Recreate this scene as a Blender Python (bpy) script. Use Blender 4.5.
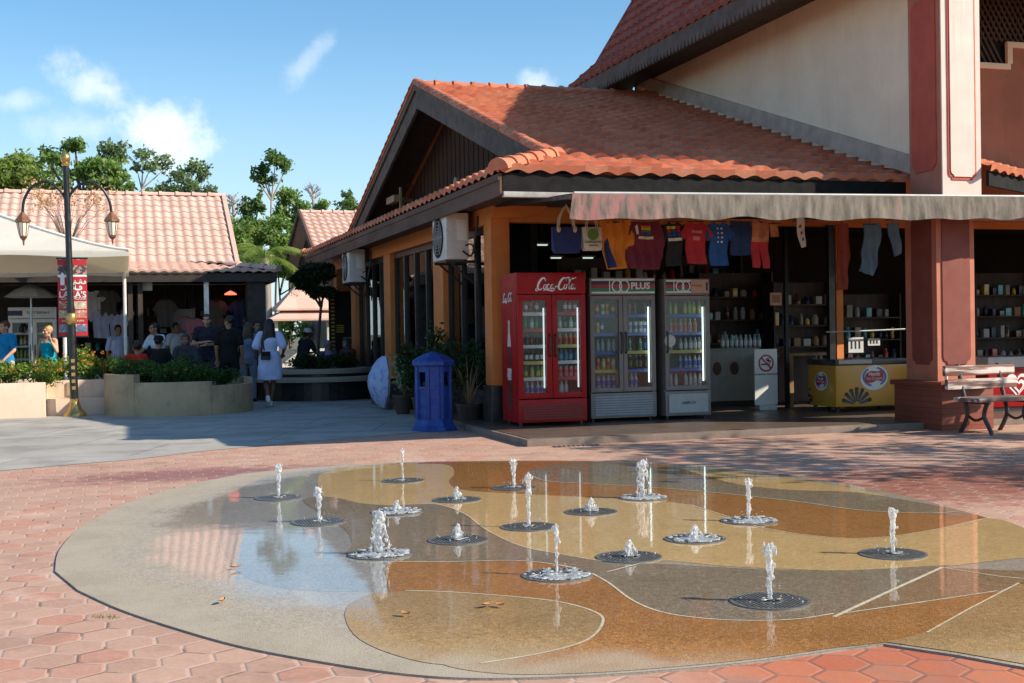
import bpy, bmesh, math, random
import numpy as np
from mathutils import Vector, Matrix, noise as mnoise
from mathutils.geometry import tessellate_polygon
random.seed(7); RNG = np.random.default_rng(7)
for _o in list(bpy.data.objects): bpy.data.objects.remove(_o)
SC = bpy.context.scene
COL = SC.collection
R = math.radians
TMP = bpy.data.scenes.new('workbench')
def evaluated_mesh(o):
    TMP.collection.objects.link(o); vl = TMP.view_layers[0]; dg = vl.depsgraph; vl.update(); dg.update()
    me = bpy.data.meshes.new_from_object(o.evaluated_get(dg)); bpy.data.objects.remove(o); return me
# ------------------------------------------------------------------ camera
FPX, CAMH = 1250.0, 1.4
YAW, ROLL, PITCH = R(17.6), R(0.9), R(-0.5)
cf = Vector((math.sin(YAW)*math.cos(PITCH), math.cos(YAW)*math.cos(PITCH), math.sin(PITCH)))
cr0 = Vector((math.cos(YAW), -math.sin(YAW), 0)); cu0 = cr0.cross(cf)
cr = cr0*math.cos(ROLL) - cu0*math.sin(ROLL); cu = cu0*math.cos(ROLL) + cr0*math.sin(ROLL)
CO = Vector((0, 0, CAMH))
cam = bpy.data.objects.new('camera', bpy.data.cameras.new('camera')); COL.objects.link(cam)
cam.matrix_world = Matrix(((cr.x, cu.x, -cf.x, CO.x), (cr.y, cu.y, -cf.y, CO.y), (cr.z, cu.z, -cf.z, CO.z), (0, 0, 0, 1)))
cam.data.sensor_width = 36; cam.data.lens = FPX/1024*36; cam.data.clip_end = 3000; cam.data.clip_start = .05
SC.camera = cam
def ray(px, py): return cf + cr*((px-512)/FPX) + cu*((341.5-py)/FPX)
def hit(px, py, ax, c):
    d = ray(px, py); return CO + d*((c-CO[ax])/d[ax])
def G(px, py, z=0): return hit(px, py, 2, z)
def Yp(px, py, y): return hit(px, py, 1, y)
def Xp(px, py, x): return hit(px, py, 0, x)
# ------------------------------------------------------------------ light
SUN_EL, SUN_AZ = R(33.5), R(-32)          # azimuth from +X towards +Y
sdir = Vector((math.cos(SUN_EL)*math.cos(SUN_AZ), math.cos(SUN_EL)*math.sin(SUN_AZ), math.sin(SUN_EL)))
sun = bpy.data.objects.new('sun', bpy.data.lights.new('sun', 'SUN')); COL.objects.link(sun)
sun.data.energy = 5.0; sun.data.angle = R(.55); sun.data.color = (1, .89, .73)
sun.rotation_euler = sdir.to_track_quat('Z', 'Y').to_euler(); sun.location = (20, -10, 20)
W = bpy.data.worlds.new('World'); SC.world = W; W.use_nodes = True
wn = W.node_tree; wn.nodes.clear()
SC.view_settings.view_transform = 'Standard'; SC.view_settings.look = 'None'
SC.view_settings.exposure = 0.55; SC.view_settings.gamma = 1; SC.view_settings.use_curve_mapping = False
SC.render.engine = 'CYCLES'
SC.cycles.use_denoising = True; SC.cycles.max_bounces = 8; SC.cycles.transparent_max_bounces = 12
SC.cycles.caustics_reflective = False; SC.cycles.caustics_refractive = False
# ------------------------------------------------------------------ node helpers
class NT:
    def __init__(s, nt): s.nt = nt
    def n(s, typ, props=None, **inp):
        nd = s.nt.nodes.new(typ)
        for k, v in (props or {}).items(): setattr(nd, k, v)
        for k, v in inp.items(): s.set(nd, k, v)
        return nd
    def set(s, nd, k, v):
        k2 = int(k[1:]) if k[0] == 'i' and k[1:].isdigit() else k.replace('_', ' ')
        sk = nd.inputs[k2]
        if isinstance(v, bpy.types.Node): v = v.outputs[0]
        if isinstance(v, bpy.types.NodeSocket): s.nt.links.new(v, sk)
        elif isinstance(v, (tuple, list)) and len(v) == 3 and sk.type == 'RGBA': sk.default_value = (*v, 1)
        else: sk.default_value = v
    def m(s, op, a, b=None, c=None, clamp=False):
        nd = s.nt.nodes.new('ShaderNodeMath'); nd.operation = op; nd.use_clamp = clamp
        for i, v in enumerate((a, b, c)):
            if v is not None: s.set(nd, 'i%d' % i, v)
        return nd.outputs[0]
    def v(s, op, a, b=None, scale=None):
        nd = s.nt.nodes.new('ShaderNodeVectorMath'); nd.operation = op
        s.set(nd, 'i0', a)
        if b is not None: s.set(nd, 'i1', b)
        if scale is not None: s.set(nd, 'Scale', scale)
        return nd.outputs['Value'] if op in ('DOT_PRODUCT', 'LENGTH', 'DISTANCE') else nd.outputs[0]
    def mix(s, f, a, b, blend='MIX'):
        nd = s.nt.nodes.new('ShaderNodeMix'); nd.data_type = 'RGBA'; nd.blend_type = blend
        for i, v in ((0, f), (6, a), (7, b)):
            sk = nd.inputs[i]
            if isinstance(v, bpy.types.Node): v = v.outputs[0]
            if isinstance(v, bpy.types.NodeSocket): s.nt.links.new(v, sk)
            elif i == 0: sk.default_value = v
            else: sk.default_value = (*v[:3], 1)
        return nd.outputs[2]
    def mr(s, x, a, b, c=0., d=1., smooth=True):
        nd = s.nt.nodes.new('ShaderNodeMapRange'); nd.interpolation_type = 'SMOOTHSTEP' if smooth else 'LINEAR'
        for k, vv in ((0, x), (1, a), (2, b), (3, c), (4, d)): s.set(nd, 'i%d' % k, vv)
        return nd.outputs[0]
    def noise(s, vec, scale, detail=3, rough=.55, dist=0.):
        nd = s.nt.nodes.new('ShaderNodeTexNoise')
        if vec is not None: s.set(nd, 'Vector', vec)
        nd.inputs['Scale'].default_value = scale; nd.inputs['Detail'].default_value = detail
        nd.inputs['Roughness'].default_value = rough; nd.inputs['Distortion'].default_value = dist
        return nd.outputs[0]
# sky with a few real clouds (direction based)
w = NT(wn)
sky = w.n('ShaderNodeTexSky', dict(sky_type='NISHITA', sun_disc=False, sun_elevation=SUN_EL, air_density=1.0, dust_density=.55, ozone_density=1.4, altitude=50))
sky.sun_rotation = math.pi/2 - SUN_AZ
tc = w.n('ShaderNodeTexCoord'); gv = tc.outputs['Generated']
tot = None
warp = w.noise(gv, 9, 4, .6)
n1 = w.noise(gv, 26, 7, .62)
def cloud(px, py, ex, ey, amp, slant=0.):
    """soft wispy patch around the sky direction of a point, ex/ey half sizes in radians"""
    global tot
    d = ray(px, py).normalized()
    hx = Vector((0, 0, 1)).cross(d).normalized()*-1; hz = hx.cross(d)
    hx2 = hx*math.cos(slant)+hz*math.sin(slant); hz2 = hz*math.cos(slant)-hx*math.sin(slant)
    df = w.v('SUBTRACT', gv, tuple(d))
    a = w.m('DIVIDE', w.v('DOT_PRODUCT', df, tuple(hx2)), ex); b = w.m('DIVIDE', w.v('DOT_PRODUCT', df, tuple(hz2)), ey)
    r2 = w.m('SQRT', w.m('ADD', w.m('MULTIPLY', a, a), w.m('MULTIPLY', b, b)))
    r2 = w.m('ADD', r2, w.m('MULTIPLY', w.m('SUBTRACT', n1, .5), 2.2))
    r2 = w.m('ADD', r2, w.m('MULTIPLY', w.m('SUBTRACT', warp, .5), .9))
    k = w.m('MULTIPLY', w.mr(r2, .95, .12), amp)
    fr = w.mr(w.v('DOT_PRODUCT', gv, tuple(d)), .9, .99)
    k = w.m('MULTIPLY', k, fr)
    tot = k if tot is None else w.m('MAXIMUM', tot, k)
for a in ((108, 92, .045, .024, .6, -.4), (158, 128, .058, .040, .85, -.35), (303, 68, .042, .014, .3, .85), (536, 84, .020, .016, .5), (15, 102, .03, .012, .35), (75, 128, .07, .02, .3)): cloud(*a)
zel = w.n('ShaderNodeSeparateXYZ', i0=gv).outputs[2]
skc = w.mix(1., sky, (.74, 1.06, 1.20), 'MULTIPLY')
skc = w.mix(w.m('MULTIPLY', w.mr(zel, .26, .0), .65), skc, (5.3, 6.25, 7.0))
cl = w.mix(w.m('MULTIPLY', tot, .9), skc, (8.6, 8.7, 8.7))
bgn = w.n('ShaderNodeBackground', Color=cl, Strength=.106)
w.n('ShaderNodeOutputWorld', Surface=bgn)
# ------------------------------------------------------------------ materials
MATS = {}
def newmat(name):
    m = bpy.data.materials.new(name); m.use_nodes = True; nt = m.node_tree; nt.nodes.clear()
    k = NT(nt); out = nt.nodes.new('ShaderNodeOutputMaterial')
    p = nt.nodes.new('ShaderNodeBsdfPrincipled'); nt.links.new(p.outputs[0], out.inputs[0])
    MATS[name] = m
    return m, k, p, out
def M(name, col, rough=.6, var=.18, scale=6., bump=.0, bscale=None, metal=0., spec=.5, col2=None, c2amt=(.45, .7), c2scale=2., coat=0., stretch=(1, 1, 1), streak=0., grime=0.):
    """painted / plaster / fabric like material: base colour, mottling, an optional second colour in patches, bump"""
    if name in MATS: return MATS[name]
    m, k, p, out = newmat(name)
    t = k.n('ShaderNodeTexCoord'); vec = k.v('MULTIPLY', t.outputs['Object'], stretch)
    nz = k.noise(vec, scale, 5, .6)
    c = k.mix(k.mr(nz, .25, .75), tuple(x*(1-var) for x in col), tuple(min(1, x*(1+var)) for x in col))
    if col2:
        n2 = k.noise(vec, c2scale, 5, .62)
        c = k.mix(k.mr(n2, *c2amt), c, col2)
    if streak:      # rain streaks: narrow vertical stains of their own
        sn = k.noise(k.v('MULTIPLY', t.outputs['Object'], (7, 7, .35)), 1.6, 6, .68); pn = k.noise(t.outputs['Object'], .9, 4, .6)
        f_ = k.m('MULTIPLY', k.m('MULTIPLY', k.mr(sn, .50, .72), k.mr(pn, .38, .62)), streak)
        c = k.mix(f_, c, tuple(x*.42+.01 for x in col))
    if grime:       # blotchy wear
        gn = k.noise(t.outputs['Object'], 3.2, 7, .72)
        c = k.mix(k.m('MULTIPLY', k.mr(gn, .55, .70), grime), c, tuple(x*.5+.02 for x in col))
    k.set(p, 'Base_Color', c); p.inputs['Metallic'].default_value = metal
    p.inputs['Specular IOR Level'].default_value = spec
    k.set(p, 'Roughness', k.mr(k.noise(vec, scale*1.7, 3), .3, .7, max(0, rough-.08), min(1, rough+.08)))
    if coat: p.inputs['Coat Weight'].default_value = coat; p.inputs['Coat Roughness'].default_value = .08
    if bump:
        b = k.n('ShaderNodeBump', Strength=bump, Distance=.01, Height=k.noise(vec, bscale or scale*6, 4, .6)); k.set(p, 'Normal', b)
    return m
def emis(name, col, st):
    m, k, p, out = newmat(name); p.inputs['Base Color'].default_value = (*col, 1)
    p.inputs['Emission Color'].default_value = (*col, 1); p.inputs['Emission Strength'].default_value = st
    return m
def glassmat(name, tint=(.9, .95, .95), refl=1.0, rough=.01):
    m, k, p, out = newmat(name); k.nt.nodes.remove(p)
    fr = k.n('ShaderNodeFresnel', IOR=1.5)
    t = k.n('ShaderNodeBsdfTransparent', Color=tint); g = k.n('ShaderNodeBsdfGlossy', Color=(.95, .95, .95), Roughness=rough)
    mx = k.n('ShaderNodeMixShader'); k.set(mx, 'i0', k.m('MULTIPLY', fr, refl)); k.set(mx, 'i1', t); k.set(mx, 'i2', g)
    k.set(out, 'Surface', mx)
    return m
def leafmat(name, c1, c2, trans=.35, rough=.5, hue=None):
    m, k, p, out = newmat(name)
    geo = k.n('ShaderNodeNewGeometry'); t = k.n('ShaderNodeTexCoord')
    isl = geo.outputs['Random Per Island']
    c = k.mix(isl, c1, c2)
    c = k.mix(k.mr(k.noise(t.outputs['Object'], .8, 3), .35, .7), c, tuple(x*.62 for x in c1))
    if hue: c = k.mix(k.mr(k.m('FRACT', k.m('MULTIPLY', isl, 37.7)), hue[1], hue[1]+.02), c, hue[0])
    k.set(p, 'Base_Color', c); p.inputs['Roughness'].default_value = rough; p.inputs['Specular IOR Level'].default_value = .35
    tr = k.n('ShaderNodeBsdfTranslucent'); k.set(tr, 'Color', k.mix(1., c, (1., 1.15, .55), 'MULTIPLY'))
    mx = k.n('ShaderNodeMixShader'); mx.inputs[0].default_value = trans; k.set(mx, 'i1', p.outputs[0]); k.set(mx, 'i2', tr)
    k.set(out, 'Surface', mx)
    return m
# ------------------------------------------------------------------ mesh helpers
def rotm(rx=0, ry=0, rz=0): return Matrix.Rotation(rz, 4, 'Z') @ Matrix.Rotation(ry, 4, 'Y') @ Matrix.Rotation(rx, 4, 'X')
class MB:
    def __init__(s): s.v = []; s.f = []
    def add(s, vs, fs, Mx=None):
        b = len(s.v)
        if Mx is not None: vs = [Mx @ Vector(q) for q in vs]
        s.v += [tuple(q) for q in vs]; s.f += [tuple(i+b for i in q) for q in fs]; return s
    def bx(s, x0, x1, y0, y1, z0, z1, Mx=None):
        return s.add([(x0,y0,z0),(x1,y0,z0),(x1,y1,z0),(x0,y1,z0),(x0,y0,z1),(x1,y0,z1),(x1,y1,z1),(x0,y1,z1)],
              [(0,3,2,1),(4,5,6,7),(0,1,5,4),(1,2,6,5),(2,3,7,6),(3,0,4,7)], Mx)
    def bar(s, p0, p1, w, h, up=(0, 0, 1)):
        p0, p1 = Vector(p0), Vector(p1); d = (p1-p0); L = d.length; d.normalize(); u = Vector(up)
        sx = d.cross(u)
        if sx.length < 1e-4: sx = d.cross(Vector((1, 0, 0)))
        sx.normalize(); u = sx.cross(d)
        Mx = Matrix(((sx.x, d.x, u.x, p0.x), (sx.y, d.y, u.y, p0.y), (sx.z, d.z, u.z, p0.z), (0, 0, 0, 1)))
        return s.bx(-w/2, w/2, 0, L, -h/2, h/2, Mx)
    def tube(s, pts, r, n=8, caps=True, ry=None):
        pts = [Vector(q) for q in pts]; rs = r if isinstance(r, (list, tuple)) else [r]*len(pts)
        rys = ry if ry is not None else rs
        vs, fs = [], []; ref = None
        for i, q in enumerate(pts):
            d = (pts[min(i+1, len(pts)-1)] - pts[max(i-1, 0)]).normalized()
            if ref is None:
                ref = Vector((1, 0, 0)) if abs(d.x) < .9 else Vector((0, 1, 0))
            a = (ref - d*ref.dot(d)).normalized(); b = d.cross(a); ref = a
            for j in range(n):
                t = 2*math.pi*j/n; vs.append(q + a*(math.cos(t)*rs[i]) + b*(math.sin(t)*rys[i]))
        for i in range(len(pts)-1):
            for j in range(n): fs.append((i*n+j, i*n+(j+1) % n, (i+1)*n+(j+1) % n, (i+1)*n+j))
        if caps: fs.append(tuple(range(n-1, -1, -1))); k = (len(pts)-1)*n; fs.append(tuple(k+j for j in range(n)))
        return s.add(vs, fs)
    def lathe(s, prof, c=(0, 0, 0), n=16, Mx=None, ang0=0., sx=1., sy=1.):
        vs, fs = [], []
        for r, z in prof:
            for j in range(n):
                t = 2*math.pi*j/n+ang0; vs.append((c[0]+r*sx*math.cos(t), c[1]+r*sy*math.sin(t), c[2]+z))
        for i in range(len(prof)-1):
            for j in range(n): fs.append((i*n+j, i*n+(j+1) % n, (i+1)*n+(j+1) % n, (i+1)*n+j))
        fs.append(tuple(range(n-1, -1, -1))); k = (len(prof)-1)*n; fs.append(tuple(k+j for j in range(n)))
        return s.add(vs, fs, Mx)
    def sph(s, c, r, n=12, m=8, Mx=None):
        r = r if isinstance(r, (tuple, list)) else (r, r, r); vs = []; fs = []
        for i in range(m+1):
            a = -math.pi/2+math.pi*i/m
            for j in range(n):
                t = 2*math.pi*j/n; vs.append((c[0]+r[0]*math.cos(a)*math.cos(t), c[1]+r[1]*math.cos(a)*math.sin(t), c[2]+r[2]*math.sin(a)))
        for i in range(m):
            for j in range(n): fs.append((i*n+j, i*n+(j+1) % n, (i+1)*n+(j+1) % n, (i+1)*n+j))
        return s.add(vs, fs, Mx)
    def cap(s, p0, p1, r0, r1, n=10):
        p0, p1 = Vector(p0), Vector(p1); d = (p1-p0).normalized(); pts = []; rs = []
        for a in (-80, -50, -20): pts.append(p0+d*(r0*math.sin(R(a)))); rs.append(r0*math.cos(R(a)))
        pts.append(p0); rs.append(r0); pts.append(p1); rs.append(r1)
        for a in (20, 50, 80): pts.append(p1+d*(r1*math.sin(R(a)))); rs.append(r1*math.cos(R(a)))
        return s.tube(pts, rs, n)
    def prism(s, poly, d0, d1, mp):
        """poly: 2-D outline; mp(u, v, d) -> point; closed solid between d0 and d1"""
        n = len(poly); vs = [mp(u, v, d0) for u, v in poly] + [mp(u, v, d1) for u, v in poly]
        tr = tessellate_polygon([[Vector((u, v, 0)) for u, v in poly]])
        fs = [tuple(t) for t in tr] + [tuple(i+n for i in reversed(t)) for t in tr]
        fs += [(i, (i+1) % n, n+(i+1) % n, n+i) for i in range(n)]
        return s.add(vs, fs)
    def sheet(s, poly, z):
        tr = tessellate_polygon([[Vector((q[0], q[1], 0)) for q in poly]])
        return s.add([(q[0], q[1], z) for q in poly], [tuple(t) for t in tr])
    def grid(s, fn, nu, nv):
        vs = [fn(i/nu, j/nv) for j in range(nv+1) for i in range(nu+1)]
        fs = [(j*(nu+1)+i, j*(nu+1)+i+1, (j+1)*(nu+1)+i+1, (j+1)*(nu+1)+i) for j in range(nv) for i in range(nu)]
        return s.add(vs, fs)
    def build(s, name, mat, parent=None, smooth=False, bevel=0., off=None, solid=0., recalc=True, auto=None):
        me = bpy.data.meshes.new(name)
        o3 = Vector(off) if off is not None else Vector((0, 0, 0))
        vs = [(q[0]-o3.x, q[1]-o3.y, q[2]-o3.z) for q in s.v] if off is not None else s.v
        me.from_pydata(vs, [], s.f)
        bm = bmesh.new(); bm.from_mesh(me)
        if recalc: bmesh.ops.recalc_face_normals(bm, faces=bm.faces)
        if bevel:
            es = [e for e in bm.edges if len(e.link_faces) == 2 and e.calc_face_angle(0) > .6]
            bmesh.ops.bevel(bm, geom=es, offset=bevel, segments=2, affect='EDGES', profile=.7)
        if solid: bmesh.ops.solidify(bm, geom=bm.faces[:], thickness=solid)
        bm.to_mesh(me); bm.free()
        if smooth or bevel or auto:
            me.polygons.foreach_set('use_smooth', [True]*len(me.polygons))
            me.set_sharp_from_angle(angle=R(auto or (35 if bevel else 60)))
        o = bpy.data.objects.new(name, me); COL.objects.link(o)
        if isinstance(mat, str): mat = MATS[mat]
        me.materials.append(mat)
        if parent is not None: o.parent = parent
        return o
def tag(o, label=None, cat=None, group=None, kind=None):
    if label: o['label'] = label
    if cat: o['category'] = cat
    if group: o['group'] = group
    if kind: o['kind'] = kind
    return o
def thing(name, label, cat, loc=(0, 0, 0), rz=0., group=None):
    o = bpy.data.objects.new(name, None); COL.objects.link(o); o.location = loc; o.rotation_euler = (0, 0, rz)
    o.empty_display_size = .1
    return tag(o, label, cat, group)
def dup(root, loc=None, rz=None, label=None, group=None):
    def rec(o, par):
        c = o.copy(); COL.objects.link(c)
        if par is not None: c.parent = par
        for ch in [q for q in bpy.data.objects if q.parent is o]: rec(ch, c)
        return c
    r = rec(root, None)
    if loc is not None: r.location = loc
    if rz is not None: r.rotation_euler = (0, 0, rz)
    if label: r['label'] = label
    if group: r['group'] = group
    return r
def struct(o): o['kind'] = 'structure'; return o
def text(name, body, size, loc, mat, parent, rz=0., extrude=.002, shear=0., align='CENTER', sx=1., bold=0., rx=math.pi/2):
    cu_ = bpy.data.curves.new(name, 'FONT'); cu_.body = body; cu_.size = size; cu_.extrude = extrude; cu_.shear = shear
    cu_.align_x = align; cu_.align_y = 'CENTER'; cu_.offset = bold; cu_.resolution_u = 3
    me = evaluated_mesh(bpy.data.objects.new(name, cu_))
    Mx = Matrix.Translation(loc) @ Matrix.Rotation(rz, 4, 'Z') @ Matrix.Rotation(rx, 4, 'X') @ Matrix.Diagonal((sx, 1, 1, 1))
    me.transform(Mx); me.materials.clear(); me.materials.append(MATS[mat] if isinstance(mat, str) else mat)
    o = bpy.data.objects.new(name, me); COL.objects.link(o)
    if parent is not None: o.parent = parent
    return o
def spline(pts, n=8, closed=True):
    P = [Vector(q) for q in pts]; N = len(P); out = []
    for i in range(N if closed else N-1):
        g = lambda j: P[j % N] if closed else P[max(0, min(N-1, j))]
        a, b, c, d = g(i-1), g(i), g(i+1), g(i+2)
        for k in range(n):
            t = k/n; out.append(.5*((2*b)+(c-a)*t+(2*a-5*b+4*c-d)*t*t+(3*b-a-3*c+d)*t**3))
    if not closed: out.append(P[-1])
    return out
def remeshed(mb, voxel, smooth_it=4, fac=.5):
    """join the added volumes into ONE continuous surface"""
    me = bpy.data.meshes.new('tmp'); me.from_pydata(mb.v, [], mb.f)
    bm = bmesh.new(); bm.from_mesh(me); bmesh.ops.recalc_face_normals(bm, faces=bm.faces); bm.to_mesh(me); bm.free()
    t = bpy.data.objects.new('tmp', me)
    r = t.modifiers.new('r', 'REMESH'); r.mode = 'VOXEL'; r.voxel_size = voxel
    if smooth_it: q = t.modifiers.new('s', 'SMOOTH'); q.iterations = smooth_it; q.factor = fac
    out = evaluated_mesh(t)
    out.polygons.foreach_set('use_smooth', [True]*len(out.polygons))
    return out
def link_mesh(name, me, mats, parent=None):
    me.materials.clear()
    for m in (mats if isinstance(mats, (list, tuple)) else [mats]): me.materials.append(MATS[m] if isinstance(m, str) else m)
    o = bpy.data.objects.new(name, me); COL.objects.link(o)
    if parent is not None: o.parent = parent
    return o
# ------------------------------------------------------------------ common materials
M('black_metal', (.012, .011, .012), .35, .2); M('dark_metal', (.05, .05, .052), .4, .25, metal=.6)
M('gold', (.55, .36, .12), .35, .25, metal=.8); M('steel', (.45, .46, .47), .35, .15, metal=.8)
M('white_paint', (.75, .74, .71), .45, .06); M('grey_paint', (.42, .42, .41), .5, .1)
M('offwhite', (.62, .60, .55), .5, .1, streak=.5, grime=.3, col2=(.45, .42, .36), c2amt=(.55, .8)); M('black_plastic', (.015, .015, .017), .4, .2)
M('red_paint', (.33, .003, .005), .4, .08, spec=.25); M('blue_paint', (.008, .045, .26), .5, .2, bump=.1, col2=(.03, .09, .28), c2amt=(.56, .66), c2scale=9, streak=.6, grime=.5)
M('tan_wood', (.30, .17, .08), .6, .25, stretch=(1, 1, .15)); M('dark_wood', (.055, .035, .027), .65, .3, stretch=(1, 1, .2), bump=.2)
M('orange_wall', (.62, .20, .045), .75, .1, 3, bump=.08, col2=(.48, .15, .04), c2amt=(.58, .8)); M('white_graphic', (.8, .8, .78), .5, .03)
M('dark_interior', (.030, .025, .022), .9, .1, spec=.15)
# ================================================================== GROUND
def hexmat():
    m, k, p, out = newmat('pavers')
    pos = k.n('ShaderNodeNewGeometry').outputs['Position']
    wob = k.v('SCALE', k.v('SUBTRACT', k.n('ShaderNodeTexNoise', Vector=pos, Scale=1.3).outputs['Color'], (.5, .5, .5)), scale=.035)
    q = k.v('ADD', k.v('MULTIPLY', k.v('ADD', pos, wob), (1/.222, 1/.236, 0)), (1000.3, 1732.05, 0))
    r = (1, 1.7320508, 1); h = (.5, .8660254, 0)
    a = k.v('SUBTRACT', k.v('MODULO', q, r), h)
    b = k.v('SUBTRACT', k.v('MODULO', k.v('SUBTRACT', q, h), r), h)
    a = k.v('MULTIPLY', a, (1, 1, 0)); b = k.v('MULTIPLY', b, (1, 1, 0))
    sel = k.m('LESS_THAN', k.v('DOT_PRODUCT', a, a), k.v('DOT_PRODUCT', b, b))
    mx = k.n('ShaderNodeMix', dict(data_type='VECTOR')); k.set(mx, 'i0', sel); k.nt.links.new(b, mx.inputs[4]); k.nt.links.new(a, mx.inputs[5])
    g = mx.outputs[1]; ab = k.v('ABSOLUTE', g)
    sep = k.n('ShaderNodeSeparateXYZ', i0=ab)
    d = k.m('MAXIMUM', sep.outputs[0], k.v('DOT_PRODUCT', ab, (.5, .8660254, 0)))
    cell = k.n('ShaderNodeTexWhiteNoise', Vector=k.v('SUBTRACT', q, g))
    rnd = cell.outputs['Value']
    fine = k.noise(pos, 55, 4, .65); mid = k.noise(pos, 6, 4, .6); big = k.noise(pos, .42, 3, .5)
    c = k.mix(rnd, (.385, .215, .15), (.49, .29, .21))
    c = k.mix(k.m('MULTIPLY', k.mr(rnd, .74, .86), .7), c, (.42, .165, .105))
    # towards the pad's near right the stones are newer and redder
    sx = k.n('ShaderNodeSeparateXYZ', i0=pos)
    red = k.m('MULTIPLY', k.mr(k.m('ADD', sx.outputs[0], k.m('MULTIPLY', big, .8)), 2.1, 3.0), k.mr(sx.outputs[1], 6.4, 4.9))
    c = k.mix(k.m('MULTIPLY', red, .92), c, k.mix(rnd, (.40, .085, .03), (.50, .14, .055)))
    # damp red stretch along the left rim of the pad
    e1 = k.v('LENGTH', k.v('MULTIPLY', k.v('SUBTRACT', pos, (.75, 12.9, 0)), (.62, 1.5, 0)))
    e2 = k.v('LENGTH', k.v('MULTIPLY', k.v('SUBTRACT', pos, (7.3, 9.2, 0)), (.35, .7, 0)))
    damp = k.mr(k.m('ADD', k.m('MINIMUM', e1, e2), k.m('MULTIPLY', k.m('SUBTRACT', mid, .5), 1.5)), 1.3, .3)
    c = k.mix(k.m('MULTIPLY', damp, .85), c, (.22, .04, .022))
    c = k.mix(k.m('MULTIPLY', k.mr(fine, .35, .75), k.m('SUBTRACT', .28, k.m('MULTIPLY', red, .2))), c, (.60, .46, .37))
    c = k.mix(k.m('MULTIPLY', k.mr(mid, .55, .75), .35), c, (.30, .19, .145))
    st2 = k.noise(pos, 1.1, 6, .7)
    c = k.mix(k.m('MULTIPLY', k.mr(st2, .54, .66), .45), c, (.27, .16, .115))
    c = k.mix(k.m('MULTIPLY', k.mr(st2, .44, .34), .35), c, (.66, .50, .41))
    gap = k.mr(k.m('ADD', d, k.m('MULTIPLY', k.m('SUBTRACT', fine, .5), .02)), .468, .486)
    dirt = k.noise(pos, 3.1, 3, .5)
    gc = k.mix(k.m('MULTIPLY', k.mr(dirt, .36, .46), k.m('SUBTRACT', 1., k.m('MULTIPLY', red, .85))), (.09, .07, .06), (.50, .385, .32))
    c = k.mix(k.m('MULTIPLY', gap, .75), c, gc)
    k.set(p, 'Base_Color', c)
    k.set(p, 'Roughness', k.m('SUBTRACT', .82, k.m('MULTIPLY', damp, .42)))
    ht = k.m('ADD', k.m('MULTIPLY', k.mr(d, .43, .49, 1, 0), 1.), k.m('ADD', k.m('MULTIPLY', fine, .12), k.m('MULTIPLY', rnd, .25)))
    k.set(p, 'Normal', k.n('ShaderNodeBump', Strength=.45, Distance=.006, Height=ht))
    return m
hexmat()
M('earth', (.14, .12, .09), .9, .3, .6, col2=(.08, .10, .04), c2amt=(.45, .6), c2scale=.3)
M('path_concrete', (.40, .375, .335), .8, .12, 1.4, bump=.25, bscale=60, col2=(.29, .27, .245), c2amt=(.46, .66), c2scale=1.1, grime=.25)
_nt = NT(MATS['path_concrete'].node_tree); _p = [n for n in _nt.nt.nodes if n.type == 'BSDF_PRINCIPLED'][0]; _pos = _nt.n('ShaderNodeNewGeometry').outputs['Position']
_rot = _nt.n('ShaderNodeVectorRotate', Vector=_pos, Angle=.33)
_bk = _nt.n('ShaderNodeTexBrick', Vector=_rot, Scale=1., Mortar_Size=.012, Brick_Width=2.4, Row_Height=1.6, Mortar_Smooth=.3)
_bk.inputs['Color1'].default_value = (1, 1, 1, 1); _bk.inputs['Color2'].default_value = (.86, .86, .87, 1); _bk.inputs['Mortar'].default_value = (.48, .46, .44, 1)
_src = _p.inputs['Base Color'].links[0].from_socket; _nt.set(_p, 'Base_Color', _nt.mix(1., _src, _bk.outputs[0], 'MULTIPLY'))
struct(MB().bx(-500, 500, -200, 800, -.4, -.03).build('ground', 'earth'))
struct(MB().sheet([(-16, -6), (34, -6), (34, 26), (-16, 26)], .010).build('plaza_paving', 'pavers'))
E_ = [G(*q) for q in ((-260, 492), (0, 472), (140, 460), (205, 452), (300, 443), (415, 433.5), (452, 430.5))]
pp = [(q.x, q.y) for q in E_] + [(5.1, 17.0), (5.1, 60), (-30, 60), (-30, 13)]
struct(MB().sheet(pp, .014).build('concrete_path', 'path_concrete'))
# raised floor in front of and inside the shop
M('shop_floor', (.12, .085, .065), .38, .2, 2.5, bump=.1, col2=(.09, .075, .068), c2amt=(.5, .75), spec=.5)
M('kerb_stone', (.20, .15, .12), .8, .2, 4, bump=.3)
struct(MB().bx(4.72, 26, 14.27, 24, -.02, .1).build('shop_plinth_floor', 'shop_floor'))
struct(MB().bx(4.66, 26, 14.15, 14.268, -.02, .094).bx(4.66, 4.717, 14.27, 17, -.02, .094).build('plinth_kerb', 'kerb_stone', bevel=.01))
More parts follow.
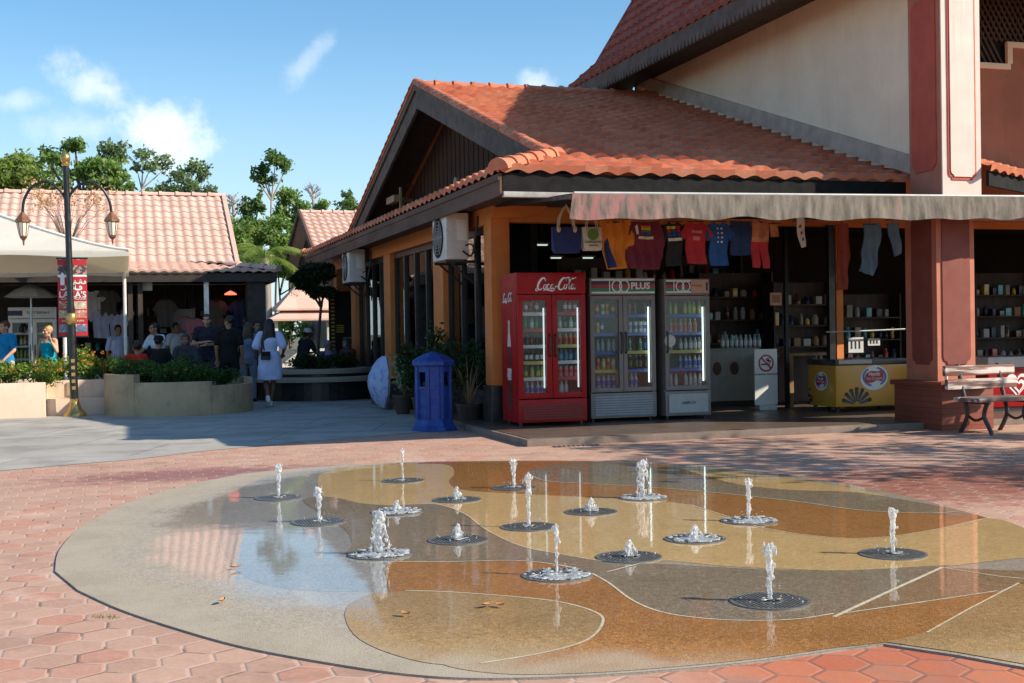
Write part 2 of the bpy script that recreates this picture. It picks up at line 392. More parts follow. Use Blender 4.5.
# ------------------------------------------------------------------ fountain pad
def pebble(name, c1, c2, wetdark=.6):
    m, k, p, out = newmat(name)
    pos = k.n('ShaderNodeNewGeometry').outputs['Position']
    vo = k.n('ShaderNodeTexVoronoi', Vector=pos, Scale=130.)
    sp = k.n('ShaderNodeSeparateColor', i0=vo.outputs['Color'])
    fine = k.noise(pos, 30, 5, .7); mid = k.noise(pos, 2.6, 5, .6); big = k.noise(pos, .7, 4, .55)
    el = k.v('LENGTH', k.v('MULTIPLY', k.v('SUBTRACT', pos, (3.62, 8.85, 0)), (1/3.35, 1/4.2, 0)))
    el = k.m('ADD', el, k.m('ADD', k.m('MULTIPLY', k.m('SUBTRACT', mid, .5), .16), k.m('MULTIPLY', k.m('SUBTRACT', big, .5), .28)))
    wet = k.mr(el, 1.16, 1.02)
    pool = k.mr(k.m('ADD', el, k.m('MULTIPLY', k.m('SUBTRACT', fine, .5), .12)), 1.05, .96)
    dry = k.mix(k.mr(mid, .3, .7), (.295, .25, .19), (.395, .34, .265))
    dry = k.mix(k.m('MULTIPLY', k.mr(fine, .5, .78), .35), dry, (.22, .18, .14))
    c = k.mix(sp.outputs[0], c1, c2)
    c = k.mix(k.mr(fine, .3, .75), tuple(x*.84 for x in c1), c)
    c = k.mix(k.m('MULTIPLY', k.m('GREATER_THAN', sp.outputs[1], .9), .3), c, (.55, .48, .38))
    c = k.mix(k.m('MULTIPLY', k.m('LESS_THAN', sp.outputs[1], .12), .35), c, (.05, .035, .025))
    c = k.mix(k.m('MULTIPLY', k.mr(mid, .5, .75), .35), c, tuple(x*.6 for x in c1))
    drymix = k.mix(.7, c, dry)
    c = k.mix(wet, drymix, c)
    k.set(p, 'Base_Color', c)
    k.set(p, 'Roughness', k.mr(wet, 0, 1, .85, .45))
    k.set(p, 'Coat_Weight', k.m('MULTIPLY', pool, 1.)); p.inputs['Coat IOR'].default_value = 1.34
    k.set(p, 'Coat_Roughness', k.m('ADD', .012, k.m('MULTIPLY', k.mr(mid, .52, .75), .05)))
    p.inputs['Specular IOR Level'].default_value = .35
    k.set(p, 'Normal', k.n('ShaderNodeBump', Strength=.45, Distance=.003, Height=k.m('ADD', vo.outputs['Distance'], fine)))
    rip = k.noise(k.v('MULTIPLY', pos, (1, 1, 0)), 7., 3, .5)
    k.set(p, 'Coat_Normal', k.n('ShaderNodeBump', Strength=.10, Distance=.004, Height=k.m('ADD', rip, k.m('MULTIPLY', vo.outputs['Distance'], .06))))
    return m
pebble('agg_base', (.40, .33, .245), (.54, .46, .36)); pebble('agg_orange', (.37, .155, .033), (.49, .235, .06))
pebble('agg_tan', (.62, .40, .155), (.74, .52, .235)); pebble('agg_dark', (.235, .175, .105), (.37, .29, .19))
pebble('agg_lobe', (.38, .23, .085), (.48, .31, .125)); pebble('agg_brown', (.27, .165, .075), (.40, .25, .12))
pebble('agg_pool', (.30, .28, .25), (.40, .375, .33)); M('divider', (.50, .43, .31), .5, .25, 20)
M('pad_rim', (.27, .245, .215), .85, .2, 8, bump=.4)
def gp(pts, n=6, closed=True, z=.02): return [(q.x, q.y) for q in spline([G(a, b, z) for a, b in pts], n, closed)]
padpx = [(55,571),(60,549),(84,525),(128,503),(180,487),(250,473),(330,466),(400,462.5),(470,461),(560,460.5),(640,462.5),(700,466),(770,473),(840,483),(905,496),(960,510),(1006,524),(1040,537),(1085,560),(1130,590)]
padpx2 = [(1120,690),(1024,667),(955,654.5)]
padpx3 = [(884,644),(835,650),(780,658),(720,665),(640,672),(560,676.5),(480,678),(420,675),(350,666),(250,648),(180,629),(120,609),(78,590)]
pad = [(q.x, q.y) for q in spline([G(a, b, .02) for a, b in padpx], 6, False)] + [(G(a, b, .02).x, G(a, b, .02).y) for a, b in padpx2] + \
      [(q.x, q.y) for q in spline([G(a, b, .02) for a, b in padpx3], 6, False)]
pm = MB(); pm.sheet(pad, .02)
fpad = struct(pm.build('fountain_pad', 'agg_base'))
rim = MB(); n_ = len(pad); rim.add([(x, y, .019) for x, y in pad]+[(x, y, -.02) for x, y in pad], [(i, (i+1) % n_, n_+(i+1) % n_, n_+i) for i in range(n_)])
rim.build('rim', 'pad_rim', fpad)
lev = [.0204]
def band(pts, mat, smooth_=True):
    P = gp(pts, 5) if smooth_ else [(G(a, b, .02).x, G(a, b, .02).y) for a, b in pts]
    MB().sheet(P, lev[0]).build('aggregate_band', mat, fpad); lev[0] += .0003
band([(228,497),(221,520),(222,545),(232,566),(256,582),(300,590),(360,592),(430,590),(470,560),(470,500),(420,478),(330,470),(270,476)], 'agg_pool')
band([(418,463.2),(480,461.8),(560,461.2),(640,463),(700,470),(800,490),(900,503),(968,513),(1003,526),(960,534),(920,540),(868,545),(800,545),(700,530),(600,510),(520,500),(470,495),(440,484)], 'agg_orange')
band([(680,467),(740,472),(790,478.5),(850,488),(885,496),(860,500),(780,495),(720,480)], 'agg_tan')
band([(527,473),(560,463.5),(620,461.8),(655,465.5),(690,475),(735,484),(790,490),(850,492),(905,500),(966,512),(962,517),(930,513.5),(860,510.5),(790,501),(700,491.5),(640,487),(590,484),(545,481)], 'agg_dark')
band([(318,478),(335,471),(380,465.5),(430,464),(450,466),(454,474),(449,482),(462,490),(520,494),(600,498),(650,500.5),(690,505),(722,515),(762,528),(820,537),(872,538.5),(930,531),(992,518.5),(1045,538),(1100,565),(1030,558),(942,567),(860,571),(780,569),(720,566),(662,561),(640,572),(600,572),(555,562),(520,556),(450,556),(390,520),(330,505)], 'agg_tan')
band([(303,500),(330,497),(362,503.5),(396,505.5),(436,504.5),(464,514),(486,530),(520,546),(558,554),(605,562),(662,564),(720,567.5),(790,570.5),(862,570),(942,565.5),(945,568),(900,590),(850,612),(800,618),(765,620),(712,618.5),(664,612),(632,600),(604,580),(575,568),(520,560),(452,561),(391,561),(348,555),(352,545),(345,530),(322,515)], 'agg_dark')
band([(391,562.5),(452,562.5),(521,561.5),(577,569.5),(605,581.5),(633,601.5),(664,613.5),(712,620),(765,621.5),(802,619.5),(840,613),(900,603),(960,596),(998,592),(965,613),(927,633),(890,642),(835,648),(780,656),(720,663),(640,670),(570,674),(500,674),(440,664),(405,640),(393,615),(389,592)], 'agg_orange')
band([(405,592),(451,592.5),(512,597),(560,602.5),(594,612),(603,622),(588,640),(545,653),(480,664),(420,662),(360,640),(345,612),(365,596)], 'agg_lobe')
band([(834,617),(942,568),(1045,572),(1090,590),(1020,583),(997,591.5),(920,603)], 'agg_brown', False)
band([(886,642.5),(927,633),(1019,583.5),(1095,592),(1118,686),(1024,664.5),(956,652.5)], 'agg_lobe', False)
dv = MB()
def divider(pts, w_=.014, smooth_=True):
    P = [Vector((q.x, q.y, 0)) for q in (spline([G(a, b, .02) for a, b in pts], 6, False) if smooth_ else [G(a, b, .02) for a, b in pts])]
    z = lev[0]+.0003; lev[0] += .0001
    vs = []
    for i, q in enumerate(P):
        d = (P[min(i+1, len(P)-1)]-P[max(0, i-1)]).normalized(); nn = Vector((-d.y, d.x, 0))*w_/2
        vs += [q+nn, q-nn]
    dv.add([(q.x, q.y, z) for q in vs], [(2*i, 2*i+1, 2*i+3, 2*i+2) for i in range(len(P)-1)])
divider([(405,591),(451,592.5),(512,597),(560,602.5),(594,612),(603,622),(588,640),(545,653),(480,664)])
divider([(391,562),(452,562),(521,561),(577,569),(605,581),(633,601),(664,613),(712,619.5),(765,621),(802,619),(834,614)])
divider([(834,617.5),(888,592.5),(942,568)], .022, False); divider([(942,568),(1000,577),(1045,581)], .012, False)
divider([(842,614),(920,603),(997,591.5)], .012, False)
divider([(927,633),(970,609),(1019,583.5)], .010, False); divider([(607,572.5),(632,566),(656,560)], .014, False)
divider([(527,473),(545,481),(590,484),(640,487),(700,491.5),(790,501),(860,510.5),(930,513.5),(964,511)], .010)
divider([(690,505),(722,515),(762,528),(820,537),(872,538.5),(930,531),(990,518)], .010)
divider([(391,505),(436,504.5),(464,514),(486,530),(520,546),(558,554),(605,562)], .008)
dv.build('divider_strip', 'divider', fpad)
# ------------------------------------------------------------------ drains and jets
def watermat():
    m, k, p, out = newmat('water_foam')
    t = k.n('ShaderNodeTexCoord'); nz = k.noise(t.outputs['Object'], 45, 4, .65)
    p.inputs['Base Color'].default_value = (.93, .95, .96, 1)
    k.set(p, 'Roughness', k.mr(nz, .3, .7, .08, .35)); p.inputs['IOR'].default_value = 1.33
    k.set(p, 'Transmission_Weight', k.mr(nz, .40, .62, .12, .85))
    k.set(p, 'Normal', k.n('ShaderNodeBump', Strength=.8, Distance=.01, Height=nz))
    tr = k.n('ShaderNodeBsdfTranslucent', Color=(.9, .93, .95)); mx = k.n('ShaderNodeMixShader'); mx.inputs[0].default_value = .38
    k.set(mx, 'i1', p.outputs[0]); k.set(mx, 'i2', tr)
    tp = k.n('ShaderNodeBsdfTransparent'); m2 = k.n('ShaderNodeMixShader'); k.set(m2, 'i0', k.mr(k.noise(t.outputs['Object'], 30, 3), .45, .6, .12, .5)); k.set(m2, 'i1', mx); k.set(m2, 'i2', tp); k.set(out, 'Surface', m2)
watermat()
M('grate_metal', (.17, .165, .155), .4, .3, 20, metal=.4); M('drain_hole', (.006, .006, .006), .9, .1)
jets = [ # base px, top y, kind, label of the jet, foam
 ((279,497),465,'tall','thin jet over the farthest left drain',0), ((319,521),488,'tall','jet of left pool area, second drain from the left',0),
 ((380,553),512,'wide','broad splitting jet rising from a foaming drain left of centre',1), ((403,480),449,'thin','slim tall jet at the back rim, above the left centre',0),
 ((397,511),502,'low','low bubbling jet just behind the broad splitting jet',1), ((457,499),488,'low','low bubbling jet in the tan band at back left',0),
 ((458,539),526,'low','low jet in the dark band left of centre',0), ((514,487),460,'tall','thick jet at the back edge straight before the red cooler',0),
 ((529,526),474,'tall','tallest jet, in the tan band at the centre',0), ((557,574),524,'thin','near centre jet over a foaming drain in the orange band',1),
 ((591,511),499,'low','low bubbling jet in the middle of the tan band',0), ((629,556),542,'low','low jet on the drain before the dark right band',0),
 ((643,497),461,'wide','broad jet at the back before the grey coolers',1), ((695,538),527,'low','low foaming jet right of centre',1),
 ((749,520),479,'tall','jet with a flaring top in the right orange band',1), ((770,600),545,'tall','nearest jet, in the dark band at front right',0),
 ((893,553),510,'tall','rightmost jet, over a drain near the right rim',0)]
def grate(loc, lab, foam, idx):
    t = thing('floor_drain', lab, 'drain', loc)
    rn = MB(); r_ = .2
    for a, b, z0, z1 in ((.182, .2, -.003, .003), (.05, .066, -.003, .003)):
        n = 40; vs = []; fs = []
        for j in range(n):
            c, s_ = math.cos(2*math.pi*j/n), math.sin(2*math.pi*j/n)
            vs += [(a*c, a*s_, z0), (b*c, b*s_, z0), (b*c, b*s_, z1), (a*c, a*s_, z1)]
        for j in range(n):
            k = 4*j; q = 4*((j+1) % n)
            for e in range(4): fs.append((k+e, k+(e+1) % 4, q+(e+1) % 4, q+e))
        rn.add(vs, fs)
    rn.build('ring', 'grate_metal', t)
    sl = MB()
    for i in range(-8, 9):
        x = i*.0212; h = math.sqrt(max(.0, .183**2-x*x))
        for sg in (-1, 1):
            y0 = math.sqrt(max(0, .064**2-x*x)) if abs(x) < .064 else .0
            sl.bx(x-.0062, x+.0062, sg*y0 if sg > 0 else -h, h if sg > 0 else -y0, -.003, .002)
    sl.build('slotted_plate', 'grate_metal', t)
    MB().lathe([(.183, -.003), (.183, -.0006)], n=32).build('sump', 'drain_hole', t)
def blob_column(h, kind, seed):
    rr = random.Random(seed); mb = MB()
    if kind == 'low':
        mb.cap((0, 0, .0), (0, 0, h*.45), .016, .014)
        for i in range(60):
            a = rr.random()*6.28; t = rr.random(); q = (.008+.05*rr.random())*(1.15-t)
            mb.sph((q*math.cos(a), q*math.sin(a), t*h), (rr.uniform(.004, .008), rr.uniform(.004, .008), rr.uniform(.008, .02)), 7, 5)
        return mb
    r0 = {'tall': .013, 'thin': .0085, 'wide': .013}[kind]
    top = {'tall': 1.9, 'thin': 1.5, 'wide': 1.6}[kind]
    ph = rr.random()*6; N = 14; P = []; rs = []
    for i in range(N+1):
        t = i/N; P.append((.008*math.sin(ph+t*8)*t, .008*math.cos(ph+t*6)*t, t*h*.93)); rs.append(r0*(.8+.35*math.sin(ph+t*17)*.5+(top-1)*max(0, t-.45)*1.2))
    mb.tube(P, rs, 8)
    for i in range({'tall': 150, 'thin': 60, 'wide': 230}[kind]):
        t = rr.random()**.8; a = rr.random()*6.28; s_ = r0*((1.5 if kind == 'wide' else .75)+.9*max(0, t-.35))
        q = abs(rr.gauss(0, s_))
        rad = rr.uniform(.0028, .0065)*(1.15 if t > .6 else .9)
        mb.sph((q*math.cos(a), q*math.sin(a), t*h*.97), (rad, rad, rad*rr.uniform(1.8, 4.5)), 7, 5)
    for i in range({'tall': 26, 'thin': 8, 'wide': 26}[kind]):
        a = rr.random()*6.28; q = abs(rr.gauss(0, r0*1.2)); rad = rr.uniform(.004, .008)
        mb.sph((q*math.cos(a), q*math.sin(a), h*rr.uniform(.86, 1.0)), (rad, rad, rad*rr.uniform(1, 2)), 7, 5)
    if kind == 'wide':
        for s_ in (-1, 1, -.5):
            P = [Vector((s_*.006, 0, h*.85)), Vector((s_*.026, .01*s_, h*.88*abs(s_)**.3)), Vector((s_*.042, .02*(1-abs(s_)), h*.55)), Vector((s_*.05, 0, h*.25)), Vector((s_*.055, 0, .01))]
            for q in spline(P, 9, False):
                rad = rr.uniform(.003, .0075); mb.sph(q+Vector((rr.gauss(0, .006), rr.gauss(0, .006), 0)), (rad, rad, rad*rr.uniform(1.3, 3.2)), 7, 5)
    return mb
for i, (b, ty, kind, lab, foam) in enumerate(jets):
    p0 = G(*b, .03); z0 = lev[0]+.001
    top = Yp(b[0], ty, p0.y); h = top.z-.03
    grate((p0.x, p0.y, z0), 'metal drain under the ' + lab, foam, i)
    if i not in (11,): pass
    j = thing('water_jet', lab, 'water jet', (p0.x, p0.y, z0+.01), 0)
    me = remeshed(blob_column(h, kind, i+5), .0042, 1, .35)
    link_mesh('spout', me, 'water_foam', j)
    rr = random.Random(i); dm = MB()
    for q in range(16):
        a = rr.random()*6.28; d = rr.uniform(.05, .17); dm.sph((d*math.cos(a), d*math.sin(a), rr.uniform(-.004, h*.35*(1-d/.2))), rr.uniform(.002, .005), 5, 4)
    dm.build('droplets', 'water_foam', j, smooth=True)['kind'] = 'stuff'
    fm = MB(); nfo = {0: 12, 1: 170}[foam]
    for q in range(nfo):
        a = rr.gauss(-1.6, 1.3 if foam else 2.); d = rr.random()**.6*(.185 if foam else .06); s_ = rr.uniform(.005, .022 if foam else .018)
        fm.sph((d*math.cos(a), d*math.sin(a), 0), (s_, s_, .006), 8, 4)
    link_mesh('foam', remeshed(fm, .007, 4), 'water_foam', j)
# fallen leaves
M('dry_leaf', (.5, .25, .10), .7, .3, 20)
for (px, py, rz, lab) in ((236,568,.3,'curled brown leaf floating on the blue pool reflection'), (222,602,1.1,'small dry leaf on the dry left part of the pad'), (405,615,2.2,'orange leaf lying in the tan lobe'), (487,606,.4,'curled leaf on the lobe line, right of the orange leaf'), (500,606,1.9,'scrap of leaf beside the curled leaf on the lobe line')):
    p0 = G(px, py, .03); mb = MB()
    mb.grid(lambda u, v: ((u-.5)*.07, (v-.5)*.034*math.sin(math.pi*min(1, u*.98+.02))**.7, .004+.012*abs(v-.5)**1.5*2+.008*(u-.5)**2*4), 8, 4)
    o = mb.build('fallen_leaf', 'dry_leaf', None, smooth=True, solid=.0012); o.location = (p0.x, p0.y, lev[0]+.006); o.rotation_euler = (0, 0, rz)
    tag(o, lab, 'leaf')
# dark utility cover by the plinth
t = thing('gutter_grate', 'long dark drain grate at the left corner of the shop plinth', 'drain', (G(556, 442).x, 14.0, .004), R(90))
g_ = MB(); g_.bx(-.06, .06, -.3, .3, 0, .006); g_.build('pan', 'drain_hole', t)
g_ = MB()
for i in range(10): g_.bx(-.06, .06, -.3+i*.06, -.3+i*.06+.035, .006, .014)
g_.build('slotted_cover', 'grate_metal', t)
# grass tuft at the rim
leafmat('grass_blade', (.16, .20, .05), (.26, .27, .09))
q = G(105, 620, 0); gm = MB()
for i in range(46):
    x, y = random.gauss(0, .05), random.gauss(0, .018); a = random.random()*6.28; l = random.uniform(.01, .03)
    gm.add([(x, y, 0), (x+.004, y, 0), (x+.002+l*.5*math.cos(a), y+l*.5*math.sin(a), l)], [(0, 1, 2)])
o = gm.build('grass_tuft', 'grass_blade', None, recalc=False); o.location = (q.x, q.y, .006); o.rotation_euler = (0, 0, -.5); tag(o, 'tiny tuft of grass in the joint at the left rim of the pad', 'grass')
# ================================================================== BUILDINGS
def tilemat(name, c1, c2, dark, lich=None):
    m, k, p, out = newmat(name)
    t = k.n('ShaderNodeTexCoord'); o = t.outputs['Object']
    n1_ = k.noise(o, 2.2, 4, .6); n2 = k.noise(o, .5, 3, .5); n3 = k.noise(o, 28, 4, .65)
    w3 = k.n('ShaderNodeTexWhiteNoise', Vector=k.v('FLOOR', k.v('MULTIPLY', o, (3.33, 3.12, 0.)))).outputs['Value']
    c = k.mix(w3, c1, c2); c = k.mix(k.m('MULTIPLY', k.mr(n1_, .5, .78), .55), c, dark)
    c = k.mix(k.m('MULTIPLY', k.mr(n3, .45, .8), .2), c, dark)
    if lich: c = k.mix(k.m('MULTIPLY', k.mr(k.m('ADD', n2, k.m('MULTIPLY', n3, .3)), .66, .88), .4), c, lich)
    k.set(p, 'Base_Color', c); p.inputs['Roughness'].default_value = .75; p.inputs['Specular IOR Level'].default_value = .2
    k.set(p, 'Normal', k.n('ShaderNodeBump', Strength=.25, Distance=.006, Height=n3))
tilemat('terracotta', (.50, .155, .085), (.64, .25, .145), (.27, .075, .05), (.44, .26, .17))
tilemat('hall_tile', (.30, .085, .06), (.38, .12, .085), (.17, .06, .045)); tilemat('pink_tile', (.60, .385, .31), (.67, .455, .38), (.52, .31, .245), (.60, .46, .38))
def tile_mb(o, u, v, U, V, tw=.30, rl=.335, clips=(), A=.050, B=.060, ns=8):
    o, u, v = Vector(o), Vector(u).normalized(), Vector(v).normalized(); nn = u.cross(v).normalized()
    if nn.z < 0: nn = -nn
    nu = int(round(U/tw*ns)); ts = []
    nr = int(math.ceil(V/rl))
    for i in range(nr): ts += [(i*rl, B), (min(V, (i+1)*rl)-.002, 0)]
    prof = []
    for i in range(nu+1):
        f = (i/ns) % 1; prof.append((i*tw/ns, A*(.5-.5*math.cos(2*math.pi*f))**.75))
    vs = [o+u*s_+v*t+nn*(h+b+.012*mnoise.noise((s_*.8, t*.8, 3.))) for t, b in ts for s_, h in prof]
    W_ = nu+1; fs = [(j*W_+i, j*W_+i+1, (j+1)*W_+i+1, (j+1)*W_+i) for j in range(len(ts)-1) for i in range(nu)]
    # front lip of the first course
    b0 = len(vs); vs += [o+u*s_+v*.0+nn*(h*.9-.012) for s_, h in prof]
    fs += [(b0+i, b0+i+1, i+1, i) for i in range(nu)]
    bm = bmesh.new(); bv = [bm.verts.new(q) for q in vs]
    for f in fs: bm.faces.new([bv[i] for i in f])
    for co, no in clips:
        bmesh.ops.bisect_plane(bm, geom=bm.verts[:]+bm.edges[:]+bm.faces[:], plane_co=co, plane_no=no, clear_outer=True)
    mb = MB(); bm.verts.index_update(); mb.v = [tuple(q.co) for q in bm.verts]; mb.f = [tuple(q.index for q in f.verts) for f in bm.faces]; bm.free()
    return mb
def caps(p0, p1, r, L, seg=9, flare=.25):
    """run of overlapping half-barrel ridge tiles"""
    p0, p1 = Vector(p0), Vector(p1); d = (p1-p0); n = max(1, int(d.length/L)); mb = MB()
    d.normalize(); sx = d.cross(Vector((0, 0, 1))).normalized(); up = sx.cross(d)
    if up.z < 0: up = -up
    for i in range(n):
        a = p0+d*(i*(p1-p0).length/n); L_ = (p1-p0).length/n*1.08
        for q0, q1, ra, rb in ((0, .16, r*(1+flare), r*(1+flare)), (.14, 1., r*1.05, r*.92)):
            vs = []
            for t, rad in ((q0, ra), (q1, rb)):
                for j in range(seg+1):
                    an = math.pi*j/seg; vs.append(a+d*(t*L_)+sx*(math.cos(an)*rad)+up*(math.sin(an)*rad*.95-.02))
                vs.append(a+d*(t*L_)-up*.03)
            W_ = seg+2; fs = [(j, j+1, W_+j+1, W_+j) for j in range(seg)]+[(seg, seg+1, W_+seg+1, W_+seg), (seg+1, 0, W_, W_+seg+1), tuple(range(W_-1, -1, -1)), tuple(W_+j for j in range(W_))]
            mb.add(vs, fs)
    return mb
EX, EY, EZ, RY, RZ = 4.56, 14.8, 3.37, 23.2, 6.05      # eave corner, ridge line
SL = (RZ-EZ)/(RY-EY); GX = 5.57                         # roof slope, verge of the gable
HX = 10.5                                               # side wall of the hall
B1 = Vector((5.1, 17.0, 0))
shop = thing('shop_building', 'orange walled souvenir shop with terracotta tiled gable roof and open front', 'shop', B1)
M('fascia_brown', (.115, .068, .048), .75, .25, 3, spec=.2, stretch=(1, .3, 1), bump=.2, bscale=20); M('fascia_black', (.014, .013, .013), .8, .3, spec=.15)
M('gable_board', (.060, .034, .024), .85, .25, 5, stretch=(4, 4, .4), bump=.25, bscale=14, spec=.1); M('verge_grey', (.115, .09, .075), .8, .25, 4, spec=.2)
M('gutter_white', (.42, .40, .37), .6, .2, 4, streak=.6, grime=.6, col2=(.3, .28, .26), c2scale=6)
M('plinth_dark', (.024, .021, .020), .35, .3, 8); M('window_frame', (.03, .024, .02), .5, .2); M('curtain', (.30, .29, .28), .9, .15, 5)
glassmat('window_glass', (.62, .66, .66), 1.2); glassmat('clear_glass', (.90, .93, .93), .55)
def P(mb, name, mat, par=None, root=shop, **kw):
    return mb.build(name, mat, par or root, off=root.location, **kw)
vf = (0, 1, SL); cs = math.sqrt(1+SL*SL)
fa = tile_mb((GX-.02, EY, EZ), (1, 0, 0), vf, HX+.1-GX, (RY-EY)*cs)
fb = tile_mb((GX-1.22, EY, EZ), (1, 0, 0), vf, 1.2, 1.5, clips=[((EX, EY, EZ), (-1, 1, 0))])
fa.add(fb.v, fb.f)
rf = P(fa, 'tiled_roof', 'terracotta', smooth=True)
sk = tile_mb((EX, 2*RY-EY, EZ), (0, -1, 0), (1, 0, SL), 2*(RY-EY), 1.5, clips=[((EX, EY, EZ), (1, -1, 0)), ((EX, 2*RY-EY, EZ), (1, 1, 0))])
P(sk, 'skirt_roof', 'terracotta', smooth=True)
bk = MB(); bk.bar(((GX+16)/2, RY, RZ-.03), ((GX+16)/2, 2*RY-EY, EZ), 16-GX, .05); P(bk, 'rear_roof', 'terracotta')
P(caps((GX-.05, RY, RZ+.06), (HX+.1, RY, RZ+.06), .10, .34), 'ridge_tiles', 'terracotta', rf, smooth=True)
P(caps((EX-.02, EY-.02, EZ+.05), (GX+.18, EY+.92+.25, EZ+.05+SL*1.15), .13, .27, flare=.12), 'hip_tiles', 'terracotta', rf, smooth=True)
P(caps((EX, 2*RY-EY, EZ+.05), (GX, 2*RY-EY-.95, EZ+.35), .12, .3), 'hip_tiles', 'terracotta', rf, smooth=True)
# verge caps along the gable edge
P(MB().bar((GX-.02, EY+.95, EZ+.95*SL+.08), (GX-.02, RY, RZ+.09), .16, .07).bar((GX-.02, 2*RY-EY-.95, EZ+.95*SL+.08), (GX-.02, RY, RZ+.09), .16, .07), 'verge_tiles', 'terracotta', rf, bevel=.02)
for sg_ in (-1, 1): P(caps((GX-.04, RY+sg_*(RY-EY-.95), EZ+.95*SL+.10), (GX-.04, RY, RZ+.12), .085, .33, seg=7, flare=.10), 'verge_tiles', 'terracotta', rf, smooth=True)
# barge boards, gable wall
bb = MB()
for sg in (-1, 1):
    y0 = RY+sg*(RY-EY-.78); z0 = EZ+.78*SL
    pts = [(y0, z0+.04), (RY, RZ+.03), (RY, RZ-.40), (y0+(-sg)*.9, z0-.06+(.9-.9)*SL)]
    bb.prism(pts, GX-.035, GX+.02, lambda a, b, d: (d, a, b))
    bb.prism([(y0, z0+.07), (RY, RZ+.06), (RY, RZ-.06), (y0, z0-.05)], GX-.075, GX-.037, lambda a, b, d: (d, a, b))
P(bb, 'barge_board', 'verge_grey')
gw = MB(); gw.prism([(EY+1.2, EZ+.1), (2*RY-EY-1.2, EZ+.1), (RY, RZ-.1)], 6.35, 6.45, lambda a, b, d: (d, a, b)); gwo = P(gw, 'gable_wall', 'gable_board')
bt = MB()
for i in range(48):
    y = EY+1.6+i*.32; zt = RZ-.15-abs(y-RY)*SL-.05
    if zt > EZ+.45: bt.bx(6.338, 6.349, y, y+.012, EZ+.3, zt)
P(bt, 'battens', 'gable_board', gwo)
sf = MB()
for sg in (-1, 1): sf.bar((6.0, RY+sg*.05, RZ-.10), (6.0, RY+sg*(RY-EY-1.2), EZ+1.2*SL-.08), .62, .03)
P(sf, 'verge_soffit', 'dark_wood')
P(MB().tube([(6.2, 26.6, 4.25), (5.95, 26.6, 4.3), (5.85, 26.6, 4.3)], .05, 8).bx(5.72, 5.86, 26.2, 27.0, 4.2, 4.34).bx(5.84, 5.88, 26.15, 26.22, 3.9, 4.5), 'gable_bracket', 'tan_wood')
P(MB().lathe([(.001, 0), (.12, .02), (.12, .06), (.001, .08)], (0, 0, 0), 14, Matrix.Translation((5.35, 19.6, 3.78)) @ rotm(0, -math.pi/2, 0)), 'vent_disc', 'tan_wood')
# fascia and soffit
P(MB().bx(EX+.05, HX-.04, EY+.04, EY+.08, EZ-.235, EZ-.005), 'front_fascia', 'fascia_black')
P(MB().bx(EX+.06, HX-.04, EY+.0, EY+.1, EZ-.31, EZ-.24), 'gutter', 'gutter_white', bevel=.015)
P(MB().bx(EX+.02, EX+.06, EY+.04, 2*RY-EY-.1, EZ-.29, EZ-.015).bx(EX+.0, EX+.018, EY+.04, 2*RY-EY-.1, EZ-.10, EZ-.02), 'side_fascia', 'fascia_brown')
P(MB().bx(EX+.065, 5.3, EY+.1, 2*RY-EY-.1, EZ-.20, EZ-.17).bx(5.31, HX, EY+.1, 17.2, EZ-.20, EZ-.17), 'soffit', 'dark_wood')
# walls
wl = MB()
wl.bx(5.1, 5.38, 17.0, 17.36, .62, 3.27)                        # corner pillar
for y0, y1 in ((19.75, 20.4), (23.85, 24.45), (27.6, 28.1)): wl.bx(5.1, 5.4, y0, y1, .5, 2.93)
wl.bx(5.1, 5.36, 17.361, 30.4, 2.931, 3.27)
wl.bx(5.1, 5.4, 30.0, 30.4, .0, 2.93)
wall = P(wl, 'side_wall', 'orange_wall', bevel=.012)
fw = MB(); fw.bx(5.381, HX+.2, 17.03, 17.28, 2.95, 3.27); fw.prism([(5.10, 3.27), (6.0, 3.27), (5.9, 3.12), (5.58, 3.0), (5.10, 3.0)], 16.90, 16.995, lambda a, b, d: (a, d, b))
P(fw, 'front_beam', 'orange_wall', bevel=.02)
P(MB().bx(5.06, 5.44, 16.94, 17.40, 0, .618).bx(5.12, 5.3, 17.401, 28.1, 0, .42), 'plinth', 'plinth_dark', bevel=.015)
P(MB().bx(5.3, HX+8, 30.2, 30.4, 0, 3.27), 'rear_wall', 'orange_wall')
# windows: dark frames, glass, curtains hanging behind
for wi, (y0, y1) in enumerate(((17.362, 19.748), (20.402, 23.848), (24.452, 27.598))):
    fr = MB(); n = 3 if wi == 0 else 4; L = (y1-y0)/n
    fr.bx(5.2, 5.28, y0, y1, 2.83, 2.929).bx(5.2, 5.28, y0, y1, .421, .52)
    for i in range(n+1):
        yy = y0+i*L; fr.bx(5.19, 5.29, max(y0, yy-.04), min(y1, yy+.04), .521, 2.829)
    fo = P(fr, 'window', 'window_frame')
    P(MB().bx(5.235, 5.245, y0+.01, y1-.01, .525, 2.825), 'pane', 'window_glass', fo)
    cm = MB(); yy = y0+.06; rr = random.Random(wi)
    while yy < y1-.1:
        wd = rr.uniform(.12, .28)
        cm.grid(lambda u, v: (5.44+.03*math.sin(u*wd*60), yy+u*min(wd, y1-yy), .55+v*2.2), 10, 1); yy += wd+rr.uniform(.10, .34)
    P(cm, 'curtain', 'curtain', fo, recalc=False)
# dark rooms behind the openings
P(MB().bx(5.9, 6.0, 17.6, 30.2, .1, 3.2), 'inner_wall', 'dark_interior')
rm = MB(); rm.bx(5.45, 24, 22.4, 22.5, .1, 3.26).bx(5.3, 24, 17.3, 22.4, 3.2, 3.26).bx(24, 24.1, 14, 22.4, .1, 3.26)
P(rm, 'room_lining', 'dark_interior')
P(MB().bx(10.72, 24, 17.25, 17.3, 2.95, 3.32), 'lintel', 'orange_wall')
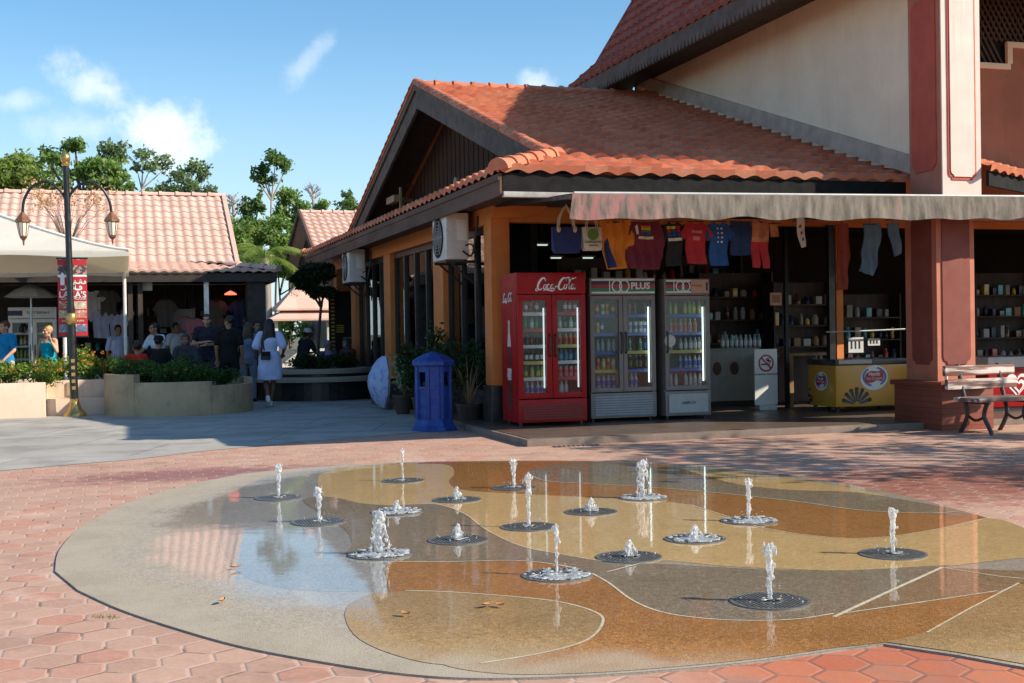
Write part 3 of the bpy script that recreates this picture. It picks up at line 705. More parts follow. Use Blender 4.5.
# timber posts and frames of the open front
pm_ = MB(); a = Yp(838, 300, 17.1); pm_.bx(a.x-.06, a.x+.06, 17.05, 17.2, .1, 2.95); P(pm_, 'timber_post', 'orange_wall')
pm_ = MB(); a = Yp(827, 300, 17.05); pm_.bx(a.x-.05, a.x+.05, 16.9, 17.0, .1, 2.95); b = Yp(787, 300, 17.6); pm_.bx(b.x-.03, b.x+.03, 17.6, 17.66, .1, 3.1); P(pm_, 'steel_post', 'black_metal')
P(MB().bx(8.6, HX, 16.6, 16.65, 3.0, 3.04), 'clothes_rail', 'black_metal')
P(MB().bx(5.3, 9.0, 15.2, 15.24, 3.0, 3.03), 'clothes_rail', 'black_metal')
# ------------------------------------------------------------------ great hall behind, right
HB = Vector((HX, 14.6, 0))
hall = thing('great_hall', 'tall cream hall with steep dark red roof and toothed eaves boards', 'hall', HB)
M('cream_plaster', (.97, .73, .52), .85, .08, 1.2, streak=.22, grime=.12, bump=.06, bscale=40, col2=(.94, .65, .42), c2amt=(.5, .85), c2scale=.5); M('fascia_taupe', (.13, .095, .078), .8, .25, 4, spec=.2)
M('flash_taupe', (.50, .38, .29), .8, .2, 4); M('hall_orange', (.40, .155, .085), .8, .12, 2, streak=.4); M('pillar_red', (.52, .085, .045), .7, .1, 3, streak=.35, grime=.3, bump=.1); M('pillar_frame', (.50, .17, .10), .7, .1, 3, streak=.4, grime=.3)
M('pillar_cream', (.80, .61, .53), .75, .06, 3, streak=.4, grime=.22, col2=(.74, .53, .45), c2amt=(.5, .8)); M('lattice', (.085, .045, .035), .7, .2)
PH = lambda mb, name, mat, par=None, **kw: P(mb, name, mat, par, root=hall, **kw)
PH(MB().prism([(14.6, 3.5), (24.3, 5.2), (24.3, 6.6), (14.6, 6.6)], HX, HX+.2, lambda a, b, d: (d, a, b)), 'gable_side_wall', 'cream_plaster')
PH(MB().bar((HX-.03, EY-.15, EZ-.15*SL+.25), (HX-.03, 23.9, EZ+9.1*SL+.26), .06, .24), 'flashing', 'flash_taupe')
EXH, EZH = 9.38, 6.12
h1 = tile_mb((EXH, 25.2, EZH+.42), (0, -1, 0), (1, 0, .83), 11.5, .82, tw=.3, rl=.33)
h2 = tile_mb((EXH+.62, 25.1, EZH+.42+.52), (0, -1, 0), (1, 0, 1.6), 11.4, 1.72, tw=.3, rl=.33)
h1.add(h2.v, h2.f); hr = PH(h1, 'steep_roof', 'hall_tile', smooth=True)
PH(MB().bar((EXH+.62, 25.13, EZH+.95), (EXH+1.54, 25.13, EZH+.95+.92*1.6), .10, .14).bar((EXH, 25.23, EZH+.42), (EXH+.64, 25.23, EZH+.97), .1, .14), 'verge_tiles', 'hall_tile', hr)
PH(MB().prism([(EXH+.05, EZH+.36), (EXH+.66, EZH+.86), (EXH+1.56, EZH+2.31), (19, EZH+.4), (19, EZH+.5), (EXH+1.56, EZH+2.42), (EXH+.62, EZH+.93), (EXH+.02, EZH+.41)], 13.72, 25.0, lambda a, b, d: (a, d, b)), 'roof_deck', 'hall_tile', hr)
PH(caps((EXH+1.54, 25.1, EZH+2.42), (EXH+1.54, 13.95, EZH+2.42), .11, .34), 'ridge_tiles', 'hall_tile', hr, smooth=True)
def teeth(L, h, tw=.14, th=.13):
    pts = [(0, h), (0, th)]; n = int(L/tw)
    for i in range(n):
        a = i*L/n; w_ = L/n; pts += [(a+w_*.18, th*.35), (a+w_*.5, 0), (a+w_*.82, th*.35), (a+w_, th)]
    pts += [(L, h)]; return pts
PH(MB().prism(teeth(11.3, .36), EXH+.01, EXH+.05, lambda a, b, d: (d, 25.2-a, EZH+.08+b)), 'toothed_fascia', 'fascia_taupe')
PH(MB().prism(teeth(9.6, .36), 13.70, 13.74, lambda a, b, d: (EXH+.06+a, d, EZH+.08+b)), 'toothed_fascia', 'fascia_taupe')
PH(MB().prism([(EXH+.06, EZH+.24), (HX, EZH+.36), (HX, EZH+.40), (EXH+.06, EZH+.28)], 13.75, 25.1, lambda a, b, d: (a, d, b)).bx(HX, 19, 13.75, 16, EZH+.36, EZH+.40), 'soffit', 'dark_wood')
for nm_, y0, y1 in (('gable_wall', 15.9, 16.05), ('rear_gable_wall', 24.2, 24.3)):
    PH(MB().prism([(HX, 6.6 if y0 < 20 else 3.5), (18.5, 6.6 if y0 < 20 else 3.5), (18.5, 6.62), (EXH+1.55, EZH+2.28), (HX, EZH+1.6)], y0, y1, lambda a, b, d: (a, d, b)), nm_, 'hall_orange')
PH(MB().prism([(EXH+.06, 4.9), (HX+.2, 4.9), (HX+.2, EZH+1.5), (EXH+.72, EZH+.86), (EXH+.06, EZH+.36)], 24.85, 24.95, lambda a, b, d: (a, d, b)), 'eave_closing_board', 'dark_wood')
# front wall with lattice band and stepped trim
PH(MB().bx(11.05, 19, 16.0, 16.2, 2.96, 5.3).bx(13.16, 19, 16.0, 16.2, 5.301, 5.66), 'front_wall', 'hall_orange')
PH(MB().bx(11.05, 13.16, 15.965, 16.03, 5.28, 5.37).bx(13.10, 13.19, 15.96, 16.03, 5.371, 5.62).bx(13.10, 19, 15.965, 16.03, 5.621, 5.71), 'stepped_trim', 'cream_plaster', bevel=.008)
la = MB(); la.bx(11.05, 19, 16.1, 16.14, 5.38, 6.6)
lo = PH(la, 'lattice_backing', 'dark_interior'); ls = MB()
for i in range(-8, 90):
    for sg in (-1, 1):
        x0 = 11.05+i*.1; 
        for (za, zb) in ((5.375, 6.55),):
            xa, xb = (x0, x0+sg*(zb-za)*.6)
            if min(xa, xb) < 11.05 or max(xa, xb) > 18.9: continue
            if x0 > 13.05 or xb > 13.05: za2 = 5.72
            else: za2 = za
            ls.bar((x0+sg*(za2-za)*.6, 16.03+.02*(sg > 0), za2), (xb, 16.03+.02*(sg > 0), zb), .03, .018, up=(0, 1, 0))
PH(ls, 'lattice', 'lattice', lo)
# pillar: tiled base, panelled shaft from ground to hall eaves
m, k, p, out = newmat('pillar_brick'); t_ = k.n('ShaderNodeTexCoord')
sp_ = k.n('ShaderNodeSeparateXYZ', i0=t_.outputs['Object'])
cv = k.n('ShaderNodeCombineXYZ', i0=k.m('ADD', sp_.outputs[0], sp_.outputs[1]), i1=sp_.outputs[2])
br = k.n('ShaderNodeTexBrick', Vector=cv, Color1=(.22, .055, .03), Color2=(.25, .066, .037), Mortar=(.16, .042, .026), Scale=1.0, Mortar_Size=.006, Brick_Width=.42, Row_Height=.075)
k.set(p, 'Base_Color', br.outputs[0]); p.inputs['Roughness'].default_value = .55
pil = thing('pillar', 'massive red panelled pillar on a brick tiled base beside the yellow freezer', 'pillar', (10.74, 14.3, 0))
PP = lambda mb, name, mat, par=None, **kw: P(mb, name, mat, par, root=pil, **kw)
PP(MB().bx(10.20, 11.00, 13.76, 14.80, 0, .58).bx(10.16, 11.04, 13.72, 14.84, .581, .645), 'tiled_base', 'pillar_brick', bevel=.012)
PP(MB().bx(10.32, 10.91, 14.0, 14.68, .646, 2.95).bx(10.41, 11.02, 14.0, 14.68, 2.951, 6.5), 'shaft', 'pillar_frame')
def notch(x0, x1, z0, z1, c=.07):
    return [(x0+c, z0), (x1-c, z0), (x1-c*.8, z0+c*.55), (x1-c*.25, z0+c*.8), (x1, z0+c*1.5), (x1, z1-c*1.5), (x1-c*.25, z1-c*.8), (x1-c*.8, z1-c*.55), (x1-c, z1), (x0+c, z1), (x0+c*.8, z1-c*.55), (x0+c*.25, z1-c*.8), (x0, z1-c*1.5), (x0, z0+c*1.5), (x0+c*.25, z0+c*.8), (x0+c*.8, z0+c*.55)]
fy = lambda a, b, d: (a, d, b); fx = lambda a, b, d: (d, a, b)
M('pillar_panel', (.21, .05, .035), .7, .12, 3)
PP(MB().prism(notch(10.40, 10.83, .86, 2.85), 13.985, 13.999, fy).prism(notch(14.10, 14.53, .86, 2.85), 10.305, 10.319, fx), 'lower_panel', 'pillar_panel')
ur = MB().prism(notch(14.08, 14.60, 3.45, 5.75), 10.392, 10.409, fx); PP(ur, 'red_panel', 'pillar_red')
PP(MB().bx(10.415, 11.02, 13.975, 13.999, 3.05, 6.4), 'cream_face', 'pillar_cream')
PP(MB().prism(notch(10.50, 10.935, 3.30, 5.95, .06), 13.962, 13.974, fy), 'cream_panel_edge', 'pillar_red')
PP(MB().prism(notch(10.53, 10.905, 3.34, 5.91, .05), 13.950, 13.961, fy), 'cream_panel', 'pillar_cream')
# small roof right of the pillar
rr_ = thing('porch_roof', 'small terracotta roof right of the cream pillar face', 'roof', (11.3, 14.2, 3.3))
u_ = Vector((.86, .51, 0)); v_ = Vector((-.51, .86, .36))
PR = lambda mb, name, mat, par=None, **kw: P(mb, name, mat, par, root=rr_, **kw)
tm = tile_mb(Vector((11.0, 13.80, 3.42))-u_*.8, u_, v_, 9, 3.6, clips=[((11.06, 0, 0), (-1, 0, 0)), ((0, 15.98, 0), (0, 1, 0))])
PR(tm, 'tiles', 'terracotta', smooth=True)
PR(MB().bar(Vector((11.1, 13.95, 3.33)), Vector((11.1, 13.95, 3.33))+u_*7, .04, .2), 'fascia', 'fascia_black')
# ------------------------------------------------------------------ awning over the open front
aw = thing('awning', 'long faded canvas awning with pink streaked valance over the shop front', 'awning', (5.1, 13.6, 2.9))
PA = lambda mb, name, mat, par=None, **kw: P(mb, name, mat, par, root=aw, **kw)
m, k, p, out = newmat('awning_canvas'); t_ = k.n('ShaderNodeTexCoord'); o_ = t_.outputs['Object']
st = k.noise(k.v('MULTIPLY', o_, (4, 4, 1.0)), 2.2, 6, .7); pk = k.noise(k.v('MULTIPLY', o_, (1, 1, .15)), 1.3, 3, .6)
c = k.mix(k.mr(st, .3, .72), (.27, .235, .195), (.10, .085, .07)); sx_ = k.n('ShaderNodeSeparateXYZ', i0=o_)
pkm = k.m('MAXIMUM', k.mr(pk, .60, .70), k.mr(sx_.outputs[0], 1.6, .2)); c = k.mix(k.m('MULTIPLY', pkm, k.mr(st, .62, .35)), c, (.42, .14, .14))
k.set(p, 'Base_Color', c); p.inputs['Roughness'].default_value = .9
trn = k.n('ShaderNodeBsdfTranslucent'); k.set(trn, 'Color', c); mx_ = k.n('ShaderNodeMixShader'); mx_.inputs[0].default_value = .12; k.set(mx_, 'i1', p.outputs[0]); k.set(mx_, 'i2', trn); k.set(out, 'Surface', mx_)
tz = lambda x: .068*(x-5.07)/6.25
top = MB()
def atop(x0, x1, y0, y1, n):
    top.grid(lambda u, v: (x0+(x1-x0)*u, y0+(y1-y0)*v, 2.985+tz(x0+(x1-x0)*u)*(1-(y0+(y1-y0)*v-13.6)/1.25)+.05*(y0+(y1-y0)*v-13.6)+.008*math.sin((x0+(x1-x0)*u)*9)*math.sin(v*3.1)), n, 6)
atop(5.12, 10.40, 13.61, 14.85, 60); atop(10.40, 11.1, 13.61, 13.93, 8); atop(11.1, 20, 13.61, 15.0, 40)
PA(top, 'canvas_top', 'awning_canvas', recalc=False, smooth=True, solid=.004)
rr = random.Random(3); wv = [(rr.uniform(1.5, 14), rr.uniform(0, 6.3), rr.uniform(.2, 1)) for i in range(12)]
def fold(x): return sum(a_*math.sin(x*w_+p_) for w_, p_, a_ in wv)/4
def vpt(u, v):
    x = 5.08+u*14.9; drop = .30+.022*fold(x*.8+2)+.012*math.sin(x*7.5)
    zz = 2.985+tz(x)-v*drop; y = 13.6-.012*fold(x*1.6)*v-.02*v+.006*math.sin(x*40)*v*(fold(x) > 0)
    return (x-.05*v*(1-min(1, u*12)), y, zz)
PA(MB().grid(vpt, 620, 7), 'valance', 'awning_canvas', recalc=False, smooth=True, solid=.003)
PA(MB().tube([(5.1, 13.61, 2.985), (20, 13.61, 2.985+tz(20))], .018, 8), 'front_bar', 'grey_paint')
for x_ in (5.14, 10.3): PA(MB().bar((x_, 13.62, 2.95+tz(x_)), (x_+.02, 16.9, 3.17), .03, .05), 'side_arm', 'dark_metal')
# ------------------------------------------------------------------ air conditioners on the side wall
def ac(y0, lab, dep=.34):
    zb, zt = 2.46, 3.14; x0 = 5.1-.46; o_ = Vector((5.1, y0+.42, zb))
    t = thing('air_conditioner', lab, 'air conditioner', o_)
    q = lambda mb, n, m_, par=None, **kw: P(mb, n, m_, par, root=t, **kw)
    q(MB().bx(x0, x0+dep, y0, y0+.84, zb, zt), 'casing', 'offwhite', bevel=.02)
    q(MB().lathe([(.29, 0), (.30, .012), (.26, .013)], (0, 0, 0), 24, Matrix.Translation((x0-.001, y0+.48, (zb+zt)/2)) @ rotm(0, -math.pi/2, 0)), 'fan_cowl', 'dark_interior')
    gr = MB()
    for i in range(1, 6):
        r_ = i*.05; gr.tube([(x0-.018, y0+.48+r_*math.cos(a*.2618), (zb+zt)/2+r_*math.sin(a*.2618)) for a in range(25)], .004, 4)
    for i in range(6): gr.bar((x0-.018, y0+.48, (zb+zt)/2), (x0-.018, y0+.48+.29*math.cos(i*1.047), (zb+zt)/2+.29*math.sin(i*1.047)), .006, .006)
    q(gr, 'fan_grille', 'grey_paint')
    q(MB().bx(x0+.16, x0+dep-.03, y0-.012, y0-.001, zb+.28, zt-.1).bx(x0+.05, x0+.07, y0-.006, y0-.001, zb+.42, zb+.46), 'side_cover', 'white_paint', bevel=.004)
    for yy_ in (y0+.1, y0+.74): q(MB().bar((5.1, yy_, zb-.03), (x0, yy_, zb-.03), .03, .04).bar((5.08, yy_, zb-.35), (x0+.08, yy_, zb-.04), .02, .03), 'wall_bracket', 'black_metal')
    q(MB().tube(spline([(x0+dep-.1, y0-.01, zb+.12), (x0+dep+.02, y0-.06, zb+.05), (5.05, y0-.1, zb+.3), (5.09, y0-.12, zb+.62)], 5, False), .016, 6).tube(spline([(x0+dep-.06, y0-.01, zb+.2), (x0+dep+.04, y0-.04, zb+.2), (5.07, y0-.05, zb-.05), (5.09, y0-.05, zb-.4)], 5, False), .012, 6), 'pipe', 'black_plastic')
ac(17.72, 'large weathered air conditioner box on the orange wall near the shop corner')
ac(25.7, 'distant air conditioner box high on the wall above the far windows')
# ================================================================== THINGS ALONG THE SHOP FRONT
def bottle_mesh(body, label, cap, h=.22, r=.032):
    prof = [(.001, 0), (r, .004), (r, h*.2), (r*1.0, h*.21), (r, h*.55), (r, h*.56), (r*.85, h*.68), (r*.42, h*.82), (r*.4, h*.93), (r*.45, h*.94), (r*.45, h), (.001, h)]
    mb = MB().lathe(prof, n=10); me = bpy.data.meshes.new('bottle'); me.from_pydata(mb.v, [], mb.f)
    for c_ in (body, label, cap): me.materials.append(c_)
    for p_ in me.polygons:
        zc = p_.center.z/h; p_.material_index = 1 if .2 < zc < .555 else (2 if zc > .9 else 0); p_.use_smooth = True
    return me
def can_mesh(c1_, c2_, h=.135, r=.033):
    prof = [(.001, 0), (r*.85, 0), (r, .01), (r, h*.35), (r, h*.36), (r, h*.65), (r, h*.66), (r, h-.012), (r*.82, h), (.001, h)]
    mb = MB().lathe(prof, n=10); me = bpy.data.meshes.new('can'); me.from_pydata(mb.v, [], mb.f)
    for c_ in (c1_, c2_, MATS['steel']): me.materials.append(c_)
    for p_ in me.polygons:
        zc = p_.center.z/h; p_.material_index = 1 if .355 < zc < .655 else (2 if zc > .95 else 0); p_.use_smooth = True
    return me
DC = {'dark': (.03, .012, .008), 'red': (.55, .02, .02), 'white': (.7, .7, .7), 'green': (.03, .30, .07), 'blue': (.03, .10, .5), 'yellow': (.65, .45, .05), 'orange': (.7, .22, .03), 'clear': (.42, .50, .52), 'black': (.015, .015, .016), 'brown': (.13, .06, .03), 'pink': (.6, .15, .22), 'lime': (.35, .5, .08), 'teal': (.05, .35, .38)}
for k_, v_c in DC.items(): M('drink_'+k_, v_c, .25, .1, 8, coat=.3)
_bm = {}
def drink(kind, body, label, cap):
    key = (kind, body, label, cap)
    if key not in _bm: _bm[key] = bottle_mesh(MATS['drink_'+body], MATS['drink_'+label], MATS['drink_'+cap]) if kind == 'bottle' else can_mesh(MATS['drink_'+body], MATS['drink_'+label])
    return _bm[key]
SKIP = random.Random(77)
ORD = ['top', 'second', 'third', 'fourth', 'fifth', 'bottom']
M('liner', (.34, .36, .37), .4, .1); M('shelf_wire', (.55, .56, .56), .4, .1); M('price_white', (.7, .7, .68), .5, .1); M('price_yellow', (.6, .5, .15), .5, .1); M('price_red', (.45, .03, .03), .5, .1); M('price_blue', (.05, .12, .45), .5, .1)
emis('cooler_tube', (.80, .97, .93), 1.6); emis('cooler_tube_dim', (.9, .96, 1.0), .6); M('louvre_red', (.16, .005, .006), .4, .1)
M('cooler_grey', (.20, .175, .165), .4, .1); M('louvre_grey', (.30, .32, .35), .4, .1)
def cooler(label, short, cx, yf, z0, w_, h, d, body, nd, hh, bh, rows, strips, frame_w=.06, tube='cooler_tube', tubeside=1, cat='drinks cooler', rz=0., louvre='louvre_grey'):
    t = thing('drinks_cooler', label, cat, (cx, yf, z0), rz)
    x0, x1 = -w_/2, w_/2; zd0, zd1 = bh+.015, h-hh-.012
    mb = MB().bx(x0, x0+.04, .05, d, .05, h).bx(x1-.04, x1, .05, d, .05, h).bx(x0+.04, x1-.04, d-.04, d, .05, h).bx(x0+.04, x1-.04, .05, d-.04, h-.04, h).bx(x0+.04, x1-.04, .05, d-.04, bh-.05, bh)
    mb.build('cabinet', body, t)
    MB().bx(x0+.041, x1-.041, d-.06, d-.041, bh, h-.05).build('back_liner', 'liner', t)
    MB().bx(x0, x1, 0, .049, h-hh, h).build('header', body, t, bevel=.008)
    g = MB().bx(x0, x1, .004, .049, .05, bh); g = g.build('base_panel', body, t, bevel=.006)
    ns = int((bh-.12)/.035); lv = MB()
    for i in range(ns): lv.bx(x0+.06, x1-.06, -.008, .003, .09+i*.035, .09+i*.035+.022)
    lv.build('louvres', louvre, t)
    for sx_ in (x0+.06, x1-.06):
        for sy_ in (.1, d-.1): MB().lathe([(.025, 0), (.025, .05)], (sx_, sy_, 0), 8).build('foot', 'black_plastic', t)
    dw = w_/nd
    for k_ in range(nd):
        a, b = x0+k_*dw+.004, x0+(k_+1)*dw-.004; f_ = frame_w
        fr = MB().bx(a, a+f_, 0, .045, zd0, zd1).bx(b-f_, b, 0, .045, zd0, zd1).bx(a+f_, b-f_, 0, .045, zd1-f_, zd1).bx(a+f_, b-f_, 0, .045, zd0, zd0+f_)
        do = fr.build('door', body, t, bevel=.004)
        MB().bx(a+f_, b-f_, .018, .024, zd0+f_, zd1-f_).build('pane', 'clear_glass', do)
        hx = b-f_*.5 if (k_ == 0 and nd > 1) else a+f_*.5
        MB().tube([(hx, -.001, zd0+.62*(zd1-zd0)), (hx, -.035, zd0+.6*(zd1-zd0)), (hx, -.035, zd0+.42*(zd1-zd0)), (hx, -.001, zd0+.40*(zd1-zd0))], .012, 6).build('handle', 'black_plastic', do)
        if tubeside:
            tx = (b-f_-.018) if (k_ == nd-1 and tubeside == 1) or tubeside == 2 else None
            if tx: MB().lathe([(.011, 0), (.011, zd1-zd0-2*f_-.16)], (tx, .07, zd0+f_+.06), 8).build('light_tube', tube, t)  # lamp tube in the grey coolers; added glow along the red cooler's door edges
        R_ = rows[k_]; nr = len(R_); gap = (zd1-zd0-f_)/nr
        for i, spec in enumerate(R_):
            zs = zd1-f_*.6-(i+1)*gap+.02
            so = MB().bx(a+.05, b-.05, .12, d-.07, zs-.012, zs).build('shelf', 'shelf_wire', t)
            st = strips[(i+k_) % len(strips)]
            MB().bx(a+.055, b-.055, .108, .118, zs-.035, zs+.012).build('price_strip', 'price_'+st, so)
            n_it = max(3, int((dw-.13)/.066))
            for q in range(n_it):
                if SKIP.random() < .10: continue
                sp = spec[q % len(spec)] if isinstance(spec, list) else spec
                me = drink(*sp); o = bpy.data.objects.new('drink_'+sp[0], me); COL.objects.link(o)
                xl = a+.09+q*(dw-.182)/(n_it-1); yl = .15+.03*SKIP.random(); xl += SKIP.uniform(-.006, .006)
                o.location = (cx+xl, yf+yl, z0+zs+.002); sc = (gap-.055)/.22 if sp[0] == 'bottle' else min(1.35, (gap-.06)/.135)
                o.scale = (.92, .92, min(sc, 1.3))
                door = '' if nd == 1 else (' behind the left door' if k_ == 0 else ' behind the right door')
                col = {'dark': 'dark cola', 'clear': 'clear'}.get(sp[1], sp[1]); lb2 = '' if sp[2] == sp[1] else ' with %s label' % sp[2] if sp[0] == 'bottle' else ' with %s band' % sp[2]
                shelf = ORD[i] if i < nr-1 else 'bottom'
                l_ = '%s %s%s on the %s shelf%s of %s' % (col, sp[0], lb2, shelf, door, short)
                if len(l_.split()) > 16: l_ = '%s %s on the %s shelf%s of %s' % (col, sp[0], shelf, door, short)
                tag(o, l_, sp[0], 'like drinks: '+l_)
    return t
B_ = lambda a, b, c: ('bottle', a, b, c)
C_ = lambda a, b: ('can', a, b, '')
a0, a1 = Yp(519, 427, 16.02), Yp(587.5, 423, 16.02)
cola = cooler('tall red double door drinks cooler with white script lettering on top', 'the red cooler', (a0.x+a1.x)/2, 16.02, .1, a1.x-a0.x, 2.08, .72, 'red_paint', 2, .29, .36,
  [[[C_('red', 'dark'), C_('red', 'white')], [B_('clear', 'white', 'blue'), B_('green', 'green', 'green')], [B_('dark', 'red', 'red'), B_('dark', 'black', 'red')], [B_('dark', 'white', 'black')], [B_('lime', 'yellow', 'green'), B_('green', 'lime', 'yellow')], [B_('clear', 'blue', 'white')]],
   [[C_('red', 'white')], [B_('dark', 'green', 'green'), B_('clear', 'white', 'white')], [B_('orange', 'red', 'orange')], [B_('green', 'blue', 'green'), B_('blue', 'teal', 'blue')], [C_('pink', 'red')], [B_('clear', 'clear', 'white')]]], ['white', 'red', 'white', 'yellow'], .075, 'cooler_tube_dim', 2, louvre='louvre_red')  # dim glowing rods added here in place of white inner door edges
# script lettering from tapered pen strokes
def pen(mb, pts, w0, w1=None, z=0., sx=1., sy=1., ox=0., oz=0., yy=-.002, th=.003):
    P_ = spline([Vector((a, b, 0)) for a, b in pts], 7, False); n = len(P_); w1 = w1 or w0
    vs = []
    for i, q in enumerate(P_):
        d = (P_[min(i+1, n-1)]-P_[max(0, i-1)]).normalized(); nn = Vector((-d.y, d.x, 0)); t = i/(n-1)
        w_ = (w0+(w1-w0)*math.sin(math.pi*t))/2; A_, B__ = q+nn*w_, q-nn*w_
        vs += [(ox+A_.x*sx, yy, oz+A_.y*sy), (ox+B__.x*sx, yy, oz+B__.y*sy)]
    mb.add(vs, [(2*i, 2*i+1, 2*i+3, 2*i+2) for i in range(n-1)])
def script_logo(ox, oz, s_, parent, name='script_lettering', Mx=None):
    mb = MB(); kw = dict(sx=s_, sy=s_, ox=ox, oz=oz)
    def C(x, f=1.):
        pen(mb, [(x+.86*f, .70), (x+.84*f, .88), (x+.70*f, .98), (x+.48*f, .86), (x+.28*f, .58), (x+.16*f, .26), (x+.20*f, .02), (x+.38*f, -.04), (x+.58*f, .10)], .06, .19, **kw)
    def o(x): pen(mb, [(x+.20, .42), (x+.08, .34), (x+.02, .14), (x+.10, .0), (x+.22, .08), (x+.28, .28), (x+.20, .42), (x+.30, .36), (x+.40, .40)], .06, .10, **kw)
    C(0); pen(mb, [(.2, .0), (.05, -.16), (-.05, -.02), (.1, .1)], .04, .08, **kw)
    o(.66); pen(mb, [(1.24, .36), (1.14, .42), (1.02, .26), (1.02, .08), (1.12, 0), (1.26, .1)], .06, .12, **kw)
    def a(x): pen(mb, [(x+.26, .40), (x+.12, .38), (x+.02, .16), (x+.08, .0), (x+.22, .12), (x+.32, .42), (x+.26, .12), (x+.32, 0), (x+.44, .1)], .06, .11, **kw)
    a(1.32); pen(mb, [(1.78, .16), (1.86, .24), (1.98, .20)], .08, .10, **kw)
    pen(mb, [(.62, -.12), (1.0, -.06), (1.45, -.16), (1.75, -.08)], .03, .10, **kw)
    C(1.92, 1.05); pen(mb, [(2.84, .72), (2.78, .95), (3.05, 1.0), (3.35, .9), (3.75, 1.02)], .05, .14, **kw)
    o(2.56); pen(mb, [(2.98, .12), (3.12, .55), (3.24, .92), (3.16, .98), (3.08, .6), (3.04, .12), (3.12, 0), (3.24, .1)], .05, .11, **kw); a(3.22)
    if Mx: mb.v = [tuple(Mx @ Vector(q)) for q in mb.v]
    return mb.build(name, 'white_graphic', parent, recalc=False)
script_logo(-.22, 1.855, .155, cola)
sd = MB()   # tall bottle picture on the left flank, with small script above
hw = (a1.x-a0.x)/2
pic = [(.28, .22), (.46, .22), (.48, .5), (.44, .75), (.47, .95), (.43, 1.12), (.40, 1.3), (.40, 1.42), (.34, 1.42), (.34, 1.3), (.31, 1.12), (.27, .95), (.30, .75), (.26, .5)]
M('bottle_brown', (.10, .022, .018), .35, .3, 9); M('bottle_neck', (.62, .5, .45), .35, .2, 9)
MB().prism([(y, z) for y, z in pic], -hw-.003, -hw-.0005, lambda u, v, d: (d, u, v)).build('bottle_picture', 'bottle_brown', cola)
MB().prism([(.29, 1.08), (.45, 1.08), (.41, 1.3), (.41, 1.44), (.33, 1.44), (.33, 1.3)], -hw-.005, -hw-.0035, lambda u, v, d: (d, u, v)).prism([(.29, .62), (.45, .62), (.46, .78), (.28, .78)], -hw-.005, -hw-.0035, lambda u, v, d: (d, u, v)).build('bottle_highlight', 'bottle_neck', cola)
script_logo(0, 0, .115, cola, 'side_lettering', Matrix.Translation((-hw-.006, .62, 1.70)) @ Matrix.Rotation(-math.pi/2, 4, 'Z'))
script_logo(0, 0, .05, cola, 'side_lettering', Matrix.Translation((-hw-.007, .465, .67)) @ Matrix.Rotation(-math.pi/2, 4, 'Z'))
# ---- grey double door cooler
a0, a1 = Yp(591.5, 423, 16.3), Yp(657, 419, 16.3); gw_ = a1.x-a0.x
plus = cooler('grey double door drinks cooler with red, green and dark striped header', 'the striped grey cooler', (a0.x+a1.x)/2, 16.3, .1, gw_, 2.02, .7, 'cooler_grey', 2, .24, .40,
  [[[C_('yellow', 'red'), C_('red', 'yellow'), C_('white', 'green')], [C_('blue', 'white'), C_('yellow', 'orange')], [B_('clear', 'clear', 'blue')], [C_('yellow', 'white'), C_('orange', 'red')], [B_('clear', 'blue', 'blue')]],
   [[C_('brown', 'dark'), C_('red', 'brown')], [C_('white', 'blue'), C_('white', 'teal')], [B_('dark', 'blue', 'white'), B_('clear', 'green', 'red')], [B_('dark', 'brown', 'white')], [B_('clear', 'blue', 'white')]]], ['blue', 'blue', 'blue', 'yellow'], .06)
M('stripe_navy', (.012, .016, .05), .4, .1); M('stripe_red', (.36, .025, .03), .4, .1); M('stripe_green', (.02, .20, .10), .4, .1); M('peach_panel', (.55, .33, .22), .5, .1)
def stripes(par, x0, x1, z0, z1, y=-.002):
    h_ = z1-z0; lay = [(0, .12, 'white_graphic'), (.12, .36, 'stripe_green'), (.36, .62, 'stripe_red'), (.62, .86, 'stripe_navy'), (.86, 1, 'white_graphic')]
    for a, b, m_ in lay: MB().bx(x0, x1, y, -.0005, z0+a*h_, z0+b*h_).build('header_stripe', m_, par)
stripes(plus, -gw_/2+.03, gw_/2-.01, 1.80, 2.005)
def hundred(par, x, z, s_, y):
    mb = MB().bx(x-.52*s_, x-.45*s_, y-.003, y, z-.48*s_, z+.48*s_)
    def ring(cx_):
        n = 26; vs = []; fs = []
        for j in range(n):
            a = 6.2832*j/n
            for r_, yy in ((.40, y-.003), (.31, y-.003)): vs.append((cx_+r_*s_*math.cos(a), yy-cx_*.001, z+r_*s_*1.15*math.sin(a)))
        for j in range(n): fs.append((2*j, 2*j+1, 2*((j+1) % n)+1, 2*((j+1) % n)))
        mb.add(vs, fs)
    ring(x+.06*s_); ring(x+.62*s_); mb.build('number_lettering', 'white_graphic', par, recalc=False)
hundred(plus, -.10, 1.902, .2, -.003)
text('name_lettering', 'PLUS', .13, (.27, -.006, 1.90), 'white_graphic', plus, bold=.004, sx=1.05)
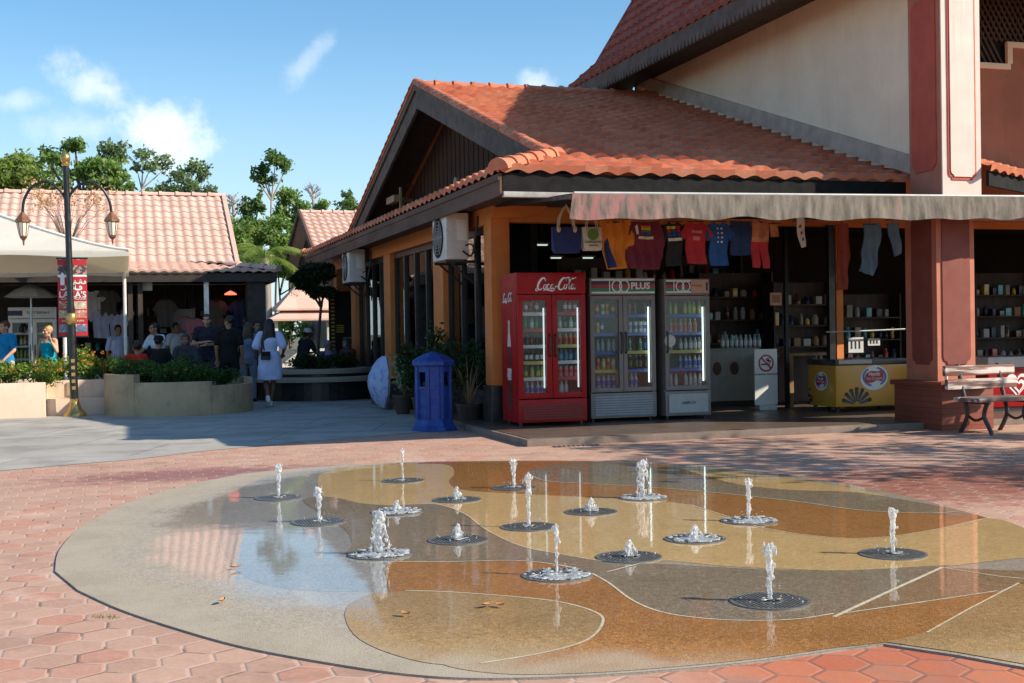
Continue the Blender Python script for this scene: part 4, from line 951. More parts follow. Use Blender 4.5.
# ---- single door cooler
a0, a1 = Yp(666, 419.5, 16.25), Yp(711.3, 416.5, 16.25); sw = a1.x-a0.x
sing = cooler('narrow single door drinks cooler with peach header panel, rightmost of the coolers', 'the narrow cooler', (a0.x+a1.x)/2, 16.25, .1, sw, 2.0, .7, 'cooler_grey', 1, .23, .40,
  [[[B_('lime', 'yellow', 'green'), B_('lime', 'lime', 'yellow')], [B_('orange', 'red', 'white'), B_('clear', 'pink', 'white')], [B_('clear', 'white', 'blue')], [B_('clear', 'blue', 'blue')], [B_('clear', 'clear', 'blue')]]], ['blue', 'blue', 'yellow'], .06)
stripes(sing, -sw/2+.03, .06, 1.80, 1.985); hundred(sing, -.12, 1.893, .17, -.003)
MB().bx(.065, sw/2-.02, -.003, -.0005, 1.80, 1.985).build('header_panel', 'peach_panel', sing)
text('panel_lettering', 'ISOTONIC', .035, (.16, -.005, 1.90), 'stripe_red', sing); MB().bx(sw/2-.06, sw/2-.03, -.006, -.0035, 1.83, 1.95).build('side_mark', 'stripe_navy', sing)
MB().bx(-sw/2+.05, sw/2-.05, -.0095, -.0082, .10, .36).build('badge_plate', 'grey_paint', sing); text('badge_lettering', '100PLUS', .06, (0, -.012, .23), 'stripe_navy', sing)
MB().lathe([(.085, 0), (.085, .003)], (0, 0, 0), 20, Matrix.Translation((-sw/2+.08, -.003, 1.12)) @ rotm(math.pi/2)).build('round_sticker', 'offwhite', sing)
# ------------------------------------------------------------------ freezers
M('freezer_yellow', (.62, .30, .025), .35, .08, 3, coat=.2); M('freezer_lid', (.035, .035, .04), .3, .2); M('logo_red', (.42, .02, .03), .4, .1); M('logo_blue', (.06, .17, .42), .4, .1)
def disc(mb, cx_, cz, rx, rz_, y0, y1, n=28, tilt=0., mp=None):
    pts = [(cx_+rx*math.cos(a)*math.cos(tilt)-rz_*math.sin(a)*math.sin(tilt), cz+rx*math.cos(a)*math.sin(tilt)+rz_*math.sin(a)*math.cos(tilt)) for a in [6.2832*j/n for j in range(n)]]
    mb.prism(pts, y0, y1, mp or (lambda u, v, d: (u, d, v))); return mb
c0 = Yp(836, 411, 16.4); FW, FD, FH = 1.3, .78, .70
fz = thing('ice_cream_freezer', 'yellow chest freezer with round red and blue logos beside the pillar', 'freezer', (c0.x, 16.4, .1))
M('freezer_edge', (.75, .5, .12), .35, .05)
MB().bx(.0, FW, .0, FD, .07, FH).build('chest', 'freezer_yellow', fz, bevel=.03)
MB().bx(-.01, FW+.01, -.01, FD+.01, FH+.002, FH+.085).build('lid_frame', 'freezer_lid', fz, bevel=.012)
MB().bx(.05, FW-.05, .06, FD-.06, FH+.086, FH+.094).build('glass_lid', 'clear_glass', fz)
MB().bx(.05, .62, -.016, -.0105, FH+.02, FH+.08).build('lid_plate', 'grey_paint', fz)
for x in (.08, FW-.08):
    for y in (.08, FD-.08): MB().lathe([(.03, 0), (.03, .075)], (x, y, 0), 8).build('foot', 'black_plastic', fz)
def ice_logo(par, cx_, cz, s_, mp, yo):
    g = lambda d: d
    disc(MB(), cx_, cz, .30*s_, .235*s_, -.003, -.001, tilt=.12, mp=mp).build('logo_oval', 'white_graphic', par)
    b = MB(); n = 20
    for sgn in (0, 1):
        A_ = [(-.1+i*(2.3)/n)+math.pi*sgn+.1 for i in range(n+1)]; A_ = [a-1.0 for a in A_]
        outl = [(cx_+.265*s_*math.cos(a), cz+.19*s_*math.sin(a)+.02*s_) for a in A_]+[(cx_+.215*s_*math.cos(a), cz+.155*s_*math.sin(a)+.02*s_) for a in reversed(A_)]
        b.prism(outl, -.0055, -.0035, mp)
    b.build('logo_swirl', 'logo_blue', par)
    blob = spline([(cx_+x*s_, cz+z*s_, 0) for x, z in ((-.2, -.06), (-.19, .06), (-.08, .13), (.06, .12), (.17, .14), (.2, .03), (.16, -.07), (.06, -.05), (-.04, -.09), (-.14, -.1))], 4)
    MB().prism([(q.x, q.y) for q in blob], -.008, -.006, mp).build('logo_patch', 'logo_red', par)
ice_logo(fz, .67, .50, .80, lambda u, v, d: (u, d, v), 0)
text('logo_lettering', 'Nestlé', .075, (.665, -.011, .555), 'white_graphic', fz, bold=.001); text('logo_lettering', 'Ice Cream', .065, (.665, -.011, .49), 'white_graphic', fz)
ice_logo(fz, .40, .45, .62, lambda u, v, d: (d, .80-u, v), 0)
text('logo_lettering', 'Nestlé', .055, (-.011, .40, .49), 'white_graphic', fz, rz=-math.pi/2); text('logo_lettering', 'Ice Cream', .045, (-.011, .40, .445), 'white_graphic', fz, rz=-math.pi/2)
fan = MB(); cones = MB()
for i in range(7):
    a = R(18+i*24); ca, sa = math.cos(a), math.sin(a); L_ = .20
    q = lambda r_, o_: (.36+ca*r_-sa*o_, .10+sa*r_+ca*o_)
    fan.prism([q(.05, -.008), q(L_, -.03), q(L_+.02, 0), q(L_, .03), q(.05, .008)], -.004, -.002, lambda u, v, d: (u, d, v))
    disc(cones, *q(L_+.035, 0), .034, .034, -.006, -.0042, 12)
fan.build('ice_cream_fan_print', 'stripe_navy', fz); cones.build('scoop_print', 'dark_wood', fz)
lf = MB()
for (u, v, r_) in ((.70, .15, .05), (.74, .22, .045), (.66, .20, .03), (.73, .32, .03), (.75, .10, .04)): disc(lf, u, v, r_, r_*.55, -.004, -.002, 12, tilt=u*9, mp=lambda u, v, d: (d, u, v))
lf.build('leaf_print', 'stripe_navy', fz)
# papers taped to the glass behind the freezer
M('paper', (.55, .55, .53), .8, .08)
for (px, py, w_, h_, lab) in ((856, 345, .27, .24, 'white printed paper sheet hanging above the yellow freezer, larger of two'), (874, 342, .22, .11, 'small white paper slip right of the larger sheet above the freezer')):
    q = Yp(px, py, 17.02); o = thing('paper_notice', lab, 'notice', q)
    MB().bx(-w_/2, w_/2, 0, .003, -h_/2, h_/2).build('sheet', 'paper', o)
    for i in range(3): MB().bx(-w_*.35+i*w_*.26, -w_*.35+i*w_*.26+.03, -.0025, -.0005, -h_*.25, h_*.25).build('print', 'black_plastic', o)
o = MB().tube(spline([tuple(Yp(826, 332, 16.9)), tuple(Yp(860, 331, 16.9)), tuple(Yp(905, 329, 16.9))], 4, False), .012, 6).build('cross_rail', 'grey_paint'); tag(o, 'thin pale rail crossing the opening above the yellow freezer', 'rail')
# red freezer with heart
c0 = Yp(989, 418, 15.3)
rz_ = thing('ice_cream_freezer', 'red chest freezer with white swirled heart behind the bench', 'freezer', (c0.x, 15.3, .1))
MB().bx(0, 1.4, 0, .7, .06, .64).build('chest', 'red_paint', rz_, bevel=.03); MB().bx(-.01, 1.41, -.01, .71, .642, .80).build('lid_frame', 'grey_paint', rz_, bevel=.015)
MB().bx(.06, 1.34, .06, .64, .801, .808).build('glass_lid', 'clear_glass', rz_); MB().bx(.03, 1.37, .03, .67, 0, .055).build('kick_base', 'black_plastic', rz_)
def heart(cx_, cz, s_, n=40):
    return [(cx_+s_*.0625*16*math.sin(a)**3*.95, cz+s_*.0625*(13*math.cos(a)-5*math.cos(2*a)-2*math.cos(3*a)-math.cos(4*a))) for a in [6.2832*j/n for j in range(n)]]
for q, (s_, m_) in enumerate(((.20, 'white_graphic'), (.155, 'red_paint'), (.115, 'white_graphic'), (.065, 'red_paint'))):
    MB().prism(heart(.50+.01*q, .40-.012*q, s_), -.004-.003*q, -.002-.003*q, lambda u, v, d: (u, d, v)).build('heart_logo', m_, rz_)
text('wordmark', "WALL'S", .05, (.50, -.004, .16), 'white_graphic', rz_)
# bottle standing on the pillar base
M('bottle_clear', (.35, .36, .36), .15, .1, coat=.6)
q = Yp(986, 362, 14.5)
bt_ = thing('pump_bottle', 'pale pump bottle standing at the back beside the red pillar', 'bottle', (10.94, 14.72, .646))
MB().lathe([(.03, 0), (.035, .01), (.035, .13), (.015, .17), (.013, .19)], n=12).build('body', 'bottle_clear', bt_, smooth=True); MB().lathe([(.016, .19), (.016, .215), (.006, .22), (.006, .24)], n=10).bx(-.006, .035, -.006, .006, .24, .252).build('pump', 'white_paint', bt_)
bt_.location = (10.98, 14.76, .646)
cu_p = thing('paper_cup', 'tiny white cup left on the pillar base corner', 'cup', (10.30, 13.80, .646)); MB().lathe([(.018, 0), (.024, .075), (.022, .075), (.016, .004)], n=12).build('cup_wall', 'white_graphic', cu_p, smooth=True)
# no smoking stand
q = Yp(766.5, 399, 17.4)
ns_ = thing('sign_stand', 'white floor stand with red no smoking ring', 'sign', (q.x, 17.4, .1))
MB().bx(-.20, .20, 0, .04, .08, .95).build('board', 'white_paint', ns_, bevel=.01); MB().bx(-.15, .15, -.06, .10, 0, .078).build('foot', 'offwhite', ns_, bevel=.01)
rg = MB(); n = 32; vs = []; fs = []
for j in range(n):
    a = 6.2832*j/n; vs += [(.135*math.cos(a), -.004, .73+.135*math.sin(a)), (.108*math.cos(a), -.004, .73+.108*math.sin(a))]
for j in range(n): fs.append((2*j, 2*j+1, 2*((j+1) % n)+1, 2*((j+1) % n)))
rg.add(vs, fs); rg.bar((-.085, -.006, .815), (.085, -.006, .645), .004, .026, up=(0, 0, 1)); rg.build('ban_ring', 'logo_red', ns_, recalc=False)
cg = MB().bx(-.09, .05, -.003, -.001, .70, .722).bx(.056, .075, -.003, -.001, .70, .722)
cg.build('cigarette', 'black_plastic', ns_); pen_ = MB(); pen(pen_, [(.05, .73), (.08, .76), (.03, .78), (.06, .81)], .012, .02, yy=-.002); pen(pen_, [(.02, .73), (.045, .76), (0, .78), (.03, .81)], .010, .018, yy=-.002); pen_.build('smoke', 'black_plastic', ns_, recalc=False)
text('lettering', 'DILARANG MEROKOK', .042, (0, -.003, .555), 'black_plastic', ns_)
# pale cabinet behind it, table frame, shelves with goods
q0, q1 = Yp(712, 398, 18.6), Yp(752, 398, 18.6)
cb = thing('cabinet', 'pale grey counter cabinet in the dim shop behind the sign stand', 'cabinet', ((q0.x+q1.x)/2, 18.6, .1)); hw = (q1.x-q0.x)/2+.12
M('dim_cream', (.33, .31, .27), .6, .1)
MB().bx(-hw, hw, 0, .5, .08, .92).build('carcass', 'dim_cream', cb, bevel=.01); MB().bx(-hw-.02, hw+.02, -.02, .52, .922, .95).build('top', 'dim_cream', cb); MB().bx(-hw+.03, hw-.03, .03, .47, 0, .079).build('plinth', 'black_plastic', cb)
for x in (-hw*.55, hw*.1): disc(MB(), x, .62, .08, .11, -.004, -.001, 20).build('round_print', 'fascia_brown', cb)
for i in range(9):
    o = bpy.data.objects.new('drink_bottle', drink('bottle', 'clear', 'white', 'white')); COL.objects.link(o); o.location = (cb.location.x-.1+i*.085, 18.72, 1.053)
    tag(o, 'small clear bottle in the row on top of the pale cabinet', 'bottle', 'row of bottles on the pale cabinet')
q0, q1 = Yp(790, 400, 17.7), Yp(842, 398, 17.7)
tb = thing('display_table', 'wooden display table frame between the sign stand and the yellow freezer', 'table', ((q0.x+q1.x)/2, 18.0, .1)); hw = (q1.x-q0.x)/2
MB().bx(-hw, hw, -.3, .5, .82, .87).build('tabletop', 'tan_wood', tb, bevel=.006)
for x in (-hw+.04, hw-.04):
    for y in (-.26, .46): MB().bx(x-.035, x+.035, y-.035, y+.035, 0, .819).build('leg', 'tan_wood', tb)
MB().bx(-hw+.05, hw-.05, .40, .42, .05, .80).build('back_panel', 'dark_wood', tb)
rr = random.Random(11)
GOODS = ['drink_brown', 'drink_red', 'dim_cream', 'drink_teal', 'tan_wood', 'grey_paint', 'drink_yellow', 'stripe_navy']
def shelf_unit(x, y, w_, h, lab, n_sh=5, seed=0):
    t = thing('shelf_unit', lab, 'shelf', (x, y, .1)); rr = random.Random(seed)
    MB().bx(-w_/2, -w_/2+.03, 0, .4, 0, h).build('side_panel', 'dark_wood', t); MB().bx(w_/2-.03, w_/2, 0, .4, 0, h).build('side_panel', 'dark_wood', t)
    MB().bx(-w_/2+.03, w_/2-.03, .38, .4, 0, h).build('back_panel', 'dark_wood', t)
    for i in range(n_sh):
        z = .15+i*(h-.2)/n_sh; MB().bx(-w_/2+.03, w_/2-.03, .0, .379, z, z+.025).build('shelf_board', 'dark_wood', t)
        xx = -w_/2+.06
        while xx < w_/2-.16:
            ww = rr.uniform(.07, .15); hh = rr.uniform(.10, .24); m_ = rr.choice(GOODS)
            kind = rr.choice(('box', 'jar')); 
            if kind == 'box': o = MB().bx(-ww/2, ww/2, -.06, .06, 0, hh).build('gift_box', m_, None, bevel=.006)
            else: o = MB().lathe([(.03, 0), (ww*.45, .01), (ww*.45, hh*.7), (ww*.3, hh*.85), (ww*.3, hh)], n=10).build('jar', m_, None, smooth=True)
            o.location = (x+xx+ww/2, y+.12, .1+z+.027); 
            tag(o, '%s on the %s' % ('gift box' if kind == 'box' else 'souvenir jar', lab.split(' with')[0]), 'souvenir', ('gift boxes' if kind == 'box' else 'souvenir jars')+' on the '+lab.split(' with')[0])
            xx += ww+rr.uniform(.02, .12)
shelf_unit(Yp(737, 330, 20.5).x, 20.5, 1.5, 2.3, 'dark shelf behind the pale cabinet with small goods', 5, 4)
shelf_unit(Yp(806, 330, 20.0).x, 20.0, 1.3, 2.1, 'dark shelf behind the display table with small goods', 5, 5)
shelf_unit(Yp(870, 330, 20.8).x, 20.8, 1.4, 1.9, 'dark shelf behind the yellow freezer with small goods', 4, 6)
shelf_unit(Yp(690, 250, 21.6).x, 21.6, 2.2, 2.7, 'tall dark shelf at the back of the shop with small goods', 6, 9)
shelf_unit(Yp(1010, 330, 20.6).x, 20.6, 1.6, 2.3, 'dark shelf right of the pillar with small goods', 5, 12)
shelf_unit(Yp(620, 250, 20.8).x, 20.8, 2.4, 2.6, 'dark shelf behind the coolers with small goods', 6, 8)
q = Yp(776, 299, 17.5); bx_ = thing('card_notice', 'small tan square card fixed beside the steel post', 'notice', q); MB().bx(-.1, .1, 0, .02, -.1, .1).build('card', 'peach_panel', bx_); MB().bx(-.07, .07, -.003, -.001, -.06, .06).build('print', 'tan_wood', bx_)
# shop ceiling lamps (lit)
emis('lamp_white', (.80, 1., .92), .5)
for (px, py, y_, lab) in ((542, 245, 19.5, 'leftmost'), (556, 258, 20.3, 'middle'), (588, 258, 20.6, 'rightmost')):
    q = Yp(px, py, y_); l = thing('ceiling_lamp', lab+' small glowing lamp strip in the dark shop above the coolers', 'lamp', q)
    MB().bx(-.09, .09, -.025, .025, -.010, .010).build('diffuser', 'lamp_white', l); MB().bx(-.13, .13, -.035, .035, .0125, .04).build('housing', 'grey_paint', l); MB().bx(-.01, .01, -.01, .01, .041, 3.2-q.z).build('rod', 'black_metal', l)
# ------------------------------------------------------------------ clothes and bags hung under the awning
GY = 15.22
def fabric(name, c, v=.12): return M(name, c, .9, v, 6, bump=.1, bscale=60)
def garment(name, label, cat, poly, mat, px, py, s_, y=GY, waves=9., amp=.02, parts=(), rz=0., seed=0, rail=3.0):
    """cloth thing hung from the rail; poly in metres around the hanging point (x right, z up), z0 = top"""
    q = Yp(px, py, y); t = thing(name, label, cat, (q.x, y, q.z), rz); rr = random.Random(seed+int(px))
    ph = rr.random()*6
    def wave(u, v, d): return (u+.007*math.sin(v*11+ph*2), d+amp*.8*math.sin(u*waves*5+ph+v*3)*(.3-v)+.005*math.sin(u*95+ph)*(.2-v)+.014*math.sin(v*15+ph), v-.010*math.sin(u*9+ph))
    def fine(poly):
        out = []
        for i in range(len(poly)):
            a, b = Vector((*poly[i], 0)), Vector((*poly[(i+1) % len(poly)], 0)); n = max(1, int((b-a).length/.04))
            out += [(a+(b-a)*k/n).to_tuple()[:2] for k in range(n)]
        return out
    def cloth(poly, d0, d1, nm, m_):
        xs = [p_[0] for p_ in poly]; bm = bmesh.new(); P_ = fine(poly)
        vs = [bm.verts.new((u, 0, v)) for u, v in P_]; f = bm.faces.new(vs)
        for k in range(int(min(xs)/.03)-1, int(max(xs)/.03)+2):
            bmesh.ops.bisect_plane(bm, geom=bm.verts[:]+bm.edges[:]+bm.faces[:], plane_co=(k*.03+.001, 0, 0), plane_no=(1, 0, 0))
        zs = [p_[1] for p_ in poly]
        for k in range(int(min(zs)/.06)-1, int(max(zs)/.06)+2):
            bmesh.ops.bisect_plane(bm, geom=bm.verts[:]+bm.edges[:]+bm.faces[:], plane_co=(0, 0, k*.06+.003), plane_no=(0, 0, 1))
        bmesh.ops.triangulate(bm, faces=bm.faces[:])
        for vv in bm.verts: vv.co = wave(vv.co.x, vv.co.z, d0)
        ex = bmesh.ops.extrude_face_region(bm, geom=bm.faces[:])
        for e in ex['geom']:
            if isinstance(e, bmesh.types.BMVert): e.co.y += d1-d0
        bmesh.ops.recalc_face_normals(bm, faces=bm.faces)
        me = bpy.data.meshes.new(nm); bm.to_mesh(me); bm.free(); me.polygons.foreach_set('use_smooth', [True]*len(me.polygons)); me.set_sharp_from_angle(angle=R(50))
        return link_mesh(nm, me, m_, t)
    cloth([(a*s_, b*s_) for a, b in poly], 0, .02, 'cloth', mat)
    for nm, pl, m_ in parts: cloth([(a*s_, b*s_) for a, b in pl], -.006, -.002, nm, m_)
    hk = MB().tube([(0, .01, -.02), (0, .01, max(.02, rail-q.z))], .004, 5).bx(-.12*s_, .12*s_, .006, .014, -.01, .002); hk.build('hanger', 'black_plastic', t)
    return t, wave
TEE = [(-.10, 0), (-.05, -.035), (.05, -.035), (.10, 0), (.22, -.05), (.34, -.22), (.24, -.30), (.20, -.24), (.20, -.66), (-.20, -.66), (-.20, -.24), (-.24, -.30), (-.34, -.22), (-.22, -.05)]
RECT = lambda w_, h_, o=0.: [(-w_/2, -o), (w_/2, -o), (w_/2, -o-h_), (-w_/2, -o-h_)]
fabric('f_navy', (.02, .03, .12)); fabric('f_cream', (.62, .54, .42)); fabric('f_orange', (.62, .20, .02)); fabric('f_maroon', (.16, .02, .04)); fabric('f_black', (.016, .016, .018)); fabric('f_red', (.45, .03, .04)); fabric('f_blue', (.02, .10, .33)); fabric('f_bluedark', (.015, .045, .14)); fabric('f_floral', (.50, .20, .10), .5); fabric('f_denim', (.12, .22, .34)); fabric('f_rust', (.28, .06, .035)); fabric('f_rope', (.50, .36, .22)); fabric('f_green', (.10, .20, .04)); fabric('f_yellow', (.65, .48, .05)); fabric('f_white', (.7, .68, .64)); fabric('f_pink', (.6, .22, .25)); fabric('f_lav', (.50, .50, .70)); fabric('f_print', (.12, .10, .08))
def bag(label, mat, px, py, w_, h_, rope, lettering=None):
    q = Yp(px, py, GY); t = thing('tote_bag', label, 'bag', (q.x, GY, q.z))
    mb = MB(); pr = [(-w_/2, 0), (w_/2, 0), (w_/2*.94, -h_*.85), (w_/2*.8, -h_), (-w_/2*.8, -h_), (-w_/2*.94, -h_*.85)]
    mb.prism(pr, -.05, .05, lambda u, v, d: (u, d*(.35-v/h_*.9), v)); mb.build('body', mat, t, bevel=.015)
    for dy in (-.03, .03):
        MB().tube(spline([(-w_*.28, dy-.002, -.05), (-w_*.22, dy, .12), (-w_*.02, dy*.5, 3.0-q.z), (w_*.02, dy*.5, 3.0-q.z), (w_*.22, dy, .12), (w_*.28, dy-.002, -.05)], 6, False), .012 if rope else .008, 6).build('handle', 'f_rope', t, smooth=True)
    if rope:
        for x in (-w_*.28, w_*.28): MB().sph((x, -.035, -.03), (.03, .03, .045), 10, 7).build('rope_knot', 'f_rope', t, smooth=True)
    return t
bag('navy blue tote bag with thick rope handles, first in the hanging row', 'f_navy', 566, 227, .40, .34, True)
b2 = bag('cream tote bag with green round print hanging beside the navy bag', 'f_cream', 591.5, 227, .27, .31, False)
disc(MB(), 0, -.10, .075, .075, -.056, -.050, 20).build('round_print', 'f_green', b2); text('lettering', 'LANGKAWI', .045, (0, -.060, -.20), 'f_print', b2); text('lettering', 'MALAYSIA', .028, (0, -.062, -.245), 'f_print', b2)
garment('hanging_shirt', 'bright orange shirt with navy side stripe hanging under the awning', 'shirt', [(-.22, .02), (.24, .03), (.30, -.30), (.18, -.32), (.16, -.60), (-.14, -.62), (-.20, -.3), (-.26, -.26)], 'f_orange', 615.5, 222, 1., parts=[('side_stripe', [(-.17, -.28), (-.12, -.2), (.0, -.58), (-.12, -.605)], 'f_navy')], amp=.05)
garment('hanging_shirt', 'dark maroon shirt with small rainbow print hanging beside the orange shirt', 'shirt', [(-.22, .0), (.2, .02), (.3, -.3), (.22, -.52), (.2, -.62), (-.22, -.62), (-.28, -.52), (-.26, -.3)], 'f_maroon', 645, 222, 1., amp=.04,
  parts=[('white_print', [(-.15, -.06), (-.11, -.03), (-.10, -.16), (-.13, -.16)], 'f_white'), ('orange_print', RECT(.13, .03, .04), 'f_orange'), ('yellow_print', RECT(.13, .025, .071), 'f_yellow'), ('green_print', RECT(.13, .025, .10), 'f_green'), ('blue_print', RECT(.13, .03, .13), 'f_blue'), ('name_print', RECT(.2, .035, .185), 'f_cream')])
garment('hanging_shirt', 'black T-shirt with yellow, red and blue block print', 'shirt', [(a*.55, b*.9) for a, b in TEE], 'f_black', 674, 221, 1.,
  parts=[('block_print', [(-.1+.07*(i % 3), -.06-.05*(i//3)), (-.045+.07*(i % 3), -.06-.05*(i//3)), (-.045+.07*(i % 3), -.10-.05*(i//3)), (-.1+.07*(i % 3), -.10-.05*(i//3))], m_) for i, m_ in enumerate(('f_yellow', 'f_yellow', 'f_red', 'f_red', 'f_blue', 'f_red', 'f_blue', 'f_blue', 'f_blue'))]+[('name_print', RECT(.2, .04, .22), 'f_white')])
garment('hanging_shirt', 'red T-shirt with faded pale print beside the black T-shirt', 'shirt', [(a*.72, b*.86) for a, b in TEE], 'f_red', 696, 221, 1., parts=[('pale_print', RECT(.15, .035, .12), 'f_pink'), ('pale_print', RECT(.10, .05, .2), 'f_pink')])
garment('hanging_shirt', 'bright blue T-shirt with column of white dots', 'shirt', [(a*.66, b*.9) for a, b in TEE], 'f_blue', 719, 221, 1., parts=[('white_dot', [(x-.012, z), (x+.012, z), (x+.012, z-.025), (x-.012, z-.025)], 'f_white') for x in (-.03, .03) for z in (-.08, -.14, -.20, -.26)])
garment('hanging_shirt', 'plain dark blue cloth hanging right of the dotted shirt', 'cloth', [(-.15, .02), (.15, .02), (.16, -.44), (-.16, -.45)], 'f_bluedark', 741, 222, 1.)
garment('hanging_trousers', 'red child romper with patterned top hanging from the rail', 'romper', [(-.12, .02), (.12, .02), (.13, -.28), (.12, -.62), (.03, -.62), (.0, -.36), (-.03, -.62), (-.13, -.62), (-.13, -.28)], 'f_red', 760, 222, 1., parts=[('patterned_top', [(-.12, .02), (.12, .02), (.125, -.26), (-.125, -.27)], 'f_floral')])
garment('hanging_cloth', 'small brown patterned cloth right of the red romper', 'cloth', RECT(.12, .18), 'f_floral', 774, 223, 1.)
garment('hanging_cloth', 'narrow white spotted cloth hanging alone in mid opening', 'cloth', [(-.06, .05), (.05, .05), (.10, -.28), (.09, -.36), (.02, -.38), (-.02, -.2)], 'f_white', 800, 221, 1., parts=[('spot', [(-.02+dx, -.06+dz), (.01+dx, -.06+dz), (.01+dx, -.10+dz), (-.02+dx, -.10+dz)], 'f_print') for dx, dz in ((0, 0), (.03, -.09), (.05, -.18))])
garment('hanging_dress', 'long dim rust dress hanging inside left of the denim trousers', 'dress', [(-.06, .0), (.10, .02), (.13, -.5), (.07, -.98), (-.12, -1.0), (-.08, -.5)], 'f_rust', 842, 225, 1., y=16.5)
garment('hanging_trousers', 'blue denim trousers hanging from the rail before the pillar', 'trousers', [(-.10, .02), (.2, .03), (.18, -.3), (.06, -.78), (-.20, -.72), (-.12, -.35)], 'f_denim', 870, 224, 1., y=16.5)
garment('hanging_trousers', 'short greyish denim piece hanging right of the trousers', 'trousers', [(-.09, .02), (.12, .02), (.15, -.46), (.03, -.50), (-.06, -.2)], 'f_denim', 893, 224, 1., y=16.5)
# ------------------------------------------------------------------ bench at right
M('bench_slat', (.17, .075, .055), .45, .25, 4, stretch=(.3, 4, 4), col2=(.62, .53, .48), c2amt=(.48, .62), c2scale=3.5); M('bench_iron', (.045, .032, .028), .5, .3)
q = G(974, 429, 0); be = thing('park_bench', 'worn slatted wooden bench with curved iron legs in front of the red freezer', 'bench', (q.x-.22, 13.2, 0), R(6))
for i, (y, z) in enumerate(((.30, .80), (.26, .63))):
    MB().bx(-.58, .58, y-.028, y+.028, z-.065, z+.065).build('back_slat', 'bench_slat', be, bevel=.012)
for i in range(4): MB().bx(-.48, .48, -.20+i*.115, -.20+i*.115+.10, .42, .47).build('seat_slat', 'bench_slat', be, bevel=.008)
for x in (-.33, .33):
    fr = MB()
    fr.tube(spline([(x, -.26, .0), (x, -.20, .10), (x, -.12, .24), (x, -.16, .38), (x, -.20, .42)], 6, False), .028, 7)
    fr.tube(spline([(x, .30, .0), (x, .22, .12), (x, .16, .26), (x, .20, .42), (x, .26, .62), (x, .32, .88)], 6, False), .028, 7)
    fr.tube([(x, -.22, .41), (x, .22, .41)], .022, 7); fr.tube(spline([(x, -.14, .24), (x, .02, .18), (x, .17, .24)], 6, False), .018, 6)
    fr.build('leg_frame', 'bench_iron', be, smooth=True)
# ------------------------------------------------------------------ blue litter bin
q = G(436, 431.5, .0); bi = thing('litter_bin', 'dark blue octagonal litter bin with peaked lid by the shop corner', 'bin', (q.x, q.y+.1, 0), R(-10))
oc = math.pi/8
def octb(prof): return MB().lathe(prof, n=8, ang0=oc, c=(0, 0, 0))
octb([(.335, 0), (.335, .05), (.30, .09), (.265, .17), (.265, .18)]).build('base', 'blue_paint', bi)
bd = MB()
for j in range(8):
    a = oc+j*math.pi/4; bd.bar((.245*math.cos(a), .245*math.sin(a), .18), (.245*math.cos(a), .245*math.sin(a), .92), .055, .055, up=(math.cos(a), math.sin(a), 0))
bd.build('corner_posts', 'blue_paint', bi, bevel=.006)
octb([(.245, .181), (.245, .62)]).build('body', 'blue_paint', bi)
octb([(.262, .60), (.262, .635)]).build('waist_band', 'blue_paint', bi); octb([(.262, .84), (.262, .92)]).build('top_band', 'blue_paint', bi)
wp = MB()
for j in range(8):
    if j in (4, 6): 
        a0_ = oc+j*math.pi/4; a1_ = a0_+math.pi/4
        A_, B__ = Vector((.243*math.cos(a0_), .243*math.sin(a0_), 0)), Vector((.243*math.cos(a1_), .243*math.sin(a1_), 0))
        for f0, f1 in ((0, .2), (.8, 1)): wp.bar(A_+(B__-A_)*(f0+f1)/2+Vector((0, 0, .636)), A_+(B__-A_)*(f0+f1)/2+Vector((0, 0, .839)), .2*(B__-A_).length, .01, up=(math.cos(a0_+.39), math.sin(a0_+.39), 0))
        continue
    a0_ = oc+j*math.pi/4; a1_ = a0_+math.pi/4
    A_, B__ = Vector((.243*math.cos(a0_), .243*math.sin(a0_), .636)), Vector((.243*math.cos(a1_), .243*math.sin(a1_), .636)); M_ = (A_+B__)/2
    wp.bar(M_, M_+Vector((0, 0, .203)), (B__-A_).length, .012, up=(M_.x, M_.y, 0))
wp.build('window_panels', 'blue_paint', bi)
octb([(.20, .625), (.20, .70)]).build('liner_bag', 'black_plastic', bi)
octb([(.30, .921), (.315, .935), (.315, .985), (.30, 1.0), (.22, 1.05), (.10, 1.10), (.02, 1.125)]).build('lid', 'blue_paint', bi)
# ================================================================== LEFT SIDE: food court, planters, lamp, tent
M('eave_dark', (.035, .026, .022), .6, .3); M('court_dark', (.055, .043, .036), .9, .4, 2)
fc = thing('food_court', 'long low food court with pink tiled two tier roof behind the planters', 'building', (-2, 29, 0))
PF = lambda mb, name, mat, par=None, **kw: P(mb, name, mat, par, root=fc, **kw)
s_up = (4.97-3.06)/3.5; L1 = math.sqrt(1+s_up*s_up)*3.5
up = tile_mb((-9, 29.5, 3.06), (1, 0, 0), (0, 1, s_up), 11.72, L1, tw=.22, rl=.36, A=.035, B=.028, ns=8)
ur_ = PF(up, 'upper_roof', 'pink_tile', smooth=True)
PF(caps((-9, 33, 5.0), (2.74, 33, 5.0), .09, .4), 'ridge_tiles', 'pink_tile', ur_, smooth=True)
PF(MB().bar((2.72, 29.45, 3.05), (2.72, 33, 5.0), .10, .10), 'verge_tiles', 'pink_tile', ur_)
lo_ = tile_mb((-9, 27.5, 2.76), (1, 0, 0), (0, 1, .16), 12.45, 2.2, tw=.22, rl=.36, A=.035, B=.026, clips=[((3.42, 27.5, 0), (1, 1, 0))])
sd_ = tile_mb((3.42, 27.5, 2.76), (0, 1, 0), (-1, 0, .16), 8, 1.2, tw=.22, rl=.36, A=.035, B=.026, clips=[((3.42, 27.5, 0), (-1, -1, 0))])
lo_.add(sd_.v, sd_.f); lr_ = PF(lo_, 'lower_roof', 'pink_tile', smooth=True)
